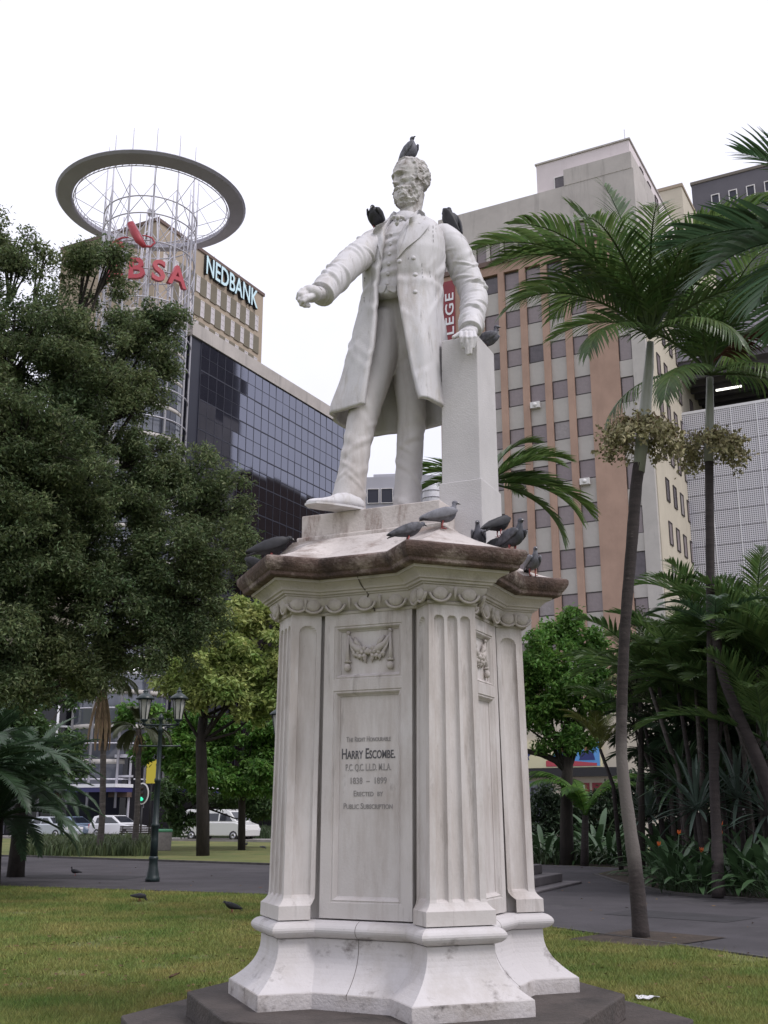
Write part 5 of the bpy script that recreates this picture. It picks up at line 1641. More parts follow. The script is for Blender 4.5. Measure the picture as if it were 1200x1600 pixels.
def lantern(root, x, y, z, yaw=0):
    """six-sided tapered lantern standing on its arm at (x,y,z)"""
    b = MB(); n = 6; ro, rb, h = 0.165, 0.095, 0.50
    M = Matrix.Translation((x, y, z))
    for k in range(n):
        a = 2 * pi * k / n
        b.tube([(rb * cos(a), rb * sin(a), 0.10), (ro * cos(a), ro * sin(a), 0.10 + h)], 0.013, 5, M=M)
    b.lathe([(0.03, -0.05), (0.05, 0.0), (0.035, 0.03), (0.10, 0.075), (0.105, 0.105), (0.09, 0.11)], 12, M=M)
    b.lathe([(0.15, 0.59), (0.235, 0.60), (0.245, 0.625), (0.16, 0.70), (0.075, 0.755), (0.055, 0.78), (0.075, 0.80), (0.05, 0.83), (0.022, 0.85), (0.030, 0.875), (0.008, 0.91)], 12, M=M)
    o = b.build('lantern', M_green, root)
    g = MB()
    for k in range(n):
        a, c = 2 * pi * k / n, 2 * pi * (k + 1) / n; e = 0.93
        g.add([(rb * e * cos(a), rb * e * sin(a), 0.11), (rb * e * cos(c), rb * e * sin(c), 0.11), (ro * e * cos(c), ro * e * sin(c), 0.595), (ro * e * cos(a), ro * e * sin(a), 0.595)], [(0, 1, 2, 3)], M=M)
    g.build('lantern_glass', M_lglass, o)


def lamp(pos, h, label, rz=0.0, arm=0.43):
    r = empty('street_lamp', pos, rz, label, 'lamp', 'green twin lantern lamp posts')
    b = MB()
    b.lathe([(0.175, 0), (0.175, 0.10), (0.155, 0.13), (0.15, 0.18), (0.118, 0.34), (0.102, 0.50), (0.118, 0.53), (0.118, 0.57), (0.095, 0.60)], 20); b.build('base', M_green, r)
    b = MB()
    b.lathe([(0.095, 0.60), (0.092, 1.0), (0.086, 1.28), (0.106, 1.30), (0.106, 1.35), (0.080, 1.38), (0.068, 2.35), (0.086, 2.37), (0.086, 2.43), (0.062, 2.46), (0.050, h - 0.25), (0.066, h - 0.23), (0.045, h - 0.18), (0.036, h), (0.075, h + 0.05), (0.06, h + 0.11), (0.012, h + 0.19)], 16)
    b.build('post', M_green, r)
    b = MB()
    b.tube([(-arm, 0, h - 0.10), (arm, 0, h - 0.10)], 0.024, 8)
    for s in (-1, 1):
        pts = [(s * (0.06 + 0.30 * t), 0, h - 0.12 - 0.16 * (1 - t) ** 2 + 0.05 * sin(t * 6)) for t in T(8)]
        b.tube(pts, 0.016, 6)
        b.tube([(s * (0.20 + 0.075 * cos(a)), 0, h - 0.02 + 0.075 * sin(a)) for a in np.linspace(-0.5, 4.6, 10)], 0.013, 5)
    b.build('arm', M_green, r)
    b = MB(); b.tube([(-0.50, 0, h - 0.62), (0.50, 0, h - 0.62)], 0.020, 8); b.ball((-0.5, 0, h - 0.62), 0.035, 8, 6); b.ball((0.5, 0, h - 0.62), 0.035, 8, 6)
    b.build('ladder_bar', M_green, r)
    for s in (-1, 1): lantern(r, s * arm, 0, h - 0.06)
    return r


p = ground_at(238, 1378)
lamp(tuple(p), 3.86, 'dark green twin lantern lamp post at the edge of the path')
p = at(455, 1240, 31.0)
lamp((p.x, p.y, 0), 3.72, 'second lamp post, mostly hidden behind the left edge of the pedestal', 0.35)

# bench
p = ground_at(212, 1318)
bn_ = empty('park_bench', tuple(p), R(2), 'dark slatted park bench between the low planting and the lamp post', 'bench')
for k in range(4):
    b = MB(); b.box((-0.95, 0.02 + 0.04 * k, 0.50 + 0.115 * k), (0.95, 0.05 + 0.04 * k, 0.59 + 0.115 * k)); b.build('back_slat', M_bench, bn_, bevel=0.006)
for k in range(4):
    b = MB(); b.box((-0.95, -0.46 + 0.12 * k, 0.42), (0.95, -0.36 + 0.12 * k, 0.455)); b.build('seat_slat', M_bench, bn_, bevel=0.006)
for x in (-0.8, 0.8):
    b = MB(); b.box((x - 0.03, -0.44, 0), (x + 0.03, -0.38, 0.42)); b.box((x - 0.03, 0.0, 0), (x + 0.03, 0.06, 0.42)); b.box((x - 0.03, -0.44, 0.36), (x + 0.03, 0.06, 0.418))
    b.tube([(x, 0.06, 0.42), (x, 0.20, 0.95)], 0.025, 6); b.build('leg', M_bench, bn_)
p = ground_at(255, 1329)
bi = empty('litter_bin', tuple(p), R(10), 'square concrete litter bin with pale green lid beside the lamp post', 'bin')
b = MB(); b.loft([[(-.33, -.33, 0), (.33, -.33, 0), (.33, .33, 0), (-.33, .33, 0)], [(-.36, -.36, .80), (.36, -.36, .80), (.36, .36, .80), (-.36, .36, .80)]], True, True, smooth=False); b.build('body', M_bin, bi, bevel=0.02)
b = MB(); b.box((-.38, -.38, .805), (.38, .38, .93)); b.build('lid', M_binlid, bi, bevel=0.04)

# traffic light and yellow sign on the far side
p = at(222, 1240, 66)
tl = empty('traffic_light', (p.x, p.y, 0.13), R(-10), 'dark traffic light with white rim and green lamp lit, behind the lamp post', 'traffic light')
z = p.z - 0.13
b = MB(); b.tube([(0, 0.1, 0), (0, 0.1, z - 0.6)], 0.06, 8); b.build('post', M_dark, tl)
ov = [(0.42 * cos(a), 0.62 * sin(a)) for a in np.linspace(0, 2 * pi, 25)[:-1]]
b = MB(); b.prism(ov, -0.02, 0.02, Matrix.Translation((0, 0, z)) @ Matrix.Rotation(pi / 2, 4, 'X')); b.build('backing_board', M_offwhite, tl)
b = MB(); b.prism([(x * .84, y * .88) for x, y in ov], -0.02, 0.02, Matrix.Translation((0, -0.045, z)) @ Matrix.Rotation(pi / 2, 4, 'X')); b.build('housing', M_dark, tl)
M_go = mat('green_lamp', (0.02, 0.4, 0.2), 0.4, emit=((0.05, 0.8, 0.45), 0.9)); M_off = mat('unlit_lamp', (0.03, 0.012, 0.01), 0.3)
for k, m_ in enumerate((M_off, M_off, M_go)):
    b = MB(); b.ball((0, -0.07, z + 0.30 - 0.30 * k), (0.12, 0.05, 0.12), 12, 8); b.build('lamp', m_, tl)
    b = MB(); b.tube([(0.13 * cos(a), -0.14, z + 0.30 - 0.30 * k + 0.13 * sin(a)) for a in np.linspace(0.2, pi - 0.2, 8)], 0.02, 5); b.build('visor', M_dark, tl)
p = at(237, 1206, 62)
ys = empty('yellow_sign', (p.x, p.y, 0.13), R(-20), 'tall narrow yellow sign board behind the green lamp post', 'sign')
b = MB(); b.box((-0.32, -0.03, p.z - 0.75), (0.32, 0.03, p.z + 0.52)); b.build('board', mat('sign_yellow', (0.62, 0.50, 0.04), 0.5), ys)
b = MB(); b.tube([(0, 0.06, 0), (0, 0.06, p.z + 0.5)], 0.04, 8); b.build('post', M_dark, ys)

# stone steps of the next monument, half hidden
ns = empty('stone_steps', (2.0, 26.2, 0), R(-24), 'grey stone steps of another monument half hidden by the pedestal', 'steps')
M_nstep = mat('grey_step_stone', (0.15, 0.135, 0.14), 0.85, var=0.25, scale=2, bump=0.2)
for k, (r, z0, z1) in enumerate(((2.05, 0, 0.06), (1.68, 0.06, 0.25), (1.3, 0.25, 0.46))):
    b = MB(); b.box((-r, -r, z0), (r, r, z1)); b.build('step', M_nstep, ns, bevel=0.02)
b = MB(); b.box((-.75, -.75, .46), (.75, .75, 1.3)); b.build('plinth', M_nstep, ns, bevel=0.02)

# ============================================================ VEHICLES
M_tyre = mat('tyre', (0.015, 0.015, 0.016), 0.8); M_rim = mat('wheel_rim', (0.35, 0.35, 0.37), 0.35, metal=0.7)
M_cglass = mat('car_glass', (0.015, 0.018, 0.025), 0.06, spec=0.8); M_tail = mat('tail_light', (0.45, 0.02, 0.02), 0.3); M_head = mat('head_light', (0.7, 0.7, 0.72), 0.2)
M_plate = mat('number_plate', (0.65, 0.65, 0.55), 0.5)


def vehicle(name, label, pos, rz, paint, L_, W, H, kind):
    r = empty(name, pos, rz, label, 'van' if kind == 'van' else 'car')
    m = mat(name + '_paint', paint, 0.25, spec=0.6, coat=0.6)
    x0, x1 = -L_ / 2, L_ / 2
    if kind == 'hatch':
        low = [(x0 + .05, .28), (x0, .55), (x0 + .06, .92), (x1 - 1.35, .98), (x1 - .35, .82), (x1 - .03, .58), (x1 - .05, .28)]
        cabin = [(x0 + .08, .90), (x0 + .32, H - .08), (x0 + .75, H), (x0 + 1.9, H - .01), (x1 - 1.2, .95)]
        wins = [[(x0 + .55, .98), (x0 + .62, H - .16), (x0 + 1.25, H - .12), (x0 + 1.25, .98)], [(x0 + 1.33, .98), (x0 + 1.33, H - .12), (x0 + 1.86, H - .13), (x1 - 1.40, .98)]]
    elif kind == 'sedan':
        low = [(x0 + .05, .28), (x0, .55), (x0 + .08, .90), (x0 + .9, .95), (x1 - 1.3, .94), (x1 - .3, .80), (x1, .55), (x1 - .05, .28)]
        cabin = [(x0 + .72, .90), (x0 + 1.32, H - .05), (x0 + 1.8, H), (x0 + 2.5, H - .02), (x1 - 1.1, .90)]
        wins = [[(x0 + 1.0, .97), (x0 + 1.42, H - .12), (x0 + 1.95, H - .09), (x0 + 1.95, .97)], [(x0 + 2.03, .97), (x0 + 2.03, H - .09), (x0 + 2.48, H - .11), (x1 - 1.36, .97)]]
    else:
        low = [(x0 + .04, .30), (x0, .6), (x0 + .02, 1.12), (x1 - .75, 1.12), (x1 - .12, .95), (x1, .65), (x1 - .04, .30)]
        cabin = [(x0 + .03, 1.10), (x0 + .10, H - .12), (x0 + .30, H), (x1 - 1.55, H), (x1 - 1.25, H - .10), (x1 - .62, 1.10)]
        wins = [[(x0 + .25, 1.16), (x0 + .30, H - .28), (x0 + 1.4, H - .24), (x0 + 1.4, 1.16)], [(x0 + 1.5, 1.16), (x0 + 1.5, H - .24), (x0 + 2.7, H - .24), (x0 + 2.7, 1.16)], [(x0 + 2.8, 1.16), (x0 + 2.8, H - .24), (x1 - 1.42, H - .24), (x1 - .92, 1.16)]]
    b = MB()
    st_ = [(-W / 2, 0.06), (-W / 2 + 0.06, 0.0), (W / 2 - 0.06, 0.0), (W / 2, 0.06)]
    cx, cz = 0, 0.62
    b.loft([[(x * (1 - i * .5) , y, cz + (z - cz) * (1 - i)) for x, z in low] for y, i in st_], True, True, smooth=False)
    b.build('body', m, r, bevel=0.05, seg=3)
    inset = 0.16
    b = MB()
    zb = min(z for x, z in cabin)
    def yy(z): return W / 2 - 0.03 - inset * (z - zb) / (H - zb)
    b.loft([[(x, -yy(z), z) for x, z in cabin], [(x, yy(z), z) for x, z in cabin]], True, True, smooth=False)
    b.build('cabin', m, r, bevel=0.04, seg=3)
    for s in (-1, 1):
        for w_ in wins:
            b = MB(); k = len(w_)
            b.add([(x, s * (yy(z) + 0.004), z) for x, z in w_] + [(x, s * (yy(z) - 0.02), z) for x, z in w_], [tuple(range(k)), tuple(range(k, 2 * k))] + [(i, (i + 1) % k, k + (i + 1) % k, k + i) for i in range(k)])
            b.build('window', M_cglass, r)
    # rear and front screens
    for (p, q, nm) in ((cabin[0], cabin[1], 'rear_window'), (cabin[-1], cabin[-2], 'windscreen')):
        sg_ = -1 if nm == 'rear_window' else 1
        a = Vector((p[0], 0, p[1])).lerp(Vector((q[0], 0, q[1])), 0.16); c = Vector((p[0], 0, p[1])).lerp(Vector((q[0], 0, q[1])), 0.90)
        o_ = Vector((sg_ * 0.022, 0, 0.01)); i_ = Vector((-sg_ * 0.02, 0, -0.01))
        v = []
        for off in (o_, i_):
            for pt_, f in ((a, -1), (a, 1), (c, 1), (c, -1)):
                v.append((pt_.x + off.x, f * (yy(pt_.z) - 0.10), pt_.z + off.z))
        b = MB(); b.add(v, [(0, 1, 2, 3), (4, 5, 6, 7), (0, 1, 5, 4), (1, 2, 6, 5), (2, 3, 7, 6), (3, 0, 4, 7)]); b.build(nm, M_cglass, r)
    for x in (x0 + .78, x1 - .82):
        for s in (-1, 1):
            b = MB(); Mx = Matrix.Translation((x, s * (W / 2 - 0.10), 0.31)) @ Matrix.Rotation(pi / 2, 4, 'X')
            b.lathe([(0.20, -0.10), (0.29, -0.11), (0.31, -0.07), (0.31, 0.07), (0.29, 0.11), (0.20, 0.10)], 20, M=Mx); w = b.build('wheel', M_tyre, r)
            b = MB(); b.lathe([(0.19, -0.115), (0.08, -0.125), (0.08, 0.125), (0.19, 0.115)], 14, M=Mx); b.build('rim', M_rim, w)
    for s in (-1, 1):
        zl = 0.80 if kind != 'van' else 0.95
        b = MB(); b.box((x0 - .012, s * (W / 2 - .22), zl - .14), (x0 + .12, s * (W / 2 - .04), zl + .14)); b.build('tail_light', M_tail, r, bevel=0.02)
        b = MB(); b.box((x1 - .28, s * (W / 2 - .32), .60), (x1 + .004, s * (W / 2 - .05), .76)); b.build('headlight', M_head, r, bevel=0.02)
    b = MB(); b.box((x0 - .015, -.26, .52), (x0 + .05, .26, .63)); b.build('number_plate', M_plate, r)
    b = MB(); b.box((x0 - .03, -W / 2 + .05, .30), (x0 + .05, W / 2 - .05, .46)); b.build('bumper', m, r, bevel=0.03)
    return r


SD = math.atan2(-BV.y, -BV.x)
def parked(u, v, Y): q = at(u, v, Y); return (q.x, q.y, 0.008)
vehicle('white_hatchback', 'white hatchback parked beyond the bench and palm trunk', parked(186, 1305, 76), SD, (0.66, 0.66, 0.68), 4.0, 1.70, 1.50, 'hatch')
vehicle('silver_car', 'silver blue saloon parked behind the low planting, left of the hatchback', parked(112, 1305, 79), SD, (0.16, 0.21, 0.29), 4.4, 1.72, 1.42, 'sedan')
vehicle('pale_car', 'pale grey car nose hidden by the dark cycad fronds', parked(78, 1305, 74.5), SD, (0.42, 0.45, 0.50), 4.2, 1.7, 1.42, 'sedan')
vehicle('white_minibus', 'white minibus parked behind the dark tree trunks, seen from the rear', parked(345, 1300, 69), SD, (0.62, 0.62, 0.61), 4.7, 1.72, 1.85, 'van')
# ============================================================ LITTER
M_plas = mat('plastic_wrap', (0.72, 0.72, 0.74), 0.3)
p = ground_at(1012, 1563)
b = MB(); rr = random.Random(4)
g = [[(-.10 + .025 * i, -.05 + .02 * j, 0.012 + 0.028 * rr.random()) for i in range(9)] for j in range(6)]
b.loft(g, False, False); b.v += [(x, y, z + 0.004) for x, y, z in b.v]; nvv = len(b.v) // 2
b.f += [tuple(nvv + i for i in f) for f in b.f]; b.m *= 2; b.sm *= 2
o = b.build('plastic_bag', M_plas); o.location = p; tag(o, 'crumpled white plastic bag lying in the grass right of the steps', 'litter')
M_dry = mat('dry_leaf', (0.075, 0.035, 0.016), 0.8, var=0.3, scale=20)
p = ground_at(272, 1532)
b = MB(); b.loft([[(-.06 + .03 * i, w * s, 0.02 + 0.02 * abs(s) + 0.008 * i) for s in (-1, -.4, .4, 1)] for i, w in enumerate((.006, .03, .035, .02, .002))], False, False)
o = b.build('curled_leaf', M_dry); o.location = p; o.rotation_euler = (0, 0, .7); tag(o, 'curled dry brown leaf on the lawn left of the steps', 'leaf')
rr = random.Random(21); b = MB()
for k in range(420):
    if rr.random() < 0.6:
        u, v = rr.uniform(0, 430), rr.uniform(1400, 1560); q = ground_at(u, v)
    elif rr.random() < 0.5:
        u, v = rr.uniform(860, 1200), rr.uniform(1475, 1580); q = ground_at(u, v)
    else:
        u, v = rr.choice((rr.uniform(150, 430), rr.uniform(870, 1190))), rr.uniform(1325, 1470); q = ground_at(u, v)
    a = rr.uniform(0, 6.28); s = rr.uniform(0.018, 0.05); t = rr.uniform(-.3, .3)
    zb = 0.012
    b.add([(q.x + s * cos(a), q.y + s * sin(a), zb + .012), (q.x - .4 * s * sin(a), q.y + .4 * s * cos(a), zb + .02 + .01 * t), (q.x - s * cos(a), q.y - s * sin(a), zb + .012), (q.x + .4 * s * sin(a), q.y - .4 * s * cos(a), zb + .004)], [(0, 1, 2, 3)])
tag(b.build('fallen_leaves', mat('fallen_leaf', (0.14, 0.08, 0.035), 0.85, island=0.5)), kind='stuff')
# ============================================================ VEGETATION
def leaf_mat(name, col, var=0.35, rough=0.5, trans=0.22, col2=None, scale=0.8, spec=0.35):
    return mat(name, col, rough, var=0.25, scale=scale, col2=col2, trans=trans, island=var, spec=spec)


M_leaf_dark = leaf_mat('dark_leaf', (0.165, 0.200, 0.090), 0.6, trans=0.42, col2=(0.078, 0.118, 0.052), scale=0.45)
M_leaf_yel = leaf_mat('yellowing_leaf', (0.37, 0.40, 0.14), trans=0.35, col2=(0.18, 0.28, 0.065), scale=0.6)
M_leaf_grn = leaf_mat('bright_leaf', (0.13, 0.25, 0.045), trans=0.38, col2=(0.070, 0.16, 0.032), scale=0.7)
M_leaf_mid = leaf_mat('mid_leaf', (0.085, 0.145, 0.045), trans=0.3, col2=(0.045, 0.085, 0.03), scale=0.7)
M_leaf_deep = leaf_mat('deep_leaf', (0.045, 0.075, 0.032), col2=(0.026, 0.046, 0.024), scale=0.7)
M_leaf_sparse = leaf_mat('greyish_leaf', (0.13, 0.145, 0.085), col2=(0.055, 0.065, 0.035), scale=1.2)
M_frond = leaf_mat('palm_leaflet', (0.115, 0.175, 0.052), 0.35, 0.36, 0.42, col2=(0.055, 0.105, 0.033), scale=0.9, spec=0.5)
M_frondd = leaf_mat('dark_palm_leaflet', (0.050, 0.095, 0.045), 0.3, 0.4, 0.3, spec=0.5)
M_frondy = leaf_mat('yellow_palm_leaflet', (0.17, 0.19, 0.05), 0.3, 0.45, 0.3)
M_dead = leaf_mat('dead_frond', (0.26, 0.185, 0.11), 0.3, 0.8, 0.1)
M_deadred = leaf_mat('rusty_frond', (0.10, 0.045, 0.03), 0.3, 0.8, 0.1)
M_strap = leaf_mat('strap_leaf', (0.042, 0.088, 0.036), 0.4, 0.4, 0.15, spec=0.5)
M_blue = leaf_mat('bluish_sword_leaf', (0.095, 0.135, 0.11), 0.35, 0.45, 0.12, spec=0.45)
M_bark = mat('bark', (0.030, 0.024, 0.020), 0.95, var=0.4, scale=8, bump=0.8, bscale=18, stretch=(1, 1, 0.3))
M_palmbark = mat('palm_trunk', (0.085, 0.072, 0.064), 0.9, var=0.35, scale=3, bump=0.5, bscale=30, stretch=(0.6, 0.6, 5),
                 stain=[((0.21, 0.19, 0.175), 0.8, 1.5, (1, 1, 4.0), 0.54), ((0.028, 0.022, 0.02), 0.8, 1.1, (1, 1, 0.6), 0.52)])
M_palmdark = mat('dark_palm_trunk', (0.035, 0.027, 0.026), 0.9, var=0.4, scale=3, bump=0.6, bscale=30, stretch=(0.6, 0.6, 5),
                 stain=[((0.22, 0.20, 0.18), 0.8, 12, (1, 1, 1), 0.68)])
def king_bark():
    m = mat('king_palm_trunk', (0.036, 0.028, 0.026), 0.9, var=0.4, scale=4, bump=0.5, bscale=30, stretch=(0.6, 0.6, 5), stain=[((0.16, 0.145, 0.13), 0.75, 9, (1, 1, 3.5), 0.60)])
    nt = m.node_tree; N = nt.nodes; Lk = nt.links.new; bs = N['Principled BSDF']
    src = bs.inputs['Base Color'].links[0].from_socket
    co = N.new('ShaderNodeTexCoord'); sp = N.new('ShaderNodeSeparateXYZ'); Lk(co.outputs['Object'], sp.inputs[0])
    nz = N.new('ShaderNodeTexNoise'); nz.inputs['Scale'].default_value = 2.2; nz.inputs['Detail'].default_value = 5; Lk(co.outputs['Object'], nz.inputs['Vector'])
    ad = N.new('ShaderNodeMath'); ad.operation = 'MULTIPLY_ADD'; ad.inputs[1].default_value = 1.3; Lk(nz.outputs['Fac'], ad.inputs[0]); Lk(sp.outputs['Z'], ad.inputs[2])
    rp = N.new('ShaderNodeValToRGB')            # old bark: pale lichen ring band between the dark foot and the dark upper stem
    els = rp.color_ramp.elements; els[0].position = 0.0; els[0].color = (0, 0, 0, 1); els[1].position = 1.0; els[1].color = (0, 0, 0, 1)
    for p, v in ((0.24, 0.05), (0.32, 0.9), (0.50, 0.85), (0.60, 0.0)): els.new(p).color = (v, v, v, 1)
    dv = N.new('ShaderNodeMath'); dv.operation = 'DIVIDE'; dv.inputs[1].default_value = 6.0; Lk(ad.outputs[0], dv.inputs[0]); Lk(dv.outputs[0], rp.inputs['Fac'])
    mi = N.new('ShaderNodeMix'); mi.data_type = 'RGBA'; mi.inputs['B'].default_value = (0.155, 0.138, 0.125, 1)
    Lk(rp.outputs['Color'], mi.inputs['Factor']); Lk(src, mi.inputs['A']); Lk(mi.outputs['Result'], bs.inputs['Base Color'])
    return m


M_kingbark = king_bark()
M_shaft = mat('crownshaft', (0.20, 0.22, 0.16), 0.45, var=0.25, scale=2, stretch=(1, 1, 0.4), col2=(0.30, 0.30, 0.27))
M_fruit = mat('palm_fruit', (0.34, 0.31, 0.17), 0.7, var=0.4, scale=12, island=0.35)
M_flower = mat('orange_flower', (0.65, 0.13, 0.02), 0.5)


def leaves_np(P0, size, rng, flat=0.45, aspect=0.42, jitter=0.5):
    """one bent diamond leaf (4 points, 1 quad) at each point"""
    n = len(P0)
    N_ = rng.normal(size=(n, 3)); N_[:, 2] = np.abs(N_[:, 2]) + flat; N_ /= np.linalg.norm(N_, axis=1)[:, None]
    A = rng.normal(size=(n, 3)); A[:, 2] -= 0.5
    A -= N_ * np.sum(A * N_, axis=1)[:, None]; A /= np.linalg.norm(A, axis=1)[:, None]
    B = np.cross(N_, A)
    s = (size * (1 + jitter * rng.uniform(-1, 1, n)))[:, None]
    base = P0; tip = P0 + A * s - N_ * s * 0.12
    mid = P0 + A * s * 0.5 + N_ * s * 0.06
    V = np.stack([base, mid + B * s * aspect * 0.5, tip, mid - B * s * aspect * 0.5], axis=1).reshape(-1, 3)
    return V, np.arange(4 * n).reshape(-1, 4)


def clump_points(centers, radii, counts, rng, shell=0.55, squash=0.75):
    out = []
    for c, r, k in zip(centers, radii, counts):
        d = rng.normal(size=(int(k), 3)); d /= np.linalg.norm(d, axis=1)[:, None]
        rad = r * (shell + (1 - shell) * rng.random(int(k))) * (0.75 + 0.5 * rng.random(int(k))) * rng.random(int(k)) ** 0.22
        q = d * rad[:, None]; q[:, 2] *= squash
        out.append(np.asarray(c) + q)
    return np.concatenate(out)


def tree(name, label, base, trunk_pts, trunk_r, blobs, leaf_size, per, m_leaf, cat='tree', group=None, sub=9, subr=0.42, seed=1, limbs=True, bark=None, aspect=0.42, lean=0.75, spread=0.70):
    """blobs: (centre, radius) big masses; each is broken into clumps of leaves, limbs run to the masses"""
    rng = np.random.default_rng(seed)
    r = empty(name, tuple(base), 0, label, cat, group)
    C, Rr, K = [], [], []
    for c, rad in blobs:
        k = max(3, int(sub * rad * rad))
        for _ in range(k):
            d = rng.normal(size=3); d /= np.linalg.norm(d)
            q = np.asarray(c) + d * rad * (0.30 + spread * rng.random() ** 0.7) * np.array([1, 1, lean])
            rr_ = subr * (0.55 + 0.9 * rng.random())
            C.append(q); Rr.append(rr_); K.append(per * rr_ * rr_ * 6)
    pts = clump_points(C, Rr, K, rng)
    V, Fc = leaves_np(pts, leaf_size, rng, aspect=aspect)
    Mi = MW[r.name].inverted(); V = V - np.array(base)
    link('crown', nmesh('crown', V, Fc, m_leaf), r)
    b = MB(); b.tube(trunk_pts, trunk_r, 10); b.build('trunk', bark or M_bark, r, world=True)
    if limbs:
        b = MB(); tp = [Vector(p) for p in trunk_pts]
        for i, (c, rad) in enumerate(blobs):
            c = Vector(c); s = tp[-1] if i % 2 else tp[max(0, len(tp) - 2)]
            m1 = s.lerp(c, 0.5) + Vector((rng.uniform(-.2, .2), rng.uniform(-.2, .2), -0.12 * (c - s).length))
            b.tube([s, m1, c], [trunk_r[-1] * 0.42, trunk_r[-1] * 0.24, 0.015], 6, cap=False)
        for q, rr_ in list(zip(C, Rr))[::2]:
            j = int(np.argmin([np.linalg.norm(np.asarray(c) - q) for c, _ in blobs])); c = Vector(blobs[j][0]); q = Vector(q)
            b.tube([c.lerp(tp[-1], 0.15), c.lerp(q, 0.55) + Vector((0, 0, -0.08)), q], [0.024, 0.014, 0.006], 5, cap=False)
        b.build('limb', M_bark, r, world=True)['kind'] = 'stuff'
    return r


def V3(u, v, Y): return tuple(at(u, v, Y))


def px(n, Y): return n * Y * 1.06 / FPX      # picture length to metres, near enough


# ---- the big dark tree on the left
bl_ = [(25, 400, 48, 19), (70, 395, 24, 19.5), (-30, 380, 50, 19), (180, 395, 26, 19.5), (250, 500, 36, 19.5), (262, 560, 28, 19.5), (230, 700, 50, 19.5), (20, 540, 90, 18.5), (110, 520, 75, 19), (150, 428, 48, 19.5), (215, 520, 58, 19.5), (150, 610, 95, 19), (40, 680, 95, 18),
       (205, 620, 45, 19.5), (120, 760, 110, 19), (225, 780, 70, 19.5), (300, 745, 55, 20), (345, 790, 52, 20.5), (330, 860, 62, 20), (235, 880, 85, 19.5), (60, 850, 100, 18.5),
       (150, 930, 90, 19), (270, 950, 65, 20), (60, 990, 70, 18.5), (205, 1010, 62, 19.5), (285, 1000, 45, 20), (-60, 600, 110, 18), (-60, 800, 110, 18), (-50, 430, 60, 18.5), (315, 940, 40, 20), (30, 1050, 60, 18.5), (100, 1040, 52, 19), (160, 1060, 36, 19.5), (-50, 960, 100, 18), (-40, 1060, 80, 18), (110, 880, 80, 19.2), (20, 760, 90, 18.5)]
blobs = [(V3(u, v, Y), px(r, Y)) for u, v, r, Y in bl_]
tree('broadleaf_tree', 'big dark small leaved tree filling the left edge before the round tower', (-9.3, 20.5, 0),
     [(-9.3, 20.5, 0), (-9.2, 20.4, 2.0), (-8.6, 20.2, 4.2), (-7.8, 20.0, 5.8)], [0.42, 0.34, 0.30, 0.24], blobs, 0.074, 500, M_leaf_dark, sub=54, subr=0.29, seed=5, spread=0.92)

# ---- yellowing tree and the trees behind it, left of the pedestal
bl_ = [(330, 985, 42, 44), (375, 965, 45, 45), (425, 985, 48, 45), (300, 1040, 30, 43), (345, 1050, 40, 44), (400, 1050, 48, 44), (450, 1040, 48, 45), (370, 1095, 32, 43), (415, 1100, 38, 44), (295, 1085, 22, 43), (470, 1000, 45, 46), (340, 1010, 44, 44), (385, 1020, 46, 44), (310, 1075, 30, 43), (275, 1050, 32, 44), (265, 1000, 34, 45)]
tree('yellowing_tree', 'spreading tree with yellow green leaves and dark forked trunk left of the pedestal', (-7.3, 45, 0),
     [V3(318, 1312, 45)[:2] + (0,), V3(316, 1230, 45), V3(314, 1160, 45), V3(318, 1120, 45)], [0.27, 0.23, 0.22, 0.19], [(V3(u, v, Y), px(r, Y)) for u, v, r, Y in bl_], 0.22, 130, M_leaf_yel, seed=8, sub=9, subr=0.50, aspect=0.5)
bl_ = [(350, 1150, 40, 52), (395, 1150, 40, 52), (430, 1160, 40, 52), (300, 1175, 35, 52), (350, 1190, 35, 52), (400, 1195, 35, 51), (280, 1200, 25, 52), (440, 1200, 40, 52), (270, 1160, 24, 52), (320, 1215, 34, 51), (370, 1215, 34, 51), (425, 1215, 34, 51), (300, 1140, 30, 53), (255, 1130, 30, 53), (240, 1180, 28, 53), (215, 1120, 30, 54)]
tree('green_tree', 'bright green low crowned tree under the yellowing tree', (-9.5, 52, 0), [V3(378, 1312, 52)[:2] + (0,), V3(378, 1240, 52), V3(376, 1200, 52)], [0.18, 0.16, 0.14],
     [(V3(u, v, Y), px(r, Y)) for u, v, r, Y in bl_], 0.23, 130, M_leaf_grn, seed=9, sub=7, subr=0.52, aspect=0.5)
bl_ = [(280, 1235, 30, 56), (330, 1235, 35, 56), (385, 1240, 35, 56), (425, 1245, 35, 56), (290, 1275, 20, 56), (270, 1270, 20, 56), (405, 1275, 18, 56)]
tree('weeping_tree', 'dark drooping tree before the minibus, lowest of the left trees', (-12, 56, 0), [V3(322, 1305, 56)[:2] + (0,), V3(322, 1262, 56), V3(322, 1240, 56)], [0.2, 0.17, 0.14],
     [(V3(u, v, Y), px(r, Y)) for u, v, r, Y in bl_], 0.22, 120, M_leaf_mid, seed=10, sub=7, subr=0.5, lean=1.0)
bl_ = [(45, 1075, 36, 42), (80, 1050, 30, 42), (20, 1050, 35, 42), (100, 1160, 32, 36), (60, 1150, 40, 36), (20, 1130, 45, 36), (40, 1200, 45, 36), (80, 1210, 32, 36), (110, 1085, 32, 42), (60, 1020, 40, 43), (5, 1090, 45, 38), (120, 1190, 26, 37)]
tree('leafy_shrub', 'mid green bushy small tree above and behind the dark cycad', (-14, 38, 0), [(-14.2, 38, 0), (-14, 38, 2), (-13.6, 38, 3.6)], [0.22, 0.18, 0.14],
     [(V3(u, v, Y), px(r, Y)) for u, v, r, Y in bl_], 0.19, 130, M_leaf_mid, seed=14, sub=9, subr=0.45)

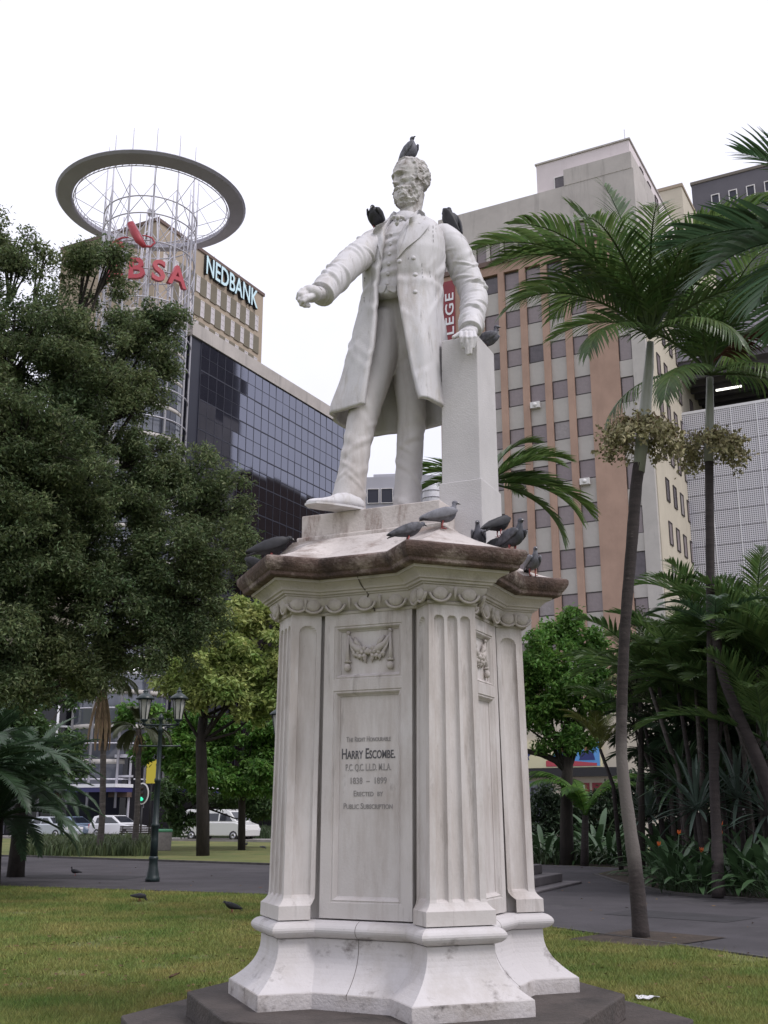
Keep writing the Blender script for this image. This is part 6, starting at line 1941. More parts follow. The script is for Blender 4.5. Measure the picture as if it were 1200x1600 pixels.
# ---- bright tree right of the pedestal
bl_ = [(845, 1010, 42, 37), (885, 985, 38, 38), (925, 1005, 36, 38), (865, 1065, 48, 37), (915, 1070, 42, 37), (845, 1110, 42, 37), (895, 1125, 42, 37), (935, 1110, 28, 38), (865, 1155, 28, 37), (915, 1160, 24, 37), (820, 1060, 40, 37), (800, 1120, 40, 37)]
tree('bright_tree', 'rounded bright green tree right of the pedestal before the shop', (6.2, 37, 0),
     [V3(886, 1352, 37)[:2] + (0,), V3(885, 1280, 37), V3(886, 1215, 37), V3(888, 1170, 37)], [0.24, 0.21, 0.19, 0.17], [(V3(u, v, Y), px(r, Y)) for u, v, r, Y in bl_], 0.17, 190, M_leaf_grn, seed=21, sub=16, subr=0.42)
b = MB(); b.tube([V3(886, 1205, 37), V3(868, 1188, 37), V3(845, 1178, 37), V3(815, 1172, 37)], [0.12, 0.11, 0.10, 0.08], 8)
o = bpy.data.objects['bright_tree']; b.build('branch', M_bark, o, world=True)
bl_ = [(985, 1010, 28, 30), (1010, 1040, 28, 30), (985, 1075, 30, 30), (1020, 1090, 28, 30), (990, 1130, 26, 30), (1030, 1050, 20, 30), (1000, 965, 20, 30), (1015, 1130, 20, 30)]
tree('sparse_tree', 'thin sparse leaved greyish tree behind the leaning palm trunk', (8.0, 30, 0), [V3(1002, 1350, 30)[:2] + (0,), V3(1002, 1200, 30), V3(1000, 1080, 30)], [0.10, 0.08, 0.05],
     [(V3(u, v, Y), px(r, Y)) for u, v, r, Y in bl_], 0.11, 110, M_leaf_sparse, seed=33, sub=16, subr=0.3)


for i, (bl_, Y, sd, lb) in enumerate((([(1060, 1180, 45), (1110, 1160, 45), (1085, 1230, 45), (1040, 1240, 35), (1130, 1230, 40), (1030, 1180, 28), (1085, 1110, 40), (1120, 1060, 35), (1020, 1280, 30), (1055, 1080, 25), (1060, 1295, 34), (1100, 1295, 34), (1140, 1295, 34)], 33, 41, 'dark shrub deep in the bed between the two palm trunks'),
                                  ([(1170, 1150, 50), (1215, 1180, 50), (1180, 1230, 50), (1225, 1100, 50), (1150, 1080, 45), (1200, 1030, 50), (1170, 1295, 36), (1205, 1295, 36), (1235, 1280, 36)], 33, 42, 'tall dark shrub at the back right of the bed'),
                                  ([(850, 1255, 32), (890, 1265, 28), (930, 1270, 30), (965, 1262, 32), (1000, 1240, 32), (860, 1290, 30), (950, 1295, 30), (905, 1295, 30)], 44, 43, 'low dark shrub in front of the shop'))):
    tree('dark_shrub', lb, (at(bl_[0][0], 1250, Y).x, Y, 0), [(at(bl_[0][0], 1250, Y).x, Y, 0), (at(bl_[0][0], 1250, Y).x, Y, .8), (at(bl_[0][0], 1250, Y).x + .1, Y, 1.5)], [0.12, 0.1, 0.08],
         [(V3(u, v, Y), px(r, Y)) for u, v, r in bl_], 0.17, 200, M_leaf_deep, cat='shrub', sub=16, subr=0.42, seed=sd, lean=1.0)

# ---- palms
def frond_mesh(L_, n, ll, droop, e0, seed, m, width=0.032, vee=0.5, fall=0.5, gap=0.06, lead=0.55, tipdroop=0.25):
    """pinnate frond growing along +X, arching over; leaflets as bent strips; unit for all palms"""
    rr_ = random.Random(seed)
    pts = []; x = z = 0.0; ds = L_ / 24; a = e0
    for k in range(25):
        pts.append((x, z, a)); x += cos(a) * ds; z += sin(a) * ds; a -= droop / 24 * (0.5 + 1.0 * k / 24)
    V = []; Fq = []
    def at_t(t):
        f = t * 24; i = min(int(f), 23); f -= i
        p, q = pts[i], pts[i + 1]
        return p[0] * (1 - f) + q[0] * f, p[1] * (1 - f) + q[1] * f, p[2] * (1 - f) + q[2] * f
    for k in range(n):
        t = gap + (1 - gap) * (k + 0.5) / n
        px_, pz_, pa = at_t(t)
        prof = (0.35 + 0.65 * sin(pi * min(1, (t - gap) / (1 - gap) * 0.85 + 0.12))) * (1.0 if t < 0.9 else 0.8)
        for s in (-1, 1):
            l = ll * prof * rr_.uniform(0.88, 1.1)
            ld = lead + 0.5 * t + rr_.uniform(-.08, .08)
            T_ = Vector((cos(pa), 0, sin(pa))); Up = Vector((-sin(pa), 0, cos(pa))); S_ = Vector((0, s, 0))
            d = (S_ * cos(ld) + T_ * sin(ld) + Up * vee * rr_.uniform(.7, 1.3)).normalized()
            w = width * (0.7 + 0.5 * prof)
            wd = T_.cross(d).cross(d).normalized() if False else (T_ - d * T_.dot(d)).normalized()
            p = Vector((px_, 0, pz_)); b0 = len(V)
            segs = 4
            for j in range(segs + 1):
                f = j / segs
                ww = w * (0.55, 1.0, 0.9, 0.55, 0.06)[j]
                V.append(tuple(p + wd * ww)); V.append(tuple(p - wd * ww))
                d = (d + Vector((0, 0, -fall / segs * (0.6 + tipdroop * j)))).normalized()
                p = p + d * (l / segs)
            for j in range(segs): Fq.append((b0 + 2 * j, b0 + 2 * j + 1, b0 + 2 * j + 3, b0 + 2 * j + 2))
    # rachis: three-sided rod
    b0 = len(V)
    for k, (x, z, a) in enumerate(pts):
        r = 0.030 * (1 - 0.85 * k / 24) * (L_ / 2.6)
        for c in range(4):
            V.append((x - sin(a) * r * sin(c * pi / 2), r * cos(c * pi / 2), z + cos(a) * r * sin(c * pi / 2)))
    for k in range(24):
        for c in range(4):
            Fq.append((b0 + 4 * k + c, b0 + 4 * k + (c + 1) % 4, b0 + 4 * k + 4 + (c + 1) % 4, b0 + 4 * k + 4 + c))
    return nmesh('frond', V, Fq, m)


def put_frond(root, me, loc, az, tilt=0.0, s=1.0, roll=0.0, name='frond'):
    o = link(name, me, root, None, loc, (roll, -tilt, az), (s, s, s)); return o


def trunk(root, pts, rad, m, n=14, name='trunk'):
    cps, rs = path_pts(pts, rad, 40)
    b = MB(); b.tube(cps, [r * (1 + 0.03 * sin(k * 2.1)) for k, r in enumerate(rs)], n); return b.build(name, m, root, world=True)


king = [frond_mesh(3.1, 46, 0.82, 1.50 + 0.15 * k, 0.85, 40 + k, M_frond, 0.021, 0.30, 0.80, 0.10) for k in range(4)]
spear = [frond_mesh(2.9, 48, 0.70, 0.40 + .25 * k, 0.85, 46 + k, M_frond, 0.020, 0.25, 0.55, 0.10, 0.6) for k in range(2)]
kinglow = [frond_mesh(2.6, 50, 0.78, 1.3, 0.35, 50 + k, M_frond, 0.019, 0.15, 1.1, 0.10) for k in range(2)]


def fruit_cluster(root, c, r, seed, k=1100):
    rng = np.random.default_rng(seed)
    b = MB(); strands = []
    for i in range(46):
        a = rng.uniform(0, 2 * pi); rr_ = r * rng.uniform(.45, 1.0); z0 = rng.uniform(-.1, .15)
        e = Vector((rr_ * cos(a), rr_ * sin(a), -r * rng.uniform(0.1, 0.75)))
        p = [Vector((0.1 * cos(a), 0.1 * sin(a), z0)), Vector((rr_ * .6 * cos(a), rr_ * .6 * sin(a), z0 + r * .12)), e]
        p = [Vector(c) + q for q in p]; strands.append(p)
        b.tube(p, [0.018, 0.010, 0.004], 4, cap=False)
    b.build('fruit_stalk', M_dead, root, world=True)['kind'] = 'stuff'
    pts = []
    for i in range(k):
        p = strands[rng.integers(len(strands))]; t = rng.random() ** 0.7
        q = p[1].lerp(p[2], t) if t > 0.25 else p[0].lerp(p[1], t * 4)
        pts.append(np.array(q) + rng.normal(size=3) * r * 0.075)
    Vs, Fs = [], []
    Vb, Fb = leaves_np(np.array(pts), r * 0.095, rng, flat=0.0, aspect=0.7)
    V2, F2_ = leaves_np(np.array(pts), r * 0.095, rng, flat=0.0, aspect=0.7)
    V = np.concatenate([Vb, V2]) - np.array(MW[root.name].translation)
    link('fruit', nmesh('fruit', V, np.concatenate([Fb, F2_ + len(Vb)]), M_fruit), root)['kind'] = 'stuff'


# nearest king palm, leaning trunk in the tree pit
Y1 = 15.5
p1 = empty('king_palm', tuple(ground_at(991, 1466)), 0, 'tall king palm with pale leaning trunk in the square tree pit', 'palm', 'king palms right of the pedestal')
tp = [Vector(tuple(ground_at(1002, 1466))) + Vector((0, 0, -0.02)), at(993, 1361, Y1), at(984, 1292, Y1), at(972.5, 1199, Y1), at(971, 1130, Y1), at(976, 991, Y1 - .05), at(987, 852, Y1 - .05), at(994, 760, Y1), at(999, 725, Y1)]
trunk(p1, tp, [0.120, 0.100, 0.092, 0.082, 0.078, 0.078, 0.086, 0.090, 0.088], M_kingbark)
b = MB(); b.tube([at(998, 738, Y1), at(1003, 690, Y1), at(1009, 630, Y1 + .1), at(1014, 575, Y1 + .1), at(1016, 535, Y1 + .1)], [0.088, 0.098, 0.088, 0.074, 0.055], 16); b.build('crownshaft', M_shaft, p1, world=True)
fruit_cluster(p1, at(1000, 668, Y1 - .05), 0.66, 3, 1500)
CR = Vector(at(1016, 528, Y1 + .1)) - MW[p1.name].translation
for i, (az, tl, s, kk) in enumerate(((120, 0.62, 1.12, 'u0'), (75, 0.45, 1.08, 'u1'), (150, 0.45, 1.0, 'u0'), (165, 0.42, 1.05, 2), (178, 0.30, 1.12, 1), (205, 0.20, 1.0, 0), (150, 0.35, 0.95, 3), (20, 0.62, 1.0, 1), (-5, 0.45, 1.05, 2), (-35, 0.25, 0.95, 3), (45, 0.45, 1.0, 0),
                                    (235, 0.15, 0.9, 1), (262, 0.35, 0.85, 2), (290, 0.25, 0.9, 3), (320, 0.32, 0.95, 0), (120, 0.40, 1.0, 3), (10, 0.15, 1.0, 'u1'), (190, -0.15, 0.85, 1), (340, -0.15, 0.85, 0), (225, -0.3, 0.8, 1), (300, -.3, 0.8, 0))):
    me = spear[int(kk[1])] if isinstance(kk, str) else (king[kk] if tl > -0.2 else kinglow[kk % 2])
    put_frond(p1, me, tuple(CR + Vector((0, 0, 0.03 * (i % 3)))), R(az), tl, s)

# second king palm
Y2 = 22.9
p2 = empty('king_palm', tuple(ground_at(1122, 1402)), 0, 'straight dark king palm at the edge of the planted bed, right of the leaning one', 'palm', 'king palms right of the pedestal')
trunk(p2, [ground_at(1123, 1404), at(1120, 1310, Y2), at(1116, 1222, Y2), at(1111, 990, Y2), at(1108, 720, Y2)], [0.135, 0.110, 0.100, 0.094, 0.092], M_palmdark)
b = MB(); b.tube([at(1107, 722, Y2), at(1108, 690, Y2), at(1109, 640, Y2), at(1109, 590, Y2)], [0.105, 0.105, 0.095, 0.075], 14); b.build('crownshaft', M_shaft, p2, world=True)
fruit_cluster(p2, at(1108, 692, Y2 - .05), 0.86, 4, 1300)
CR = Vector(at(1109, 585, Y2)) - MW[p2.name].translation
for i, (az, tl, s, kk) in enumerate(((10, 0.45, 1.15, 0), (40, 0.5, 1.15, 1), (75, 0.6, 1.15, 2), (110, 0.55, 1.15, 3), (150, 0.45, 1.2, 0), (180, 0.3, 1.15, 1), (215, 0.2, 1.1, 2), (245, 0.1, 1.0, 3), (280, 0.1, 1.0, 0), (310, 0.2, 1.1, 1), (340, 0.3, 1.15, 2), (30, 0.05, 1.1, 0), (165, 0.05, 1.1, 1), (60, 0.15, 1.1, 3),
                                    (195, -.35, 1.0, 1), (350, -.35, 1.0, 0), (300, -.35, 0.95, 1), (230, -.35, 0.95, 0))):
    put_frond(p2, king[kk] if tl > -0.2 else kinglow[kk % 2], tuple(CR), R(az), tl + (0.08 if tl > 0 else 0), s * 1.22)
rust = frond_mesh(2.6, 50, 0.78, 1.3, 0.45, 57, M_deadred, 0.026, 0.1, 1.2, 0.10)
put_frond(p2, rust, tuple(CR + Vector((0, -0.1, 0.2))), R(-28), 0.20, 1.05, 0, 'dead_frond')

# third palm, its crown reaching in from beyond the right edge
Y3 = 10.5
c3 = at(1335, 372, Y3)
p3 = empty('fan_palm', (c3.x, c3.y, 0), 0, 'palm whose crown reaches in at the upper right edge', 'palm')
trunk(p3, [Vector((c3.x + .1, c3.y, -.02)), Vector((c3.x, c3.y, 3)), Vector((c3.x, c3.y, c3.z))], [0.2, 0.15, 0.13], M_palmdark)
big = [frond_mesh(2.1, 30, 0.85, 0.8, 0.30, 60 + k, M_frondd, 0.024, 0.25, 0.35, 0.12, 0.65) for k in range(2)]
CR = Vector((0, 0, c3.z))
for (az, tl, s, kk) in ((172, 0.02, 0.95, 0), (190, -0.32, 0.92, 1), (163, 0.88, 0.80, 1), (205, -0.62, 0.9, 0), (140, 0.2, 0.8, 1), (230, 0.3, 0.8, 0), (60, 0.2, 1, 0), (0, 0.2, 1, 1), (-60, 0.2, 1, 0), (95, -.1, 1, 1)):
    put_frond(p3, big[kk], tuple(CR), R(az), tl, s)

# palm hidden behind the pedestal, fronds on both sides of the pillar
Y4 = 15.0
c4 = at(762, 755, Y4)
p4 = empty('feather_palm', (c4.x, c4.y, 0), 0, 'dark feather palm rising behind the pedestal, fronds beside the pillar', 'palm')
trunk(p4, [Vector((c4.x, c4.y, -.02)), Vector((c4.x, c4.y, 3)), Vector((c4.x, c4.y, c4.z))], [0.16, 0.12, 0.10], M_palmdark)
f4 = [frond_mesh(1.75, 40, 0.56, 1.25, 0.5, 70 + k, M_frond, 0.017, 0.25, 0.45, 0.15, 0.7) for k in range(3)]
CR = Vector((0, 0, c4.z))
for (az, tl, s, kk) in ((8, 0.45, 0.66, 0), (-8, 0.22, 0.74, 1), (5, -0.30, 0.95, 2), (-20, -0.50, 0.90, 0), (25, 0.68, 0.70, 1), (-30, 0.05, 0.7, 2), (15, -0.05, 0.7, 1), (-12, -0.75, 0.85, 1), (178, -0.02, 0.72, 0), (190, -0.30, 0.72, 2), (165, 0.2, 0.70, 1), (90, 0.3, .7, 0), (120, 0.2, .7, 1), (60, 0.1, .7, 2)):
    put_frond(p4, f4[kk], tuple(CR), R(az), tl, s)

# clumping palms massed in the bed on the right
areca = [frond_mesh(2.1, 44, 0.52, 1.15 + .1 * k, 1.0, 80 + k, M_frond, 0.016, 0.35, 0.5, 0.18, 0.6) for k in range(3)]
arecay = frond_mesh(2.0, 42, 0.5, 1.2, 0.95, 85, M_frondy, 0.016, 0.3, 0.5, 0.2, 0.6)
arecad = [frond_mesh(2.1, 44, 0.55, 1.3, 0.9, 87 + k, M_frondd, 0.018, 0.3, 0.6, 0.18, 0.6) for k in range(2)]
spots = [(1075, 27, 5.6, 1.25, 'clumping palm behind the straight trunk, pale new fronds on top'), (1150, 27, 6.2, 1.35, 'tall clumping palm right of the straight trunk'),
         (1195, 25, 5.6, 1.3, 'dense clumping palm at the right edge of the picture'), (1035, 31, 5.6, 1.2, 'clumping palm between the two king palm trunks'),
         (1100, 30, 4.2, 1.2, 'lower dark clumping palm deep in the bed'), (1230, 23, 5.0, 1.3, 'clumping palm cut off by the right edge'), (1170, 31, 4.2, 1.3, 'shaded clumping palm at the back of the bed'),
         (962, 33, 5.3, 0.85, 'small yellow green palm left of the leaning trunk')]
for i, (u, Y, h, s, lb) in enumerate(spots):
    x = at(u, 1000, Y).x
    r = empty('clumping_palm', (x, Y, 0), 0, lb, 'palm', 'clumping palms in the bed')
    rr_ = random.Random(100 + i)
    ns = 6 if i < 7 else 2
    for k in range(ns):
        a = 2 * pi * k / ns + rr_.random(); ox, oy = 0.30 * cos(a), 0.30 * sin(a)
        top = Vector((ox * (2.6 + rr_.random()), oy * 2.6, h * rr_.uniform(0.5, 1.0)))
        b = MB(); b.tube([(ox, oy, -.02), (ox * 1.5, oy * 1.5, h * .45), tuple(top)], [0.075, 0.06, 0.045], 8); b.build('stem', M_palmdark if k % 2 else M_palmbark, r)
        for j in range(9):
            me = arecay if (i == 7 or (j == 0 and k == 1)) else (arecad[j % 2] if (j < 2 or i in (4, 6)) else areca[(j + k) % 3])
            put_frond(r, me, tuple(top), 2 * pi * j / 9 + rr_.uniform(-.4, .4), rr_.uniform(-.45, .35), s * rr_.uniform(.8, 1.05))
# leaning dark stem in front of the clumps
lp = empty('leaning_palm', tuple(ground_at(1215, 1330)), 0, 'dark palm stem leaning to the left across the bed at the right edge', 'palm')
trunk(lp, [at(1235, 1330, 22.5), at(1190, 1200, 22.5), at(1155, 1120, 22.6), at(1128, 1050, 22.7), at(1118, 980, 22.8)], [0.12, 0.12, 0.11, 0.10, 0.09], M_palmdark)
for k in range(7): put_frond(lp, arecad[k % 2], tuple(Vector(at(1118, 985, 22.8)) - MW[lp.name].translation), 2 * pi * k / 7, -0.1, 0.75)
# arching low palm in front of the shop
ap = empty('arching_palm', tuple(Vector((6.35, 36.2, 0))), 0, 'low arching green palm in front of the red shop doors', 'palm')
arch = [frond_mesh(2.6, 60, 0.55, 2.0, 1.25, 90 + k, M_leaf_grn, 0.024, 0.1, 0.9, 0.1, 0.5) for k in range(2)]
for (az, tl, s, kk) in ((175, 0.05, 1.1, 0), (200, -.05, 1.0, 1), (5, 0.0, 1.1, 1), (-20, -.1, 1.0, 0), (100, 0, 1, 0), (240, -.1, .85, 1), (150, .1, 1.0, 0)):
    put_frond(ap, arch[kk], (0.1, 0, 1.5), R(az), tl, s)
b = MB(); b.tube([(0, 0, -.02), (0.05, 0, .8), (0.1, 0, 1.55)], [.14, .12, .10], 8); b.build('trunk', M_palmdark, ap)

# ---- strap-leaved plants, each leaf its own piece
def strap_mesh(L_, w, arch, seed, m, fold=0.25, stalk=0.0):
    rr_ = random.Random(seed); V = []; Fq = []; a = 1.45; x = z = 0; n = 8
    for k in range(n + 1):
        t = k / n
        prof = max(0.04, sin(pi * min(1, (t - stalk) / (1 - stalk) * 0.96 + 0.03)) ** 0.6) if t >= stalk else 0.16
        ww = w * prof; nx, nz = -sin(a), cos(a)
        for y, lift in ((-1, fold), (0, 0), (1, fold)):
            V.append((x + nx * ww * lift, y * ww, z + nz * ww * lift))
        x += cos(a) * L_ / n; z += sin(a) * L_ / n; a -= arch / n * (0.4 + 1.2 * t)
    for k in range(n):
        for c in range(2): Fq.append((3 * k + c, 3 * k + c + 1, 3 * k + 4 + c, 3 * k + 3 + c))
    return nmesh('leaf', V, Fq, m, True)


st_leaf = [strap_mesh(1.35, 0.075, 0.9 + .35 * k, k, M_strap, 0.25, 0.30) for k in range(3)]
ls_leaf = [strap_mesh(0.95, 0.055, 1.7 + .3 * k, 10 + k, M_strap, 0.3) for k in range(2)]
sw_leaf = [strap_mesh(1.05, 0.034, 0.35 + .3 * k, 20 + k, M_blue, 0.4) for k in range(2)]
sw_leafd = [strap_mesh(1.0, 0.036, 0.5 + .3 * k, 25 + k, M_strap, 0.4) for k in range(2)]


def plant(name, label, cat, pos, n, meshes, lean0, lean1, s=1.0, seed=0, group=None, spread=0.16, flowers=0, stem=0.0):
    r = empty(name, pos, 0, label, cat, group); rr_ = random.Random(seed)
    if stem:
        b = MB(); b.tube([(0, 0, -.02), (0.03, 0, stem * .5), (0, 0, stem)], [.085, .065, .06], 8); b.build('stem', M_palmdark, r)
    for k in range(n):
        az = k * 2.399 + rr_.uniform(-.3, .3); t = (k + .5) / n; rad = spread * t ** .5
        ln = lean0 + (lean1 - lean0) * t
        o = link('leaf', meshes[k % len(meshes)], r, None, (rad * cos(az), rad * sin(az), stem + (0.08 if stem else 0)), (0, ln, az), (s * rr_.uniform(.75, 1.1),) * 3)
    for k in range(flowers):
        az = rr_.uniform(pi, 2 * pi); h = s * rr_.uniform(.9, 1.15)
        x, y = .35 * s * cos(az), .35 * s * sin(az)
        b = MB(); b.tube([(0, 0, 0), (x * .6, y * .6, h * .6), (x, y, h)], .012, 5)
        b.tube([(x, y, h), (x + .05, y - .02, h + .02), (x + .16, y - .05, h + .05)], [.02, .018, .003], 6); f = b.build('flower_stalk', M_strap, r)
        b = MB()
        for q in range(3): b.tube([(x, y, h + .01), (x - .012 + .024 * q, y, h + .06), (x - .03 + .036 * q, y - .02, h + .12)], [.006, .014, .002], 5)
        b.build('flower', M_flower, f)
    return r


G1 = 'strap leaved plants along the bed edge'
pls = [(1050, 24.3, 34, 1.0, 2, 'bird of paradise plant with two orange flowers at the bed corner'), (1085, 23.6, 30, 0.9, 1, 'strap leaved plant left of the straight palm trunk'),
       (1150, 23.2, 30, 1.0, 0, 'strap leaved plant right of the straight palm trunk'), (1190, 22.6, 32, 1.05, 1, 'strap leaved plant by the right edge with one orange flower'),
       (1045, 27, 30, 1.1, 0, 'strap leaved plant behind the leaning palm trunk'), (1120, 25.5, 30, 1.15, 2, 'flowering strap leaved plant behind the straight trunk'), (1175, 25.5, 30, 1.2, 1, 'taller flowering strap leaved plant at the back on the right'),
       (1225, 21.8, 28, 1.1, 0, 'strap leaved plant cut off by the right edge'), (1040, 30.5, 26, 1.2, 0, 'strap leaved plant deep in shade behind the bed corner'),
       (1070, 28.5, 28, 1.2, 0, 'shaded strap leaved plant in the middle of the bed')]
for i, (u, Y, n, s, fl, lb) in enumerate(pls):
    plant('strap_plant', lb, 'plant', (at(u, 1300, Y).x, Y, 0.012), n, st_leaf, 0.05, 1.05, s, 200 + i, G1, 0.3, fl)
G2 = 'dark lilies at the end of the path'
for i, (u, Y, s, lb) in enumerate(((850, 38.6, 1.15, 'dark lily clump touching the pedestal edge'), (872, 38.4, 1.2, 'dark lily clump second from the pedestal'), (897, 38.5, 1.15, 'dark lily clump under the tree trunk'),
                                   (922, 38.0, 1.2, 'dark lily clump right of the tree trunk'), (948, 37.6, 1.2, 'dark lily clump left of the leaning palm'), (975, 37.0, 1.1, 'dark lily clump behind the leaning palm'),
                                   (838, 40.5, 1.5, 'taller lily clump half behind the pedestal'), (885, 41, 1.6, 'tall lily clump behind the tree trunk'), (935, 40.5, 1.55, 'tall lily clump below the red doors'), (962, 39.5, 1.5, 'tall lily clump at the right end of the row'),
                                   (1000, 36.4, 1.2, 'lily clump between palm trunk and bed corner'), (910, 40.2, 1.6, 'tall lily clump in the middle of the row'))):
    plant('lily_plant', lb, 'plant', (at(u, 1320, Y).x, Y, 0.012), 30, ls_leaf if i % 4 else st_leaf, 0.1, 1.0, s, 300 + i, G2, 0.45)
G3 = 'sword leaved dracaenas in the bed'
for i, (u, Y, h, s, bl, lb) in enumerate(((1085, 25.8, 2.6, 1.25, 1, 'bluish sword leaved dracaena left of the straight trunk'), (1150, 26, 3.0, 1.3, 1, 'bluish dracaena right of the straight trunk'), (1195, 25, 2.4, 1.3, 1, 'bluish dracaena at the right edge'),
                                          (1060, 27.5, 3.6, 1.2, 0, 'dark spiky dracaena with tall stem above the bluish one'), (1010, 31, 2.4, 1.0, 1, 'small spiky dracaena just right of the leaning trunk'), (1180, 28, 3.9, 1.3, 0, 'tall dark dracaena at the back right'),
                                          (1125, 28, 3.4, 1.2, 0, 'dark dracaena directly behind the straight trunk'))):
    plant('dracaena', lb, 'plant', (at(u, 1200, Y).x, Y, 0.012), 44, sw_leaf if bl else sw_leafd, -0.1, 1.9, s, 400 + i, G3, 0.06, 0, h * .62)

# ---- left side: cycad, two old palms, low planting
cy = [frond_mesh(2.3, 64, 0.34, 1.0 + .2 * k, 0.75, 500 + k, M_frondd, 0.014, 0.25, 0.35, 0.08, 0.5) for k in range(3)]
G4 = 'dark cycads at the left edge'
for i, (u, v, Y, h, s, lb) in enumerate(((-15, 1378, 27, 1.5, 1.15, 'dark feathery cycad at the left edge of the path'), (25, 1360, 30, 2.3, 1.05, 'taller dark cycad behind the one at the path edge'), (-60, 1375, 25, 2.6, 1.2, 'cycad cut off by the left edge'))):
    x = at(u, v, Y).x
    r = empty('cycad', (x, Y, 0), 0, lb, 'cycad', G4); rr_ = random.Random(600 + i)
    b = MB(); b.tube([(0, 0, -.02), (0, 0, h * .5), (0, 0, h)], [.24, .2, .18], 10); b.build('trunk', M_bark, r)
    for k in range(40): put_frond(r, cy[k % 3], (0, 0, h), k * 2.399, rr_.uniform(-.85, .5) if k > 6 else rr_.uniform(.1, .6), s * rr_.uniform(.85, 1.1))
fan = [frond_mesh(1.3, 34, 0.55, 1.6, 0.5, 520 + k, M_leaf_sparse, 0.02, 0.1, 0.9, 0.3, 0.9) for k in range(2)]
hang = frond_mesh(2.9, 40, 0.45, 0.35, -1.25, 530, M_dead, 0.034, 0.05, 1.2, 0.1, 0.9)
hang2 = frond_mesh(2.2, 40, 0.6, 1.6, 0.2, 531, M_dead, 0.034, 0.05, 1.4, 0.1, 0.5)
for (u, Y, vt, lb, dead) in ((158, 46, 1062, 'old palm with bleached dead fronds hanging down its pale trunk', 3), (213, 49, 1140, 'old palm with a short skirt of dead leaves by the lamp post', 1)):
    g_ = at(u - 3, 1310, Y); t_ = at(u + 4, vt, Y)
    r = empty('old_palm', (g_.x, Y, 0), 0, lb, 'palm', 'old palms by the street')
    trunk(r, [Vector((g_.x, Y, -.02)), Vector((g_.x + .05, Y, 1.8)), Vector((t_.x, Y, t_.z))], [0.16, 0.125, 0.12], M_palmbark)
    tl = Vector((t_.x, Y, t_.z)) - MW[r.name].translation
    for k in range(20): put_frond(r, fan[k % 2], tuple(tl), k * 2.399, random.Random(k).uniform(-.5, .8), 1.25)
    for k in range(dead * 3): put_frond(r, hang, tuple(tl + Vector((0, 0, -.1))), (-2.9 + k * 0.55), random.Random(k + 5).uniform(-.12, .05), 0.95 if dead > 1 else 0.35, name='dead_frond')
    if dead > 1: put_frond(r, hang2, tuple(tl + Vector((-0.6, -.3, .1))), R(185), -0.1, 1.1, name='dead_frond')
    else:
        for k in range(12): put_frond(r, hang, tuple(tl), k * .55, random.Random(k + 9).uniform(-.1, .3), 0.34, name='dead_frond')


def ground_cover(name, poly_uv, n, h, m, seed, w=0.012):
    """blades scattered between picture positions on the ground: one mass"""
    rng = np.random.default_rng(seed); pts = []
    (u0, u1, v0, v1) = poly_uv
    for _ in range(n):
        q = ground_at(rng.uniform(u0, u1), rng.uniform(v0, v1)); pts.append((q.x, q.y, 0.0))
    P_ = np.array(pts); a = rng.uniform(0, 2 * pi, n); l = h * rng.uniform(.5, 1.15, n); ln = rng.uniform(.1, .7, n); b_ = rng.uniform(0, 2 * pi, n)
    d = np.stack([np.cos(a) * w, np.sin(a) * w, np.zeros(n)], 1) * (h / .3)
    tip = P_ + np.stack([np.cos(b_) * l * ln, np.sin(b_) * l * ln, l], 1); mid = P_ + np.stack([np.cos(b_) * l * ln * .3, np.sin(b_) * l * ln * .3, l * .65], 1)
    V = np.stack([P_ - d, P_ + d, mid + d * .8, mid - d * .8, tip], 1).reshape(-1, 3)
    k = np.arange(n)[:, None] * 5
    F4_ = k + np.array([[0, 1, 2, 3]]); F3_ = k + np.array([[3, 2, 4, 4]])
    me = bpy.data.meshes.new(name)
    me.from_pydata([tuple(p) for p in V], [], [tuple(f) for f in F4_] + [tuple(f[:3]) for f in F3_])
    me.materials.append(m)
    return tag(link(name, me), kind='stuff')


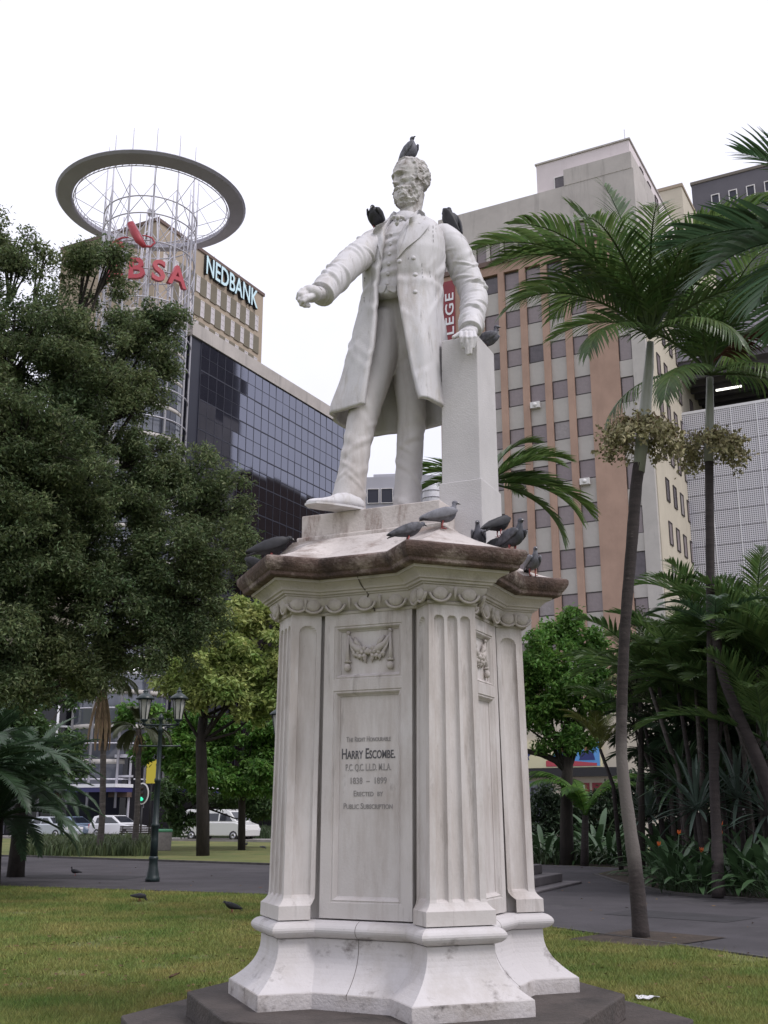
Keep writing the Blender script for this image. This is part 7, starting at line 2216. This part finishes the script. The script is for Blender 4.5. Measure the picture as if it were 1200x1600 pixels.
M_cover = leaf_mat('cover_leaf', (0.10, 0.13, 0.055), 0.4, col2=(0.06, 0.085, 0.04))
M_coverd = leaf_mat('dark_cover_leaf', (0.045, 0.07, 0.03), 0.4)
ground_cover('low_planting', (40, 235, 1318, 1338), 5200, 0.62, M_cover, 1)
ground_cover('dark_low_planting', (262, 440, 1302, 1312), 4200, 0.75, M_coverd, 2)
ground_cover('bed_undergrowth', (832, 1010, 1322, 1352), 2600, 0.5, M_coverd, 3)
ground_cover('bed_fringe', (1030, 1210, 1345, 1396), 2200, 0.35, M_coverd, 4)
M_grass = leaf_mat('grass_blade', (0.30, 0.275, 0.090), 0.45, 0.7, 0.3, col2=(0.125, 0.205, 0.045), scale=0.8)


def lawn_grass():
    rng = np.random.default_rng(77); X, Yv = [], []
    def inside(x, y, poly):
        c = np.zeros(len(x), bool); j = len(poly) - 1
        for i in range(len(poly)):
            xi, yi = poly[i]; xj, yj = poly[j]
            c ^= ((yi > y) != (yj > y)) & (x < (xj - xi) * (y - yi) / (yj - yi + 1e-9) + xi); j = i
        return c
    lawn = [(-14, 28.3), (-7.1, 25.4), (-2.4, 23.4), (0.6, 20.2), (2.4, 16.8), (4.35, 13.3), (6.4, 10.1), (7, 8.5), (-7, 8.5)]
    n = 900000
    y = 8.6 + 19 * rng.random(n) ** 1.9; x = (rng.random(n) - .5) * 2 * (0.42 * y)
    ok = inside(x, y, lawn) & (np.hypot(x - MC[0], y - MC[1]) > 2.0) & ~inside(x, y, pit)
    wear = np.sin(x * 1.9 + 1.3 * np.sin(y * .7)) * np.sin(y * 1.1 + np.sin(x * 1.4)) + .5 * np.sin(x * 5.1 + y * 2.3) * np.sin(y * 3.7 - x)
    ok &= rng.random(n) > np.clip((wear - .55) * 1.6, 0, .85)
    x, y = x[ok], y[ok]; n = len(x)
    P_ = np.stack([x, y, np.zeros(n)], 1); a = rng.uniform(0, 2 * pi, n); b_ = rng.uniform(0, 2 * pi, n)
    l = rng.uniform(.016, .042, n) * (1 + .02 * y) * (1 + .9 * (rng.random(n) > .97)); w = 0.0028 * (0.6 + y * .09)
    d = np.stack([np.cos(a) * w, np.sin(a) * w, np.zeros(n)], 1)
    tip = P_ + np.stack([np.cos(b_) * l * .8, np.sin(b_) * l * .8, l], 1)
    V = np.stack([P_ - d, P_ + d, tip], 1).reshape(-1, 3)
    return tag(link('grass', nmesh('grass', V, np.arange(3 * n).reshape(-1, 3), M_grass)), kind='stuff')


lawn_grass()
